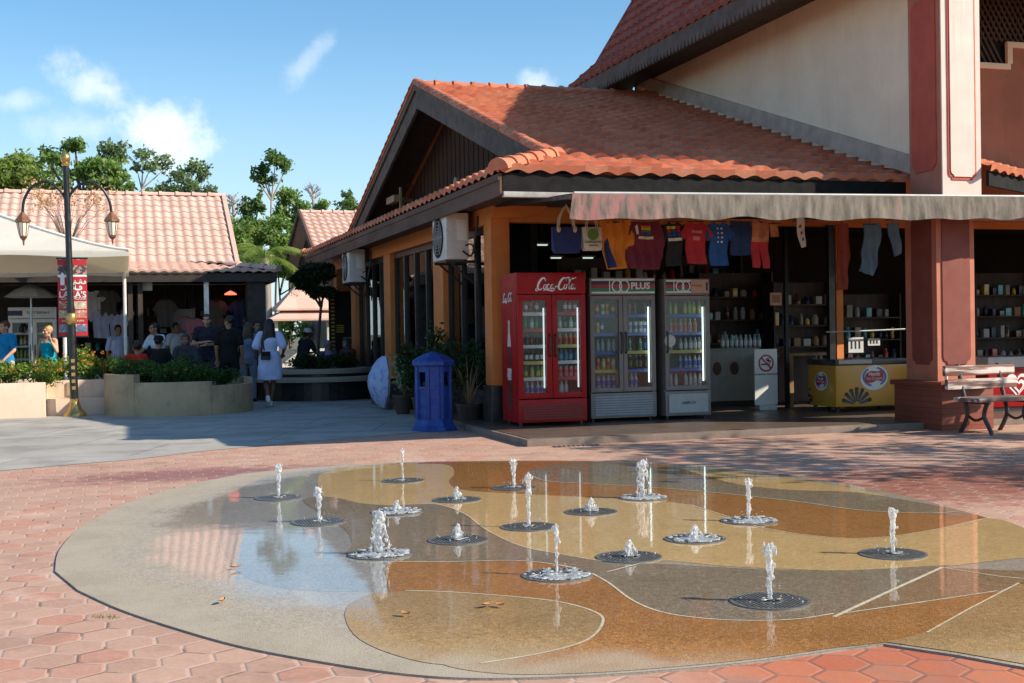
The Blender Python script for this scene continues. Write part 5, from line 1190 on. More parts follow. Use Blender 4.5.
PF(caps((3.42, 27.5, 2.82), (2.4, 28.52, 2.99), .09, .3), 'hip_tiles', 'pink_tile', lr_, smooth=True)
PF(MB().prism([(29.55, 3.0), (36.5, 3.0), (33, 4.93)], 2.5, 2.6, lambda a, b, d: (d, a, b)), 'end_gable', 'gable_board')
PF(MB().bar((-3.2, 33.0, 4.94), (-3.2, 36.8, 2.9), 11.6, .06), 'rear_roof', 'pink_tile')
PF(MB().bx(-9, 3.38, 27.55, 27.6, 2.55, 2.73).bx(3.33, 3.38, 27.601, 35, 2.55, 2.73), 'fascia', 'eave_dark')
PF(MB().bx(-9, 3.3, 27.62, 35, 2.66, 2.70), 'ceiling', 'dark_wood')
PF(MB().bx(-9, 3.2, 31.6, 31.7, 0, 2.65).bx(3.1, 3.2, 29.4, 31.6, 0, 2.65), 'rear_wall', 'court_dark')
for px in (131, 141, 207, 262): q = Yp(px, 340, 27.8); PF(MB().bx(q.x-.05, q.x+.05, 27.75, 27.85, 0, 2.65), 'post', 'steel' if px == 207 else 'dark_wood')
PF(MB().bx(2.75, 3.15, 27.7, 28.1, 0, 2.55), 'end_pier', 'eave_dark')
q = Yp(146, 286, 27.9); sg_ = thing('hanging_sign', 'small pale blank sign under the food court eaves', 'sign', q); MB().bx(-.13, .13, -.01, .01, -.1, .1).build('board', 'offwhite', sg_); MB().bx(-.1, -.09, -.003, .003, .1, 2.66-q.z).build('wire', 'black_metal', sg_); MB().bx(.09, .1, -.003, .003, .1, 2.66-q.z).build('wire', 'black_metal', sg_)
emis('lamp_red', (1., .16, .08), 1.6)
q = Yp(230.5, 293.5, 29.5); l = thing('pendant_lamp', 'glowing red pendant lamp inside the dim food court', 'lamp', q); MB().lathe([(.02, .06), (.13, 0), (.14, -.03), (.02, -.035)], n=14).build('shade', 'lamp_red', l); MB().tube([(0, 0, .06), (0, 0, 2.68-q.z)], .006, 5).build('cord', 'black_metal', l)
# white cooler at the far left with rows of drinks
q0, q1 = Yp(9, 370, 29), Yp(57.5, 370, 29)
wc = cooler('white double door drinks cooler behind the turquoise tops', 'the white cooler', (q0.x+q1.x)/2, 29, .02, q1.x-q0.x, 2.05, .7, 'white_paint', 2, .24, .30,
  [[[B_('brown', 'dark', 'red')], [B_('yellow', 'white', 'red')], [B_('lime', 'yellow', 'green')], [B_('clear', 'red', 'white')], [B_('teal', 'blue', 'white')]], [[B_('dark', 'brown', 'red')], [C_('yellow', 'red')], [C_('green', 'white')], [B_('clear', 'white', 'blue')], [B_('clear', 'teal', 'white')]]], ['white', 'white'], .08, 'cooler_tube_dim', 0)
MB().bx(-.50, -.20, -.004, -.001, 1.87, 1.98).build('header_logo', 'stripe_navy', wc); text('header_lettering', 'SOFT DRINKS', .075, (.12, -.004, 1.93), 'fascia_brown', wc)
# ice chest and hanging goods
q = Yp(96, 372, 28.2); ic = thing('display_chest', 'blue white display chest behind the flowers under the shirts', 'chest', (q.x, 28.2, 0))
M('chest_blue', (.30, .42, .55), .4, .1)
MB().bx(-.55, .55, 0, .6, .05, .80).build('body', 'chest_blue', ic, bevel=.02); MB().bx(-.57, .57, -.02, .62, .802, .86).build('lid', 'offwhite', ic, bevel=.01); MB().bx(-.5, .5, .05, .55, 0, .049).build('base', 'black_plastic', ic)
for i, (px, py, m_, nm) in enumerate(((92, 290, 'f_white', 'pale printed'), (101, 310, 'f_lav', 'pale grey'), (108, 290, 'f_print', 'dark patterned'), (118, 313, 'f_lav', 'lavender'), (193, 318, 'f_pink', 'faded pink'), (216, 300, 'f_print', 'brown patterned'), (165, 300, 'f_print', 'dark speckled'), (240, 300, 'f_bluedark', 'dark blue'), (254, 312, 'f_print', 'brown'))):
    garment('hanging_shirt', nm + ' shirt hung inside the food court, %s' % ('at left', 'above the blue chest', 'beside the banner', 'next to the dark gap', 'behind the dark hooded person', 'under the eaves at centre', 'above the light blue T-shirt', 'near the red lamp', 'at the right end')[i], 'shirt', [(a*.85, b*.95) for a, b in TEE], m_, px, py, 1., y=29.6, rail=2.66, seed=i)
# framed poster
q = Yp(184, 322, 29.9); po = thing('poster', 'small framed poster with a red arc behind the hooded person', 'poster', q); MB().bx(-.25, .25, 0, .03, -.3, .3).build('frame', 'dim_cream', po)
ar = MB(); ar.prism([(.18*math.cos(a), .18*math.sin(a)-.02) for a in [math.pi*j/12 for j in range(13)]]+[(.13*math.cos(a), .12*math.sin(a)-.02) for a in [math.pi*j/12 for j in range(12, -1, -1)]], -.004, -.001, lambda u, v, d: (u, d, v)); ar.build('red_arc', 'logo_red', po)
for px, lab, sd in ((150, 'back rack in the food court left of centre', 21), (225, 'back rack in the food court under the red lamp', 22), (100, 'dark rack behind the blue display chest', 23)): shelf_unit(Yp(px, 330, 31.0).x, 31.0, 1.7, 2.2, lab+' with small goods', 5, sd)
# small grey market umbrella under the roof
q = Yp(31, 297, 28.3); mu = thing('market_umbrella', 'small grey white market umbrella above the white cooler', 'umbrella', (q.x, 28.3, 0))
MB().lathe([(.55, q.z), (.30, q.z+.17), (.04, q.z+.28), (.03, q.z+.27), (.5, q.z-.01)], n=10).build('canopy', 'offwhite', mu); MB().tube([(0, 0, 0), (0, 0, q.z+.28)], .02, 7).build('pole', 'steel', mu)
# ------------------------------------------------------------------ tent
M('tent_white', (.78, .77, .73), .7, .05, 1.5, grime=.25)
M('tent_inner', (.80, .71, .56), .8, .06, 2)
for _m in ('tent_white', 'tent_inner'):
    _k = NT(MATS[_m].node_tree); _p = [n for n in _k.nt.nodes if n.type == 'BSDF_PRINCIPLED'][0]; _o = [n for n in _k.nt.nodes if n.type == 'OUTPUT_MATERIAL'][0]
    _t = _k.n('ShaderNodeBsdfTranslucent', Color=(.85, .78, .64)); _x = _k.n('ShaderNodeMixShader'); _x.inputs[0].default_value = .4; _k.set(_x, 'i1', _p.outputs[0]); _k.set(_x, 'i2', _t); _k.set(_o, 'Surface', _x)
tx0, tx1, ty0, ty1 = -6.0, .28, 24.7, 27.3; tcx, tcy = -2.6, 26.0
tn = thing('marquee_tent', 'white peaked canvas marquee at the left edge', 'tent', (tx1, ty0, 0))
PT = lambda mb, name, mat, par=None, **kw: P(mb, name, mat, par, root=tn, **kw)
def tent_pt(u, v, dz=0.):
    a = u*4; i = int(min(3, a)); f = a-i
    cs_ = [(tx1, ty0), (tx1, ty1), (tx0, ty1), (tx0, ty0), (tx1, ty0)]
    bx_, by_ = cs_[i][0]+(cs_[i+1][0]-cs_[i][0])*f, cs_[i][1]+(cs_[i+1][1]-cs_[i][1])*f
    x, y = bx_+(tcx-bx_)*v, by_+(tcy-by_)*v
    z = (3.04-.26*(by_-ty0)/(ty1-ty0))-.02+.95*(v**1.3)
    return (x, y, z+dz)
PT(MB().grid(lambda u, v: tent_pt(u, v*.97), 64, 14), 'canopy', 'tent_white', smooth=True, recalc=False)
PT(MB().grid(lambda u, v: tent_pt(u, v*.97, -.035), 64, 14), 'lining', 'tent_inner', smooth=True, recalc=False)
PT(MB().grid(lambda u, v: (lambda q: (q[0], q[1], q[2]-v*(.10+.02*math.sin(u*60))))(tent_pt(u, 0)), 96, 2), 'valance', 'tent_white', recalc=False, smooth=True)
for x, y in ((tx0+.05, ty0+.05), (-.90, ty0+.05), (tx1-.08, ty1-.05)): PT(MB().tube([(x, y, 0), (x, y, 2.9)], .035, 8), 'pole', 'white_paint')
PT(MB().tube([tent_pt(0, v/10, .02) for v in range(10)], .03, 6), 'ridge_pipe', 'white_paint', smooth=True)
# ------------------------------------------------------------------ planters
M('planter_cream', (.72, .55, .42), .85, .08, 2, streak=.5, grime=.35, bump=.12, bscale=30, col2=(.5, .39, .26), c2amt=(.55, .8), c2scale=1.2); M('planter_tan', (.44, .32, .195), .8, .12, 2.2, streak=.7, grime=.5, bump=.3, bscale=50, col2=(.30, .22, .13), c2amt=(.5, .75), c2scale=1.6)
M('soil', (.06, .045, .03), .95, .3, 8)
lp_ = thing('planter', 'long cream planter wall with stepped seat behind the lamp post', 'planter', (-1.3, 23.3, 0))
PL_ = lambda mb, name, mat, par=None, **kw: P(mb, name, mat, par, root=lp_, **kw)
xa = Yp(45, 400, 23.3).x; xb = Yp(112, 400, 24.2).x
PL_(MB().bx(-7, xa, 23.3, 23.48, 0, .62), 'front_wall', 'planter_cream', bevel=.012)
PL_(MB().bx(xa-.15, xa, 23.481, 24.28, 0, .615).bx(xa-.001, xb+.1, 24.2, 24.36, 0, .62), 'return_wall', 'planter_cream', bevel=.01)
PL_(MB().bx(xa+.01, xb, 23.66, 24.195, 0, .31), 'seat_step', 'planter_cream', bevel=.012)
PL_(MB().bx(-.86, -.72, 24.17, 24.198, .33, .58), 'drain_panel', 'planter_tan')
PL_(MB().bx(-7, xa-.16, 23.49, 26.0, .3, .50).bx(xa-.14, .5, 24.37, 26.0, .3, .5), 'soil_bed', 'soil')
PL_(MB().bx(-7, .5, 26.0, 26.15, 0, .6), 'rear_wall', 'planter_cream')
pc = Vector((1.10, 23.55, 0)); pr_ = 1.31
rp = thing('planter', 'round tan concrete planter with stepped rim full of dark shrubs', 'planter', pc)
def ring_wall(c, ro, ri, a0, a1, z0, z1, n=24):
    mb = MB(); vs = []; 
    for j in range(n+1):
        a = a0+(a1-a0)*j/n; ca, sa = math.cos(a), math.sin(a)
        vs += [(c[0]+ro*ca, c[1]+ro*sa, z0), (c[0]+ro*ca, c[1]+ro*sa, z1), (c[0]+ri*ca, c[1]+ri*sa, z1), (c[0]+ri*ca, c[1]+ri*sa, z0)]
    fs = [(4*j+e, 4*j+(e+1) % 4, 4*(j+1)+(e+1) % 4, 4*(j+1)+e) for j in range(n) for e in range(4)]+[(0, 1, 2, 3), (4*n+3, 4*n+2, 4*n+1, 4*n)]
    return mb.add(vs, fs)
for a0_, a1_, z1_ in ((170, 232, .74), (232, 292, .60), (292, 360, .52), (0, 170, .62)):
    ring_wall((0, 0), pr_, pr_-.16, R(a0_)+.001, R(a1_)-.001, 0, z1_, 22).build('wall_segment', 'planter_tan', rp, bevel=.008)
MB().lathe([(pr_-.17, .1), (pr_-.17, .42)], n=40).build('soil_bed', 'soil', rp)
# round bench planter further right
bc = Yp(318, 400, 27.2); bc = Vector((bc.x, 27.0, 0)); br_ = 1.55
bp = thing('planter', 'round planter with double bench ring in the building shade', 'planter', bc)
M('bench_concrete', (.36, .31, .24), .75, .12, 3, bump=.15, bscale=40)
ring_wall((0, 0), 1.30, .95, 0, 6.2831, 0, .40, 48).build('dark_base', 'plinth_dark', bp)
ring_wall((0, 0), br_, .85, 0, 6.2831, .401, .50, 48).build('bench_ring', 'bench_concrete', bp, bevel=.02)
ring_wall((0, 0), 1.14, .86, 0, 6.2831, .501, .56, 48).build('upper_base', 'plinth_dark', bp)
ring_wall((0, 0), 1.22, .80, 0, 6.2831, .561, .66, 48).build('upper_ring', 'bench_concrete', bp, bevel=.02)
MB().lathe([(.85, .1), (.85, .58)], n=32).build('soil_bed', 'soil', bp)
# ------------------------------------------------------------------ foliage
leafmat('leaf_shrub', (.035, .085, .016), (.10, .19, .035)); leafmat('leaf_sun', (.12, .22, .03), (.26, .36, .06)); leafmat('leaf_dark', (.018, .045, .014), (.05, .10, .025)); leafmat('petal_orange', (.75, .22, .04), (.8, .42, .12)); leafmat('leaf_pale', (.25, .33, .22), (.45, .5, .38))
def leaf_pts(rng, cs_, n, size, flat=.0, jit=.5):
    """n small leaves around each clump centre (c, (rx,ry,rz))"""
    V, F = [], []
    tot = 0
    for c, rad, n_ in cs_:
        g = rng.normal(size=(n_, 3)); g /= np.linalg.norm(g, axis=1)[:, None]; rr_ = rng.random(n_)**.5*rng.choice([1., 1., 1.35], n_)
        pos = np.array(c)+g*rr_[:, None]*np.array(rad)
        d1 = rng.normal(size=(n_, 3)); d1[:, 2] *= (1-flat); d1 /= np.linalg.norm(d1, axis=1)[:, None]
        d2 = rng.normal(size=(n_, 3)); d2[:, 2] *= (1-flat); d2 -= d1*(d1*d2).sum(1)[:, None]; d2 /= np.linalg.norm(d2, axis=1)[:, None]
        s_ = size*(1-jit*rng.random(n_))[:, None]
        q = np.stack([pos-d1*s_*.5, pos+d2*s_*.27-d1*s_*.05, pos+d1*s_*.55, pos-d2*s_*.27-d1*s_*.05], 1).reshape(-1, 3)
        V.append(q); b = tot+np.arange(n_)*4; F.append(np.stack([b, b+1, b+2, b+3], 1)); tot += 4*n_
    return np.concatenate(V), np.concatenate(F)
def leaf_obj(name, cs_, n, size, mat, parent, seed=0, flat=0.):
    v, f = leaf_pts(np.random.default_rng(seed), cs_, n, size, flat)
    me = bpy.data.meshes.new(name); me.from_pydata(v.tolist(), [], f.tolist())
    return link_mesh(name, me, mat, parent)
def shrub(name, label, loc, r, h, n, size, mat, seed, flowers=0, group=None, fmat='petal_orange'):
    t = thing(name, label, 'shrub', loc, 0, group); rr = random.Random(seed)
    st = MB(); cl_ = []
    for i in range(9):
        a = rr.random()*6.28; q = r*.75*rr.random()**.5; z = h*rr.uniform(.35, .95)
        cl_.append(((q*math.cos(a), q*math.sin(a), z), (r*.42, r*.42, h*.28), n//9))
        st.tube([(0, 0, 0), (q*.5*math.cos(a), q*.5*math.sin(a), z*.5), (q*math.cos(a), q*math.sin(a), z)], [.014, .009, .005], 5)
    st.build('stem', 'dark_wood', t); leaf_obj('foliage', cl_, n, size, mat, t, seed)
    if flowers:
        fc_ = []
        for i in range(flowers):
            a = rr.random()*6.28; q = r*rr.random()**.5; fc_.append(((q*math.cos(a), q*math.sin(a), h*rr.uniform(.55, 1.0)), (.035, .035, .03), 14))
        leaf_obj('flowers', fc_, 14, .05, fmat, t, seed+1)
    return t
xs = [Yp(px, 380, 23.95).x for px in (-24, 8, 36)]
for i, x in enumerate(xs): shrub('flowering_shrub', ('sunlit green shrub with orange flowers cut by the left picture edge', 'sunlit shrub with orange flowers in front of the blue T-shirt', 'sunlit shrub with orange flowers in front of the turquoise top')[i], (x, 23.95, .5), .45, .42, 1500, .075, 'leaf_sun', 20+i, 22, 'flowering shrubs in the cream planter')
for i, px in enumerate((60, 88, 108)): shrub('flowering_shrub', ('flowering shrub straight behind the lamp post', 'tallest bright shrub with orange flowers right of the lamp post', 'flowering shrub at the right end of the cream planter')[i], (Yp(px, 380, 24.85).x, 24.85, .5), .42, (.45, .62, .46)[i], 1500, .075, 'leaf_sun', 30+i, (18, 26, 20)[i], 'flowering shrubs in the cream planter')
k_ = 0
for (dx, dy, h_, lab) in ((-.85, -.05, .50, 'leftmost dark shrub in the round planter'), (-.3, -.55, .42, 'dark shrub at the front of the round planter, left of centre'), (.28, -.5, .40, 'dark shrub at the front of the round planter, right of centre'), (.0, .25, .5, 'dark shrub in the middle of the round planter'), (.62, .0, .36, 'low dark shrub at the right rim of the round planter'), (-.5, .45, .5, 'dark shrub at the back left of the round planter')):
    shrub('shrub', lab, (pc.x+dx, pc.y+dy, .42), .44, h_, 2000, .07, 'leaf_shrub', 50+k_, 5 if k_ < 2 else 0, 'shrubs in the round planter'); k_ += 1
for i, (dx, dy) in enumerate(((-.45, -.3), (.1, -.4), (.5, -.1), (0, .3))): shrub('shrub', 'low dark shrub in the bench planter, ' + ('left', 'front', 'right', 'rear')[i] + ' one', (bc.x+dx, bc.y+dy, .58), .36, .34, 900, .08, 'leaf_dark', 70+i, 0, 'shrubs in the bench planter')
# potted plants by the wall behind the bin
def potted(label, x, y, r, h, mat, seed, size=.1, n=1500):
    t = thing('potted_plant', label, 'plant', (x, y, 0)); rr = random.Random(seed)
    MB().lathe([(.13, 0), (.19, .3), (.205, .3), (.205, .34), (.18, .34), (.17, .30)], n=16).build('pot', 'dark_wood', t, smooth=True)
    st = MB(); cl_ = []
    for i in range(10):
        a = rr.random()*6.28; q = r*rr.random()**.5; z = .4+(h-.4)*rr.uniform(.25, 1)
        st.tube([(0, 0, .3), (q*.4*math.cos(a), q*.4*math.sin(a), .3+(z-.3)*.6), (q*math.cos(a), q*math.sin(a), z)], [.014, .009, .004], 5)
        cl_.append(((q*math.cos(a), q*math.sin(a), z), (r*.4, r*.4, .2), n//10))
    st.build('stem', 'tan_wood', t); leaf_obj('foliage', cl_, n, size, mat, t, seed)
potted('tall dark potted shrub against the wall behind the blue bin', 4.75, 19.0, .42, 1.35, 'leaf_dark', 1)
potted('wide dark potted shrub left of the blue bin', 4.80, 20.0, .38, 1.2, 'leaf_dark', 2)
potted('dark potted shrub between the blue bin and the shop corner', 4.95, 17.75, .34, 1.15, 'leaf_dark', 3, .09, 1000)
potted('small pale leaved potted plant between the umbrella and the bin', Yp(404, 400, 20.8).x, 20.8, .26, .9, 'leaf_pale', 4, .12, 400)
# concrete benches with scroll legs
M('bench_grey', (.42, .42, .43), .7, .1)
def sbench(label, x, y, rz, L_=1.2):
    t = thing('concrete_bench', label, 'bench', (x, y, 0), rz)
    MB().bx(-L_/2, L_/2, -.2, .2, .40, .46).build('seat', 'bench_grey', t, bevel=.015)
    for sx_ in (-L_/2+.12, L_/2-.12):
        lg = MB(); lg.tube(spline([(sx_-.02, -.16, .0), (sx_+.03, -.11, .12), (sx_-.02, -.06, .26), (sx_+.02, -.10, .40)], 5, False), .045, 7); lg.tube(spline([(sx_-.02, .16, .0), (sx_+.03, .11, .12), (sx_-.02, .06, .26), (sx_+.02, .10, .40)], 5, False), .045, 7); lg.tube([(sx_, -.1, .2), (sx_, .1, .2)], .04, 7)
        lg.build('scroll_leg', 'bench_grey', t, smooth=True)
    return t
q = G(418, 413); sbench('pale concrete bench with scroll legs partly hidden by the blue bin', q.x+.25, q.y+.3, R(78), 1.3)
q = G(368, 400); sbench('pale concrete bench with scroll legs behind the white umbrella', q.x+.1, 26.6, R(80), 1.0)
# open umbrella lying on its side
M('umbrella_cloth', (.42, .50, .74), .7, .08, 5, col2=(.24, .32, .60), c2amt=(.5, .6), c2scale=9); M('umbrella_back', (.30, .21, .18), .8, .1)
q = G(384, 410); ub = thing('umbrella', 'open pale blue umbrella resting on its side on the ground', 'umbrella', (q.x-.02, q.y, 0), 0)
um = MB(); n = 8; Mx = Matrix.Translation((-.02, 0, .51)) @ rotm(0, R(-90+3), 0) @ Matrix.Rotation(R(22.5), 4, 'Z')
pr2 = [(.01, .25), (.14, .225), (.30, .155), (.43, .06), (.50, -.03)]
def ucan(off):
    vs = []; fs = []
    for i, (r_, z) in enumerate(pr2):
        for j in range(32):
            a = 6.2832*j/32; sc_ = 1-.06*abs(math.sin(4*a))*i/4; vs.append((r_*sc_*math.cos(a), r_*sc_*math.sin(a), z-off))
    for i in range(len(pr2)-1):
        for j in range(32): fs.append((i*32+j, i*32+(j+1) % 32, (i+1)*32+(j+1) % 32, (i+1)*32+j))
    return vs, fs
v_, f_ = ucan(0); um.add(v_, f_, Mx); um.build('canopy', 'umbrella_cloth', ub, smooth=True, recalc=False)
um = MB(); v_, f_ = ucan(.035); um.add(v_, f_, Mx); um.build('lining', 'umbrella_back', ub, smooth=True, recalc=False)
rb = MB()
for j in range(8):
    a = 6.2832*j/8; rb.tube([Mx @ Vector((r_*.98*math.cos(a), r_*.98*math.sin(a), z-.02)) for r_, z in pr2], .005, 5)
rb.build('ribs', 'steel', ub); MB().tube([Mx @ Vector((0, 0, .27)), Mx @ Vector((0, 0, -.45))], .008, 6).build('shaft', 'steel', ub); MB().tube(spline([Mx @ Vector((0, 0, -.45)), Mx @ Vector((0, 0, -.52)), Mx @ Vector((.04, 0, -.55)), Mx @ Vector((.07, 0, -.5))], 4, False), .014, 7).build('handle', 'dark_wood', ub, smooth=True)
# ------------------------------------------------------------------ lamp post with banner
q = Yp(75, 415, 23.38); LPX, LPY = q.x, q.y
lm = thing('street_lamp', 'black and gold double lantern lamp post standing by the cream planter', 'street lamp', (LPX, LPY, 0), 0); lm.rotation_euler = (0, R(-1.0), 0)
MB().lathe([(.20, 0), (.20, .05), (.17, .08), (.12, .14), (.085, .24), (.075, .30), (.085, .32)], n=20).build('base', 'gold', lm, smooth=True)
MB().lathe([(.07, .32), (.068, 1.9), (.055, 2.0), (.052, 4.45)], n=16).build('pole', 'black_metal', lm, smooth=True)
MB().lathe([(.062, 1.62), (.09, 1.66), (.09, 1.80), (.062, 1.84)], n=16).build('collar', 'gold', lm, smooth=True)
for i in range(5): MB().bx(-.03, .03, -.078, -.067, .48+i*.12, .54+i*.12).build('gold_inlay', 'gold', lm)
MB().sph((0, 0, 4.56), (.085, .085, .10), 14, 10).lathe([(.06, 4.42), (.07, 4.46), (.04, 4.48)], n=12).build('finial', 'gold', lm, smooth=True)
emis('lantern_glass', (.75, .66, .55), .15); M('lantern_copper', (.30, .14, .07), .4, .2, metal=.6)
for sg in (-1, 1):
    MB().tube(spline([(0, 0, 3.78), (sg*.10, 0, 3.98), (sg*.32, 0, 4.14), (sg*.56, 0, 4.06), (sg*.70, 0, 3.84), (sg*.74, 0, 3.60)], 6, False), [.024]*31, 8).build('arm', 'black_metal', lm, smooth=True)
    MB().lathe([(.03, 3.61), (.05, 3.58), (.11, 3.50), (.135, 3.47), (.135, 3.44), (.10, 3.43)], (sg*.74, 0, 0), 8).build('lantern_cap', 'lantern_copper', lm)
    MB().lathe([(.10, 3.428), (.062, 3.20)], (sg*.74, 0, 0), 8).build('lantern_glass', 'lantern_glass', lm)
    fr = MB()
    for j in range(8): a = j*.7854; fr.bar((sg*.74+.103*math.cos(a), .103*math.sin(a), 3.43), (sg*.74+.064*math.cos(a), .064*math.sin(a), 3.20), .012, .012)
    fr.build('lantern_frame', 'lantern_copper', lm); MB().lathe([(.065, 3.198), (.06, 3.17), (.02, 3.12), (.012, 3.04), (.002, 3.03)], (sg*.74, 0, 0), 8).build('lantern_tip', 'lantern_copper', lm)
# banner
by_ = LPY+.09; zt, zb = Yp(70, 259, by_).z, Yp(70, 336, by_).z; xl, xr = Yp(58, 300, by_).x, Yp(87.3, 300, by_).x
bn = thing('banner', 'red hanging banner with white lettering and food pictures behind the lamp pole', 'banner', ((xl+xr)/2, by_, zb)); bw, bh_ = (xr-xl)/2, zt-zb
M('banner_red', (.50, .02, .025), .6, .08); M('banner_photo', (.10, .07, .08), .6, .5, 14, col2=(.5, .3, .25), c2amt=(.5, .55), c2scale=14)
for i_, c_ in enumerate(((.35, .12, .06), (.55, .42, .30), (.42, .34, .22), (.50, .20, .14), (.16, .22, .28), (.12, .16, .24))): M('food_%d' % i_, c_, .6, .35, 16, col2=(.72, .66, .58), c2amt=(.55, .6), c2scale=12)
MB().bx(-bw, bw, -.004, .004, 0, bh_).build('cloth', 'banner_red', bn)
MB().bx(-bw, bw, -.007, -.0045, bh_*.79, bh_*1.0).build('top_picture', 'banner_photo', bn); MB().bx(-bw, bw, -.0095, -.0075, bh_*.92, bh_*.99).build('top_label', 'banner_red', bn)
MB().bx(-bw, bw, -.0085, -.0072, bh_*.77, bh_*.795).build('white_line', 'white_graphic', bn)
MB().prism([(-.20, bh_*.66), (-.20, bh_*.76), (-.235, bh_*.76), (-.165, bh_*.83), (-.095, bh_*.76), (-.13, bh_*.76), (-.13, bh_*.66)], -.012, -.0096, lambda u, v, d: (u, d, v)).build('up_arrow', 'white_graphic', bn)
def arab(x, z, s_, seed):
    mb = MB(); rr = random.Random(seed)
    pen(mb, [(0, 0), (.3, -.05), (.5, .08), (.6, .4), (.7, .08), (1.0, -.02), (1.3, .05), (1.45, .55), (1.55, .05), (1.9, -.02), (2.2, .1), (2.1, .35), (1.95, .2)], .12, .22, sx=s_, sy=s_, ox=x, oz=z, yy=-.0096)
    for k in range(4): a, b = x+s_*rr.uniform(.2, 2), z-s_*.28; mb.bx(a, a+.1*s_, -.0098, -.0096, b, b+.1*s_)
    return mb.build('arabic_lettering', 'white_graphic', bn, recalc=False)
arab(-.02, bh_*.685, .11, 2); arab(-.20, bh_*.605, .16, 3)
text('name_lettering', "LAILA'S", .15, (0, -.0096, bh_*.535), 'white_graphic', bn, bold=.003, sx=.95); text('sub_lettering', 'CAFE HOUSE', .065, (.02, -.0096, bh_*.485), 'white_graphic', bn, sx=1.1)
k_ = 0
for zr in (.35, .235, .05):
    for x0 in (-bw+.015, .02): MB().bx(x0, x0+bw-.035, -.0085, -.0045, bh_*zr, bh_*(zr+.10)).build('food_picture', 'food_%d' % k_, bn); k_ += 1
text('line_lettering', 'MENU PILIHAN', .05, (0, -.0096, bh_*.195), 'white_graphic', bn, sx=1.1)
MB().bx(-bw-.02, bw+.02, -.012, .012, bh_, bh_+.025).build('top_rod', 'black_metal', bn); MB().bx(-bw-.02, bw+.02, -.012, .012, -.025, -.0005).build('bottom_rod', 'black_metal', bn)
# ================================================================== BACKGROUND
b2 = thing('gabled_house', 'small pink roofed gabled house behind the shop', 'house', (6.6, 44, 0))
PB = lambda mb, name, mat, par=None, **kw: P(mb, name, mat, par, root=b2, **kw)
s2 = (5.83-4.34)/3; gx2 = 6.5
tm = tile_mb((gx2, 42.0, 5.83-4*s2), (1, 0, 0), (0, 1, s2), 9, 4*math.sqrt(1+s2*s2), tw=.26, rl=.4, ns=6)
q_ = PB(tm, 'front_roof', 'pink_tile', smooth=True)
PB(MB().bar((gx2+4.5, 46, 5.80), (gx2+4.5, 50.5, 5.80-4.5*.39), 9, .06), 'rear_roof', 'pink_tile', q_)
PB(caps((gx2, 46, 5.87), (gx2+9, 46, 5.87), .1, .4), 'ridge_tiles', 'pink_tile', q_, smooth=True)
PB(MB().bar((gx2-.02, 42, 5.85-4*s2), (gx2-.02, 46, 5.87), .08, .22).bar((gx2-.02, 50.5, 5.83-4.5*.39), (gx2-.02, 46, 5.87), .08, .22), 'verge_board', 'fascia_brown')
PB(MB().prism([(42.6, 3.6), (50, 3.6), (50, 4.2), (46, 5.75), (42.6, 4.1)], gx2+.5, gx2+.6, lambda a, b, d: (d, a, b)), 'gable_wall', 'gable_board')
PB(MB().bx(gx2+.5, gx2+8, 43, 49.5, 0, 3.59), 'house_wall', 'dark_wood')
PB(MB().bx(gx2+.3, gx2+.49, 43.3, 43.9, 3.2, 3.5).bx(gx2-.3, gx2+.49, 42.5, 43.2, 3.55, 3.62), 'porch_slab', 'offwhite')
kc = Yp(303, 320, 41)
ks = thing('kiosk', 'far sunlit kiosk with two tier pink tiled roof seen between the buildings', 'kiosk', (kc.x, 41, 0))
za, zb_, zc = Yp(303, 288, 41).z, Yp(303, 309, 41).z, Yp(303, 319, 41).z
def pyr(h0, z0, h1, z1): 
    return MB().add([(-h0, -h0, z0), (h0, -h0, z0), (h0, h0, z0), (-h0, h0, z0), (-h1, -h1, z1), (h1, -h1, z1), (h1, h1, z1), (-h1, h1, z1), (-h0, -h0, z0-.06), (h0, -h0, z0-.06), (h0, h0, z0-.06), (-h0, h0, z0-.06)],
      [(0, 1, 5, 4), (1, 2, 6, 5), (2, 3, 7, 6), (3, 0, 4, 7), (4, 5, 6, 7), (8, 11, 10, 9), (0, 8, 9, 1), (1, 9, 10, 2), (2, 10, 11, 3), (3, 11, 8, 0)])
pyr(.95, zb_, .05, za+.25).build('upper_roof', 'pink_tile', ks); pyr(1.25, zc, .7, zb_-.08).build('lower_roof', 'pink_tile', ks)
for x in (-1., 1.):
    for y in (-1., 1.): MB().bx(x-.06, x+.06, y-.06, y+.06, 0, zc-.05).build('post', 'offwhite', ks)
MB().bx(-.95, .95, .9, .98, 0, .9).build('counter', 'offwhite', ks)
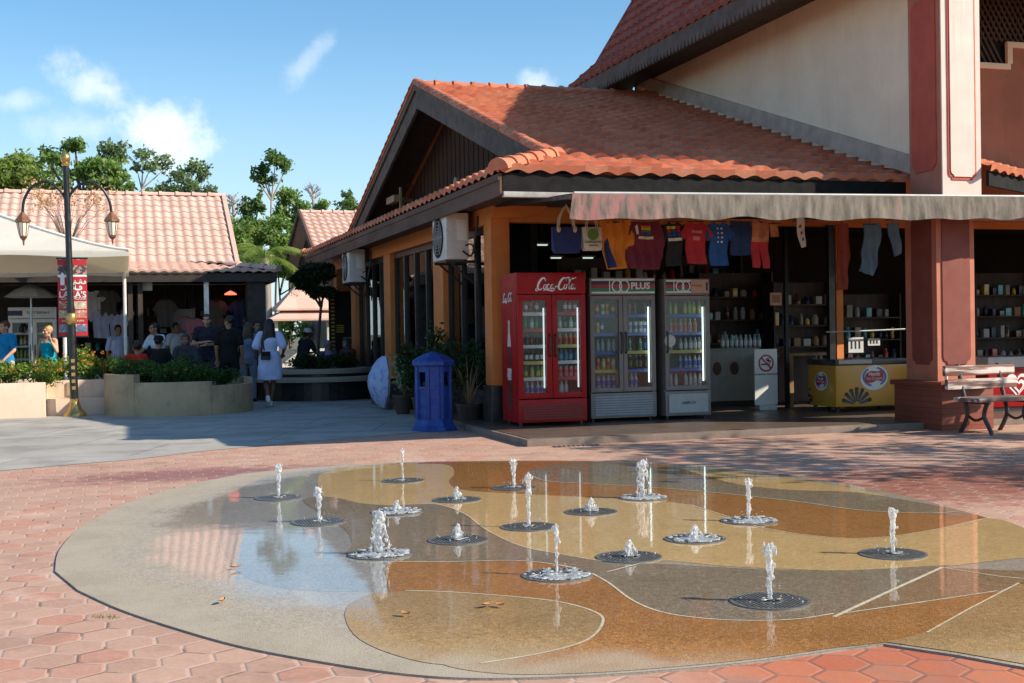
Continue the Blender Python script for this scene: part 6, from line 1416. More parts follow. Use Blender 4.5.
# ------------------------------------------------------------------ trees
leafmat('leaf_lime', (.20, .28, .06), (.38, .46, .13), .5); leafmat('leaf_mid', (.16, .26, .07), (.32, .42, .13), .5); leafmat('leaf_blue', (.16, .23, .13), (.30, .37, .22), .5); leafmat('leaf_deep', (.10, .18, .06), (.23, .32, .12), .5); leafmat('leaf_palm', (.22, .32, .06), (.42, .50, .14), .5); leafmat('leaf_canopy', (.02, .05, .016), (.055, .10, .03))
M('bark_pale', (.38, .33, .27), .85, .2, 3, stretch=(3, 3, .5), bump=.3); M('bark_dark', (.11, .085, .065), .9, .25, 4, stretch=(3, 3, .5), bump=.3); M('twig_grey', (.34, .30, .28), .9, .15)
def tree(label, D, base_px, clumps, mat, size, dens=1., bark='bark_dark', tr=.16, seed=0, group=None, limbs=True, name='tree', bend=0., sub=9):
    rr = random.Random(seed); b = Yp(base_px, 330, D); t = thing(name, label, 'tree', (b.x, D, 0), 0, group)
    cs_ = []; ppm = FPX/((Yp(base_px, 330, D)-CO).dot(cf)); tm_ = MB(); cents = []
    zmin = 1e9
    for (cx, cy, rx, ry) in clumps:
        q = Yp(cx, cy, D); c = Vector((q.x-b.x, rr.uniform(-.5, .5)*rx/ppm, q.z)); rx_, rz_ = rx/ppm, ry/ppm; cents.append((c, rx_, rz_)); zmin = min(zmin, c.z-rz_*.6)
        ns = max(6, int(1.5*sub*(rx*ry/150.)**.5)) 
        for k in range(ns):
            g = Vector((rr.gauss(0, 1), rr.gauss(0, 1), rr.gauss(0, 1))).normalized()*rr.uniform(.15, .95)
            cc = c+Vector((g.x*rx_, g.y*rx_, g.z*rz_)); f_ = rr.uniform(.28, .80)
            cs_.append((tuple(cc), (rx_*f_, rx_*f_, max(rz_*f_*.8, size*.8)), max(14, int(dens*rx*ry*2.5/ns))))
            if limbs and k % 2 == 0:
                m_ = c*.6+cc*.4-Vector((0, 0, rz_*.35)); tm_.tube([c-Vector((0, 0, rz_*.7)), m_, cc], [tr*.20, tr*.13, tr*.05], 5)
    topc = max(cents, key=lambda e: e[0].z)[0]; fork = Vector((topc.x*.4+bend, 0, max(.5, zmin*.92)))
    tm_.tube(spline([(0, 0, -.1), (bend*.4, 0, fork.z*.5), fork], 5, False), [tr*.75*(1-.035*i) for i in range(11)], 8)
    for c, rx_, rz_ in cents:
        e_ = c-Vector((0, 0, rz_*.3)); m_ = fork*.45+e_*.55+Vector((0, 0, -.05*(e_-fork).length)); tm_.tube([fork-Vector((0, 0, .1)), m_, e_], [tr*.5, tr*.33, tr*.16], 6)
    tm_.build('trunk', bark, t, smooth=True)
    leaf_obj('crown', cs_, 0, size, mat, t, seed)
    return t
GT = 'trees behind the food court'
tree('broad light green bushy tree rising at the left picture edge', 48, 20, [(-14,176,24,18),(10,172,20,16),(32,182,20,13),(52,190,18,9),(0,188,28,12),(66,196,14,8)], 'leaf_lime', .24, 1.6, seed=1, tr=.2)
tree('layered mid green tree with flat leaf tiers behind the street lamp', 54, 88, [(44,154,11,5),(75,145,14,6),(60,161,13,6),(98,166,20,9),(84,176,18,8),(117,173,12,6),(108,186,20,8),(128,190,9,7)], 'leaf_mid', .30, 1.6, seed=2, tr=.2)
tree('dark rounded tree crown behind the layered tree', 60, 113, [(112,149,14,9),(106,157,10,6),(122,158,8,6)], 'leaf_blue', .28, 1.4, seed=3)
tree('slender tree with thin pale trunk and small loose crown', 58, 143, [(143,154,11,7),(150,167,13,7),(137,168,7,5),(166,165,8,8)], 'leaf_blue', .26, 1.0, bark='bark_pale', tr=.075, seed=4)
tree('large airy blue green tree behind the roof end of the food court', 58, 186, [(192,168,14,8),(176,178,13,8),(204,176,8,8),(162,190,10,7),(188,188,16,9),(206,192,9,8)], 'leaf_blue', .26, 1.1, bark='bark_pale', tr=.10, seed=5)
tree('low wide treetop row peeping over the food court ridge', 72, 190, [(176,192,16,5),(205,196,12,6),(150,194,12,4),(222,206,8,8)], 'leaf_mid', .26, 1.8, seed=71, tr=.1)
tree('loose green treetop just left of the lamp post finial', 66, 20, [(20,158,12,5),(36,166,10,6),(52,172,12,7)], 'leaf_mid', .26, 1.4, seed=72, tr=.1)
tree('thin sparse sapling just right of the food court ridge', 52, 217, [(217,200,3,6),(216,210,5,5),(218,220,6,5)], 'leaf_mid', .20, 1.6, tr=.05, seed=6)
tree('tallest tree with long bare pale trunk and high crown', 62, 271, [(275,160,14,7),(262,170,9,7),(285,166,8,9),(268,181,9,5),(256,177,6,4)], 'leaf_deep', .28, 1.8, bark='bark_pale', tr=.10, seed=8)
tree('dark bushy tree left of the tallest trunk', 66, 249, [(247,210,10,12),(258,205,8,10),(248,222,12,8)], 'leaf_deep', .30, 1.8, seed=9)
tree('dark round topped tree right of the tallest trunk', 68, 291, [(289,198,13,11),(300,208,10,11),(283,212,10,12),(296,220,14,8)], 'leaf_mid', .30, 1.8, seed=10)
tree('small round bright tree above the gabled house roof', 64, 322, [(322,206,9,8),(318,212,6,5)], 'leaf_mid', .26, 1.9, seed=11, tr=.10)
tree('dark tree just left of the shop gable', 64, 350, [(350,196,7,6),(346,205,10,7),(356,209,9,6),(340,214,9,4)], 'leaf_deep', .27, 1.9, seed=12, tr=.12)
tree('low pale bush crown beside the gable foot', 60, 366, [(364,210,7,5),(372,214,6,5)], 'leaf_lime', .26, 1.2, seed=13, tr=.08)
def bare(label, D, px, ytop, h_px, spread, seed):
    rr = random.Random(seed); b = Yp(px, 330, D); t = thing('bare_tree', label, 'tree', (b.x, D, 0)); ppm = FPX/((b-CO).dot(cf)); zt = Yp(px, ytop, D).z; H_ = h_px/ppm
    mb = MB(); mb.tube([(0, 0, 0), (.05, 0, zt-H_), (0, .03, zt-H_*.35)], [.12, .085, .05], 6)
    def br(p0_, d, L_, r_, lv_):
        p1_ = p0_+d*L_; mb.tube([p0_, p0_+d*L_*.5+Vector((rr.gauss(0, .05), rr.gauss(0, .05), .03)), p1_], [r_, r_*.75, r_*.45], 5)
        if lv_ > 0:
            for k in range(3): br(p0_+d*L_*rr.uniform(.45, 1), (d+Vector((rr.gauss(0, .5), rr.gauss(0, .5), rr.uniform(-.1, .5)))).normalized(), L_*.62, r_*.55, lv_-1)
    for k in range(9):
        f = rr.uniform(0, .9); a = rr.random()*6.28; br(Vector((0, 0, zt-H_+f*H_*.7)), Vector((math.cos(a)*.8, math.sin(a)*.8, rr.uniform(.5, 1.1))).normalized(), spread/ppm*rr.uniform(.6, 1)*(1.1-f*.6), .035, 2)
    mb.build('trunk', 'twig_grey', t)
bare('leafless grey tree standing left of the tallest tree', 60, 235, 183, 38, 13, 3); bare('leafless pale tree above the gabled house ridge', 66, 315, 180, 26, 12, 4)
GB = 'green thicket between food court and gabled house'
for i, (px, cl_, m_, lab) in enumerate(((228, [(222,240,14,18),(232,228,12,10),(218,222,8,10)], 'leaf_mid', 'green thicket bush at the food court roof end'), (250, [(248,238,14,10),(244,252,16,12)], 'leaf_lime', 'bright thicket bush left of the palm'), (290, [(292,236,15,12),(302,228,12,9),(284,250,16,12)], 'leaf_lime', 'bright thicket bush right of the palm'), (276, [(268,226,16,8),(282,222,12,8)], 'leaf_mid', 'thicket bush behind the palm'), (308, [(304,248,12,14),(298,264,14,12),(280,266,16,10),(236,262,14,10)], 'leaf_mid', 'thicket bush beside the gabled house wall'), (330, [(330,218,14,6),(345,218,10,5)], 'leaf_lime', 'pale thicket top above the gabled house ridge'))):
    tree(lab, 54+i*.8, px, cl_, m_, .26, 1.5, seed=30+i, tr=.08, group=GB, name='thicket_bush')
for i, (px, cl_) in enumerate(((284, [(284,326,12,9),(280,338,12,10)]), (306, [(304,330,10,8),(316,334,9,8)]), (330, [(330,325,10,14)]))): tree(('sunlit low hedge bush seen past the dark end pier', 'low hedge bush below the far kiosk', 'hedge bush beside the veranda')[i], 46+i, px, cl_, 'leaf_lime', .2, 1.6, seed=50+i, tr=.05, name='hedge_bush', limbs=False)
for i, (px, cl_, lab) in enumerate(((220, [(219,252,12,16),(228,266,12,10),(212,244,6,10)], 'dense bush touching the lower corner of the food court roof'), (246, [(240,236,12,12),(252,262,16,12),(232,248,10,10)], 'dense mid green bush behind the palm fronds on the left'), (282, [(276,240,12,12),(290,250,14,14),(284,268,18,10),(300,280,10,10)], 'dense mid green bush behind the palm fronds on the right'), (262, [(262,236,14,10),(266,272,20,8)], 'light bush right behind the palm crown'))):
    tree(lab, 50+i*.6, px, cl_, ('leaf_mid', 'leaf_mid', 'leaf_mid', 'leaf_lime')[i], .26, 2.2, seed=80+i, tr=.07, group=GB, name='thicket_bush')
# palm
pb_ = Yp(266, 330, 41); pl = thing('palm', 'feathery palm with arching light green fronds behind the food court', 'palm', (pb_.x, 41, 0)); zc_ = Yp(266, 258, 41).z
MB().tube(spline([(0, 0, 0), (.08, 0, zc_*.5), (0, 0, zc_)], 5, False), [.14]*6+[.12]*5, 8).build('trunk', 'bark_pale', pl, smooth=True)
rr = random.Random(5)
for k in range(15):
    a = k*2.4+rr.uniform(-.2, .2); up_ = rr.uniform(.25, 1.15); L_ = rr.uniform(1.5, 2.1); fr = MB(); P_ = []
    for i in range(13):
        t_ = i/12; rad = L_*t_*math.cos(up_*(1-t_*.5)); z = zc_+L_*(math.sin(up_)*t_-.85*t_*t_); P_.append(Vector((rad*math.cos(a), rad*math.sin(a), z)))
    fr.tube(P_, [.022*(1-.7*i/12) for i in range(13)], 5)
    for i in range(1, 32):
        t_ = i/32; j = int(t_*12); p_ = P_[j]+(P_[min(12, j+1)]-P_[j])*(t_*12-j); d = (P_[min(12, j+1)]-P_[j]).normalized(); sd = d.cross(Vector((0, 0, 1))).normalized(); l_ = .52*math.sin(math.pi*min(1, t_*.85+.12))
        for sg in (-1, 1):
            e_ = p_+(sd*sg*.75+d*.75).normalized()*l_-Vector((0, 0, l_*.35)); w2 = d*.010
            fr.add([p_-w2, p_+w2, p_*.4+e_*.6+w2*1.1, e_, p_*.4+e_*.6-w2], [(0, 1, 2, 3, 4)])
    fr.build('frond', 'leaf_palm', pl, recalc=False)
# dense dark crown by the veranda, with trellis posts
tree('dense dark green rounded tree hanging over the far shop corner', 28.8, 318, [(314,276,16,11),(304,280,10,8),(326,272,9,8),(318,292,12,6)], 'leaf_canopy', .10, 32, seed=60, tr=.06, sub=16)
yl = thing('louvre_screen', 'dark screen with yellow louvre strips on the veranda behind the umbrella', 'screen', (Yp(340, 330, 29.6).x, 29.6, 0))
M('yellow_slat', (.45, .30, .05), .6, .1)
MB().bx(-.25, .32, .05, .1, 0, 2.4).build('backing', 'dark_interior', yl)
for i in range(16): MB().bx(-.20, -.12, 0, .045, 1.0+i*.09, 1.05+i*.09).build('tall_strip', 'yellow_slat', yl)
for i in range(4): MB().bx(-.08, .10, 0, .045, 1.42+i*.05, 1.45+i*.05).build('sign_slat', 'yellow_slat', yl)
for i in range(5): MB().bx(.08, .30, 0, .045, 1.05+i*.055, 1.085+i*.055).build('sign_slat', 'yellow_slat', yl)
# orange blossoming thin shrub standing between tent and food court
bl = thing('blossom_tree', 'thin bush with sparse pale orange blossoms in front of the pink roof', 'tree', (Yp(72, 330, 28.6).x, 27.0, 0)); st = MB(); cl_ = []; rr = random.Random(9)
for k in range(30):
    px, py = rr.uniform(30, 114), rr.gauss(197, 7); q = Yp(px, py, 27.+rr.uniform(-.2, .2))-Vector(bl.location)
    st.tube([(0, 0, 3.2), (q.x*.45, q.y, 3.75+.1*rr.random()), tuple(q)], [.007, .005, .002], 4); cl_.append((tuple(q), (.24, .16, .13), 30))
st.tube([(0, 0, 0), (.03, 0, 1.6), (0, 0, 3.22)], [.035, .028, .016], 6); st.build('trunk', 'bark_dark', bl)
leafmat('petal_pale', (.78, .40, .16), (.80, .66, .48)); leaf_obj('crown', cl_, 0, .075, 'petal_pale', bl, 4)
# shade tree standing right of the plaza (its shadow falls into the picture)
sh = thing('shade_tree', 'leafy shade tree standing right of the plaza, beyond the picture edge', 'tree', (14.6, 7.3, 0)); st = MB(); rr = random.Random(2); cl_ = []
st.tube(spline([(0, 0, 0), (.1, .05, 1.6), (0, .1, 3.0)], 4, False), [.16]*4+[.14]*5, 8)
for k in range(34):
    a = rr.random()*6.28; q = 3.2*rr.random()**.5; c = (q*math.cos(a), q*math.sin(a)*.8, 3.9+rr.uniform(-.5, 1.5)); st.tube([(0, .1, 2.9), (c[0]*.5, c[1]*.5, 3.4), c], [.06, .04, .015], 5); cl_.append((c, (.75, .75, .35), 170))
st.build('trunk', 'bark_dark', sh, smooth=True); leaf_obj('crown', cl_, 0, .22, 'leaf_mid', sh, 6)
# ================================================================== PEOPLE
M('skin_light', (.52, .29, .20), .55, .06, 12); M('skin_tan', (.33, .17, .10), .55, .06, 12); M('skin_brown', (.17, .085, .05), .55, .06, 12)
M('hair_black', (.010, .008, .008), .5, .3, 20); M('hair_blond', (.50, .30, .12), .5, .25, 30); M('hair_brown', (.06, .035, .02), .5, .3, 20)
M('eye_dark', (.015, .012, .01), .3, .05); M('lip', (.30, .10, .085), .5, .05)
for k_, c_ in {'c_lavender': (.50, .56, .80), 'c_black': (.014, .014, .016), 'c_greyblue': (.17, .21, .29), 'c_grey': (.22, .24, .29), 'c_skyblue': (.50, .64, .82), 'c_red': (.55, .03, .02), 'c_darkred': (.20, .02, .025), 'c_turq': (.0, .34, .46), 'c_blue': (.01, .22, .52), 'c_khaki': (.46, .37, .25), 'c_dark': (.03, .03, .045), 'c_white': (.75, .76, .78), 'c_lilac': (.36, .28, .46), 'c_charcoal': (.05, .055, .07), 'c_denim': (.09, .13, .22)}.items(): M(k_, c_, .9, .12, 9, bump=.15, bscale=50, spec=.2)
V3 = Vector
def J_stand():
    return dict(pel=V3((0, 0, .93)), waist=V3((0, .0, 1.08)), chest=V3((0, 0, 1.27)), neck=V3((0, .01, 1.43)), head=V3((0, -.015, 1.575)),
      shL=V3((-.185, .0, 1.385)), shR=V3((.185, .0, 1.385)), elL=V3((-.235, .03, 1.11)), elR=V3((.235, .03, 1.11)), wrL=V3((-.235, -.05, .87)), wrR=V3((.235, -.05, .87)),
      hiL=V3((-.09, 0, .90)), hiR=V3((.09, 0, .90)), knL=V3((-.10, -.02, .49)), knR=V3((.10, -.02, .49)), anL=V3((-.105, .02, .085)), anR=V3((.105, .02, .085)), toL=V3((-.12, -.14, .03)), toR=V3((.12, -.14, .03)))
def J_sit(lean=0.):
    j = J_stand(); d = V3((0, 0, -.46))
    for k in ('pel', 'waist', 'chest', 'neck', 'head', 'shL', 'shR', 'elL', 'elR', 'wrL', 'wrR', 'hiL', 'hiR'):
        j[k] = j[k]+d; 
        if k not in ('pel', 'hiL', 'hiR'): j[k].y -= lean*(j[k].z-.47)
    j.update(knL=V3((-.13, -.42, .48)), knR=V3((.13, -.42, .48)), anL=V3((-.13, -.40, .085)), anR=V3((.13, -.40, .085)), toL=V3((-.14, -.56, .03)), toR=V3((.14, -.56, .03)))
    j['elL'] = j['shL']+V3((-.05, -.10, -.25)); j['elR'] = j['shR']+V3((.05, -.10, -.25)); j['wrL'] = j['elL']+V3((.09, -.22, .0)); j['wrR'] = j['elR']+V3((-.09, -.22, .0))
    return j
def hand(mb, el, wr, side, curl=.5):
    d = (wr-el).normalized(); up = V3((0, 0, 1)) if abs(d.z) < .8 else V3((0, -1, 0)); s_ = d.cross(up).normalized(); n_ = s_.cross(d).normalized()
    mb.tube([wr, wr+d*.045, wr+d*.088], [.026, .038, .036], 8, ry=[.02, .017, .015])
    p0 = wr+d*.085
    for k, (o, L_) in enumerate(((-.029, .062), (-.010, .072), (.010, .068), (.028, .052))):
        a = p0+s_*o; b = a+d*L_*.5-n_*L_*.15*curl; c = b+d*L_*.35-n_*L_*.45*curl; mb.cap(a-d*.012, b, .0088, .0082, 6); mb.cap(b, c, .0082, .007, 6)
    t0 = wr+d*.03-s_*.03*side; t1 = t0+d*.035-s_*.022*side-n_*.012; mb.cap(t0, t1, .0105, .0095, 6); mb.cap(t1, t1+d*.03-n_*.008, .0095, .008, 6)
def torso(mb, j, g=0., lo='pel', fem=False, hem=0.):
    p, w_, c, n_ = j['pel'], j['waist'], j['chest'], j['neck']; ax = (j['shR']-j['shL']).normalized()
    bust = .012 if fem else 0.; wx = -.02 if fem else 0.
    P_ = [p+V3((0, 0, -.10-hem)), p, w_, c, c*.45+n_*.55, n_+V3((0, 0, -.015))]
    rx = [.135, .168, .135+wx, .160+wx*.5, .135, .062]; ry = [.10, .118, .098, .118+bust, .088, .058]
    k0 = 0
    mb.tube(P_[k0:], [r_+g for r_ in rx[k0:]], 16, ry=[r_+g for r_ in ry[k0:]])
    mb.cap(j['shL']*.85+c*.15+V3((0, 0, .02)), j['shR']*.85+c*.15+V3((0, 0, .02)), .058+g, .058+g)
def person(label, loc, rz, j, skin='skin_light', top=None, sleeve=.5, bottom=None, legf=1., dress=None, hair='hair_black', hairlen=0., shoes='c_black', fem=False, face=0., headtilt=0., hat=None, sc=1., scarf=None, cami=False, group=None):
    t = thing('person', label, 'person', loc, rz); t.scale = (sc, sc, sc)
    mb = MB(); torso(mb, j, 0, fem=fem)
    for s_ in 'LR':
        sh, el, wr = j['sh'+s_], j['el'+s_], j['wr'+s_]; mb.cap(sh, el, .048, .038); mb.cap(el, wr, .038, .026); hand(mb, el, wr, -1 if s_ == 'L' else 1)
        hi, kn, an, to = (j[k+s_] for k in ('hi', 'kn', 'an', 'to')); mb.cap(hi, kn, .085, .054); mb.cap(kn+V3((0, .0, 0)), kn*.62+an*.38+V3((0, .012, 0)), .052, .054); mb.cap(kn*.62+an*.38+V3((0, .012, 0)), an, .052, .033); mb.cap(an+V3((0, .03, -.045)), to, .034, .028)
    h = j['head']; mb.cap(j['neck']-V3((0, 0, .04)), h-V3((0, -.01, .06)), .052, .050)
    Mh = Matrix.Translation(h) @ rotm(headtilt, 0, face)
    hd = MB(); hd.sph((0, .012, .028), (.074, .094, .092), 16, 12); hd.sph((0, -.02, -.045), (.055, .068, .070), 14, 10); hd.sph((0, -.062, -.085), (.026, .024, .022), 10, 8)
    hd.cap((0, -.084, .012), (0, -.104, -.022), .010, .015, 8); hd.sph((0, -.088, -.055), (.024, .012, .010), 10, 6); hd.cap((-.035, -.078, .032), (.035, -.078, .032), .013, .013, 8)
    for s_ in (-1, 1): hd.sph((s_*.076, .012, -.008), (.012, .022, .032), 8, 6); hd.sph((s_*.045, -.05, -.025), (.025, .028, .025), 8, 6)
    mb.add(hd.v, hd.f, Mh)
    me = remeshed(mb, .0105, 3, .45)
    Mi = Mh.inverted(); me.materials.append(MATS[skin]); me.materials.append(MATS['eye_dark']); me.materials.append(MATS['lip'])
    for p_ in me.polygons:
        q = Mi @ p_.center
        if abs(q.z) > .13 or abs(q.x) > .12: continue
        if q.y < -.055 and abs(abs(q.x)-.031) < .014 and abs(q.z-.010) < .008: p_.material_index = 1
        elif q.y < -.07 and abs(q.x) < .024 and abs(q.z+.056) < .0085: p_.material_index = 2
    o = bpy.data.objects.new('body', me); COL.objects.link(o); o.parent = t
    # hair: shell over the skull, longer strands down the back
    if hair and not scarf:
        hb = MB()
        vs = []; 
        hb.sph((0, .020, .040), (.083, .098, .092), 16, 12)
        if hairlen > .05:
            for k in range(9):
                a = (k-4)*.30; hb.tube(spline([(.075*math.sin(a), .05+.05*math.cos(a), .05), (.085*math.sin(a), .07+.04*math.cos(a), -.08), (.10*math.sin(a)+.006*k, .075+.03*math.cos(a), -.08-hairlen*.6), (.08*math.sin(a), .08+.02*math.cos(a), -.08-hairlen)], 4, False), [.03]*9+[.022]*4, 7)
        hm = remeshed(hb, .011, 2)
        bm = bmesh.new(); bm.from_mesh(hm)
        ds = [f for f in bm.faces if (f.calc_center_median().y < -.045+.0 and f.calc_center_median().z < .068) or (hairlen < .05 and f.calc_center_median().z < -.03) or (f.calc_center_median().z < .0 and f.calc_center_median().y < -.01)]
        bmesh.ops.delete(bm, geom=ds, context='FACES'); bm.to_mesh(hm); bm.free(); hm.transform(Mh)
        link_mesh('hair', hm, hair, t)
    if scarf:
        hb = MB(); hb.sph((0, .016, .03), (.090, .108, .105), 16, 12); hb.sph((0, .02, -.07), (.075, .08, .08), 14, 10); hb.cap((0, .03, -.10), (0, .02, -.20), .085, .12)
        hm = remeshed(hb, .011, 3); bm = bmesh.new(); bm.from_mesh(hm)
        ds = [f for f in bm.faces if f.calc_center_median().y < -.045 and -.085 < f.calc_center_median().z < .062 and abs(f.calc_center_median().x) < .062]
        bmesh.ops.delete(bm, geom=ds, context='FACES'); bm.to_mesh(hm); bm.free(); hm.transform(Mh); link_mesh('headscarf', hm, scarf, t)
    if hat:
        mb = MB(); mb.lathe([(.098, .04), (.10, .07), (.085, .125), (.04, .145), (.002, .147)], (0, .015, 0), 18); mb.prism([(.075*math.cos(a), -.06-.095*math.sin(a)) for a in [math.pi*i/10 for i in range(11)]], .045, .055, lambda u, v, d: (u, v, d))
        mb.v = [tuple(Mh @ V3(q)) for q in mb.v]; mb.build('cap', hat, t, smooth=True)
    vox = .0135
    if dress:
        mb = MB(); torso(mb, j, .020, fem=True); p = j['pel']
        mb.tube([j['waist'], p+V3((0, 0, .02)), p+V3((.0, .01, -.18)), p+V3((0, .01, -.40))], [.165, .215, .235, .225], 18, ry=[.13, .165, .185, .18])
        for s_ in 'LR': sh, el = j['sh'+s_], j['el'+s_]; mb.cap(sh, sh+(el-sh)*sleeve, .072, .085)
        me = remeshed(mb, vox, 3); rr = random.Random(4)
        for v in me.vertices: v.co += v.normal*.013*mnoise.noise((v.co.x*14, v.co.y*14, v.co.z*4))
        link_mesh('dress', me, dress, t)
    if top:
        mb = MB()
        if cami:
            P_ = [j['pel']+V3((0, 0, .0)), j['waist'], j['chest']+V3((0, 0, .0)), j['chest']+V3((0, 0, .07))]; mb.tube(P_, [.185, .15, .170, .150], 16, ry=[.135, .118, .142, .115])
            for s_ in (-1, 1):
                mb.tube([j['chest']+V3((s_*.09, -.10, .06)), j['neck']+V3((s_*.10, -.02, -.005)), j['chest']+V3((s_*.09, .09, .06))], .012, 6)
        else:
            torso(mb, j, .018, fem=fem, hem=.03)
            for s_ in 'LR':
                sh, el, wr = j['sh'+s_], j['el'+s_], j['wr'+s_]; mb.cap(sh, sh+(el-sh)*min(1, sleeve), .066, .062)
                if sleeve > 1: mb.cap(el, el+(wr-el)*(sleeve-1), .058, .045)
        me = remeshed(mb, vox, 2)
        for v in me.vertices: v.co += v.normal*.011*mnoise.noise((v.co.x*13, v.co.y*13, v.co.z*11))
        link_mesh('top', me, top, t)
    if bottom:
        mb = MB(); p = j['pel']; mb.tube([p+V3((0, 0, -.12)), p, p+V3((0, 0, .08))], [.15, .182, .165], 16, ry=[.115, .132, .12])
        for s_ in 'LR':
            hi, kn, an = j['hi'+s_], j['kn'+s_], j['an'+s_]; mb.cap(hi, hi+(kn-hi)*min(1, legf*2), .100, .074)
            if legf > .5: mb.cap(kn, kn+(an-kn)*(legf*2-1), .072, .058)
        link_mesh('trousers', remeshed(mb, vox, 2), bottom, t)
    for s_ in 'LR':
        an, to = j['an'+s_], j['to'+s_]; d = (to-an); d.z = 0; d.normalize(); ft = (to-an).normalized()
        mb = MB(); mb.cap(an+V3((0, 0, -.04))-d*.04, to+d*.01, .046, .036); mb.cap(an+V3((0, 0, -.03)), an+V3((0, 0, .01)), .046, .044)
        link_mesh('shoe', remeshed(mb, .011, 1), shoes, t)
    return t
def at(px, Y): return (Yp(px, 337, Y).x, Y, 0)
# woman in the pale dress, walking away
j = J_stand(); j['anL'] = V3((.00, -.10, .10)); j['knL'] = V3((-.06, -.10, .50)); j['toL'] = V3((-.02, -.25, .035)); j['anR'] = V3((.045, .20, .20)); j['knR'] = V3((.08, -.02, .50)); j['toR'] = V3((.06, .10, .05))
j['elL'] = V3((-.27, .06, 1.12)); j['elR'] = V3((.27, .05, 1.12)); j['wrL'] = V3((-.24, -.12, 1.02)); j['wrR'] = V3((.26, -.14, 1.00))
wp_ = thing_person = person('woman in pale lavender shirt dress with long black hair walking away', (2.80, 24.1, 0), R(180-8), j, 'skin_brown', dress='c_lavender', sleeve=.75, hairlen=.42, shoes='c_white', fem=True, sc=1.0)
bgx = thing('shoulder_bag', 'small black bag on a long strap carried by the woman in the pale dress', 'bag', (2.70, 24.1, 0))
MB().bx(-.10, .08, -.30, -.22, .92, 1.08).build('pouch', 'black_plastic', bgx, bevel=.015); MB().tube(spline([(-.09, -.26, 1.08), (-.05, -.19, 1.25), (.06, -.12, 1.45), (.20, .05, 1.44), (.14, .22, 1.2), (.0, .28, 1.0)], 6, False), .006, 5).build('strap', 'black_plastic', bgx); MB().bx(-.09, .07, -.308, -.301, .99, 1.075).build('flap', 'c_black', bgx)
# man in black
j = J_stand(); person('man in plain black T-shirt and black trousers seen from behind at the round planter', at(229, 25.2), R(165), j, 'skin_tan', top='c_black', sleeve=.75, bottom='c_black', face=R(60), sc=1.05)
j = J_stand(); j['elL'] += V3((0, -.05, 0)); person('woman with long dark hair in grey blue tank top and grey leggings', at(248, 26.4), R(172), j, 'skin_tan', top='c_greyblue', sleeve=.1, bottom='c_grey', hairlen=.28, hair='hair_brown', fem=True, sc=.98)
j = J_stand(); person('man in dark shirt facing the plaza between the long haired woman and the pale dress', at(257, 27.4), R(10), j, 'skin_tan', top='c_dark', bottom='c_dark', sc=1.0)
j = J_stand(); j['elL'] = V3((-.26, -.05, 1.12)); j['wrL'] = V3((.02, -.24, 1.16)); j['elR'] = V3((.26, -.05, 1.12)); j['wrR'] = V3((.0, -.25, 1.10)); person('tall short haired man in dark polo with folded arms, back by the food court', at(207, 27.2), R(-8), j, 'skin_light', top='c_dark', sleeve=.6, bottom='c_charcoal', hair='hair_brown', sc=1.09)
j = J_stand()
for k_ in ('waist', 'chest', 'neck', 'head', 'shL', 'shR'): j[k_] += V3((0, -.22*(j[k_].z-.93), -.02))
j['elL'] = j['shL']+V3((-.05, -.14, -.24)); j['wrL'] = j['elL']+V3((.06, -.2, -.10)); j['elR'] = j['shR']+V3((.05, -.14, -.24)); j['wrR'] = j['elR']+V3((-.06, -.2, -.1))
person('person in light sky blue T-shirt leaning over a table, head turned left', at(160, 27.0), R(-50), j, 'skin_tan', top='c_skyblue', sleeve=.75, bottom='c_denim', face=R(-20), sc=1.0)
def chair(label, x, y, rz, m_='dark_wood'):
    t = thing('stool', label, 'stool', (x, y, 0), rz); MB().lathe([(.19, .40), (.20, .42), (.19, .44)], n=16).build('seat', m_, t)
    for a in range(4): MB().tube([(.15*math.cos(a*1.57+.78), .15*math.sin(a*1.57+.78), .40), (.19*math.cos(a*1.57+.78), .19*math.sin(a*1.57+.78), 0)], .016, 6).build('leg', m_, t)
def sitter(label, px, Y, rz, lean=.1, seat_lab=None, zoff=.06, **kw):
    p_ = at(px, Y); j = J_sit(lean); t = person(label, (p_[0], p_[1], zoff), rz, j, **kw); chair(seat_lab or 'stool under the '+label, p_[0], p_[1], rz).__class__; return t
sitter('seated person in bright red shirt with dark hair, back to the plaza', 137, 25.6, R(185), .12, 'stool under the red shirted person', skin='skin_tan', top='c_red', sleeve=.8, bottom='c_denim')
sitter('seated person in black shirt and black cap beside the red shirt', 157, 25.5, R(150), .10, 'stool under the person in the black cap', zoff=.16, skin='skin_tan', top='c_black', sleeve=1.6, bottom='c_black', hat='c_black')
sitter('seated person in dark hooded top with grey beanie facing the plaza', 186, 26.2, R(-15), .06, 'stool under the person in the grey beanie', zoff=.20, skin='skin_tan', top='c_charcoal', sleeve=1.9, bottom='c_dark', scarf='c_charcoal')
o = thing('food_table', 'low dark round table between the seated people', 'table', at(172, 26.6)); MB().lathe([(.4, .72), (.41, .74), (.4, .76)], n=24).build('tabletop', 'tan_wood', o); MB().lathe([(.22, 0), (.2, .03), (.035, .06), (.035, .719)], n=14).build('pedestal', 'black_metal', o)
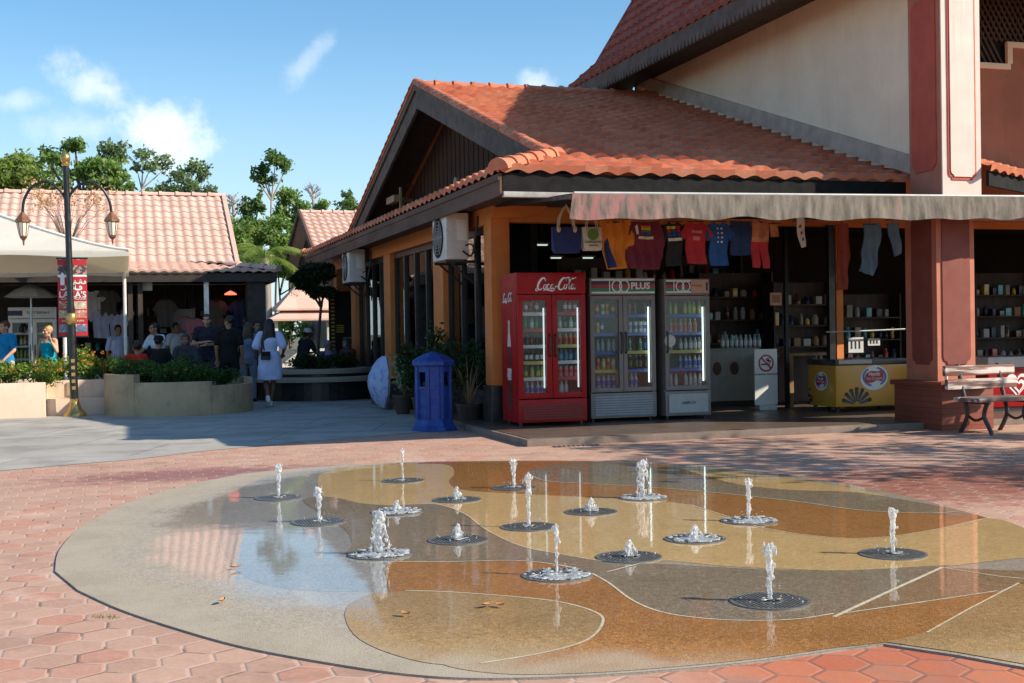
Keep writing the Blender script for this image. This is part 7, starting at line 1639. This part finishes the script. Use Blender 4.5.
# sunlit couple at left
j = J_stand(); j['elR'] = V3((.25, -.04, 1.16)); j['wrR'] = V3((.17, -.10, 1.36)); j['elL'] = V3((-.25, -.02, 1.12)); j['wrL'] = V3((-.20, -.16, .95))
person('sunlit woman with short blond hair, turquoise camisole and khaki trousers', at(48, 26.6), R(-38), j, 'skin_light', top='c_turq', cami=True, bottom='c_khaki', hair='hair_blond', hairlen=.0, fem=True, face=R(-22), sc=.97)
j = J_stand(); j['elR'] = V3((.25, -.06, 1.13)); j['wrR'] = V3((.17, -.22, .98))
person('sunlit man in bright blue T-shirt with brown strap at the left picture edge', at(5, 26.4), R(-35), j, 'skin_light', top='c_blue', sleeve=.7, bottom='c_khaki', hair='hair_brown', face=R(-20), sc=1.03)
j = J_stand(); person('person in pale lavender shirt standing deep under the food court roof', at(118, 29.0), R(20), j, 'skin_tan', top='c_lavender', sleeve=.8, bottom='c_dark', sc=.98)
j = J_stand(); person('child in bright pink top standing beside the tall man in the polo', at(194, 27.9), R(-20), j, 'skin_tan', top='f_pink', sleeve=.6, bottom='c_denim', hair='hair_black', hairlen=.12, sc=.86)
j = J_stand(); person('person in white T-shirt standing far back between the blue display chest and the stools', at(176, 29.6), R(30), j, 'skin_tan', top='c_white', sleeve=.6, bottom='c_denim', sc=1.0)
# people around the bench planter
sitter('person in white cap and dark shirt bending forward behind the pale dress', 300, 27.6+1.4, R(120), .35, 'stool under the person in the white cap', zoff=.28, skin='skin_brown', top='c_dark', sleeve=.7, bottom='c_dark', hat='c_white')
sitter('seated person in lilac headscarf behind the bench planter', 327, 28.9, R(10), .1, 'stool under the person in the lilac headscarf', zoff=.0, skin='skin_tan', top='c_denim', sleeve=1.9, bottom='c_dark', scarf='c_lilac')
sitter('seated person in dark red top and grey headscarf at the bench planter', 350, 27.4, R(-60), .15, 'stool under the person in the grey headscarf', zoff=.06, skin='skin_tan', top='c_darkred', sleeve=1.9, bottom='c_dark', scarf='c_charcoal')
bpy.data.scenes.remove(TMP)
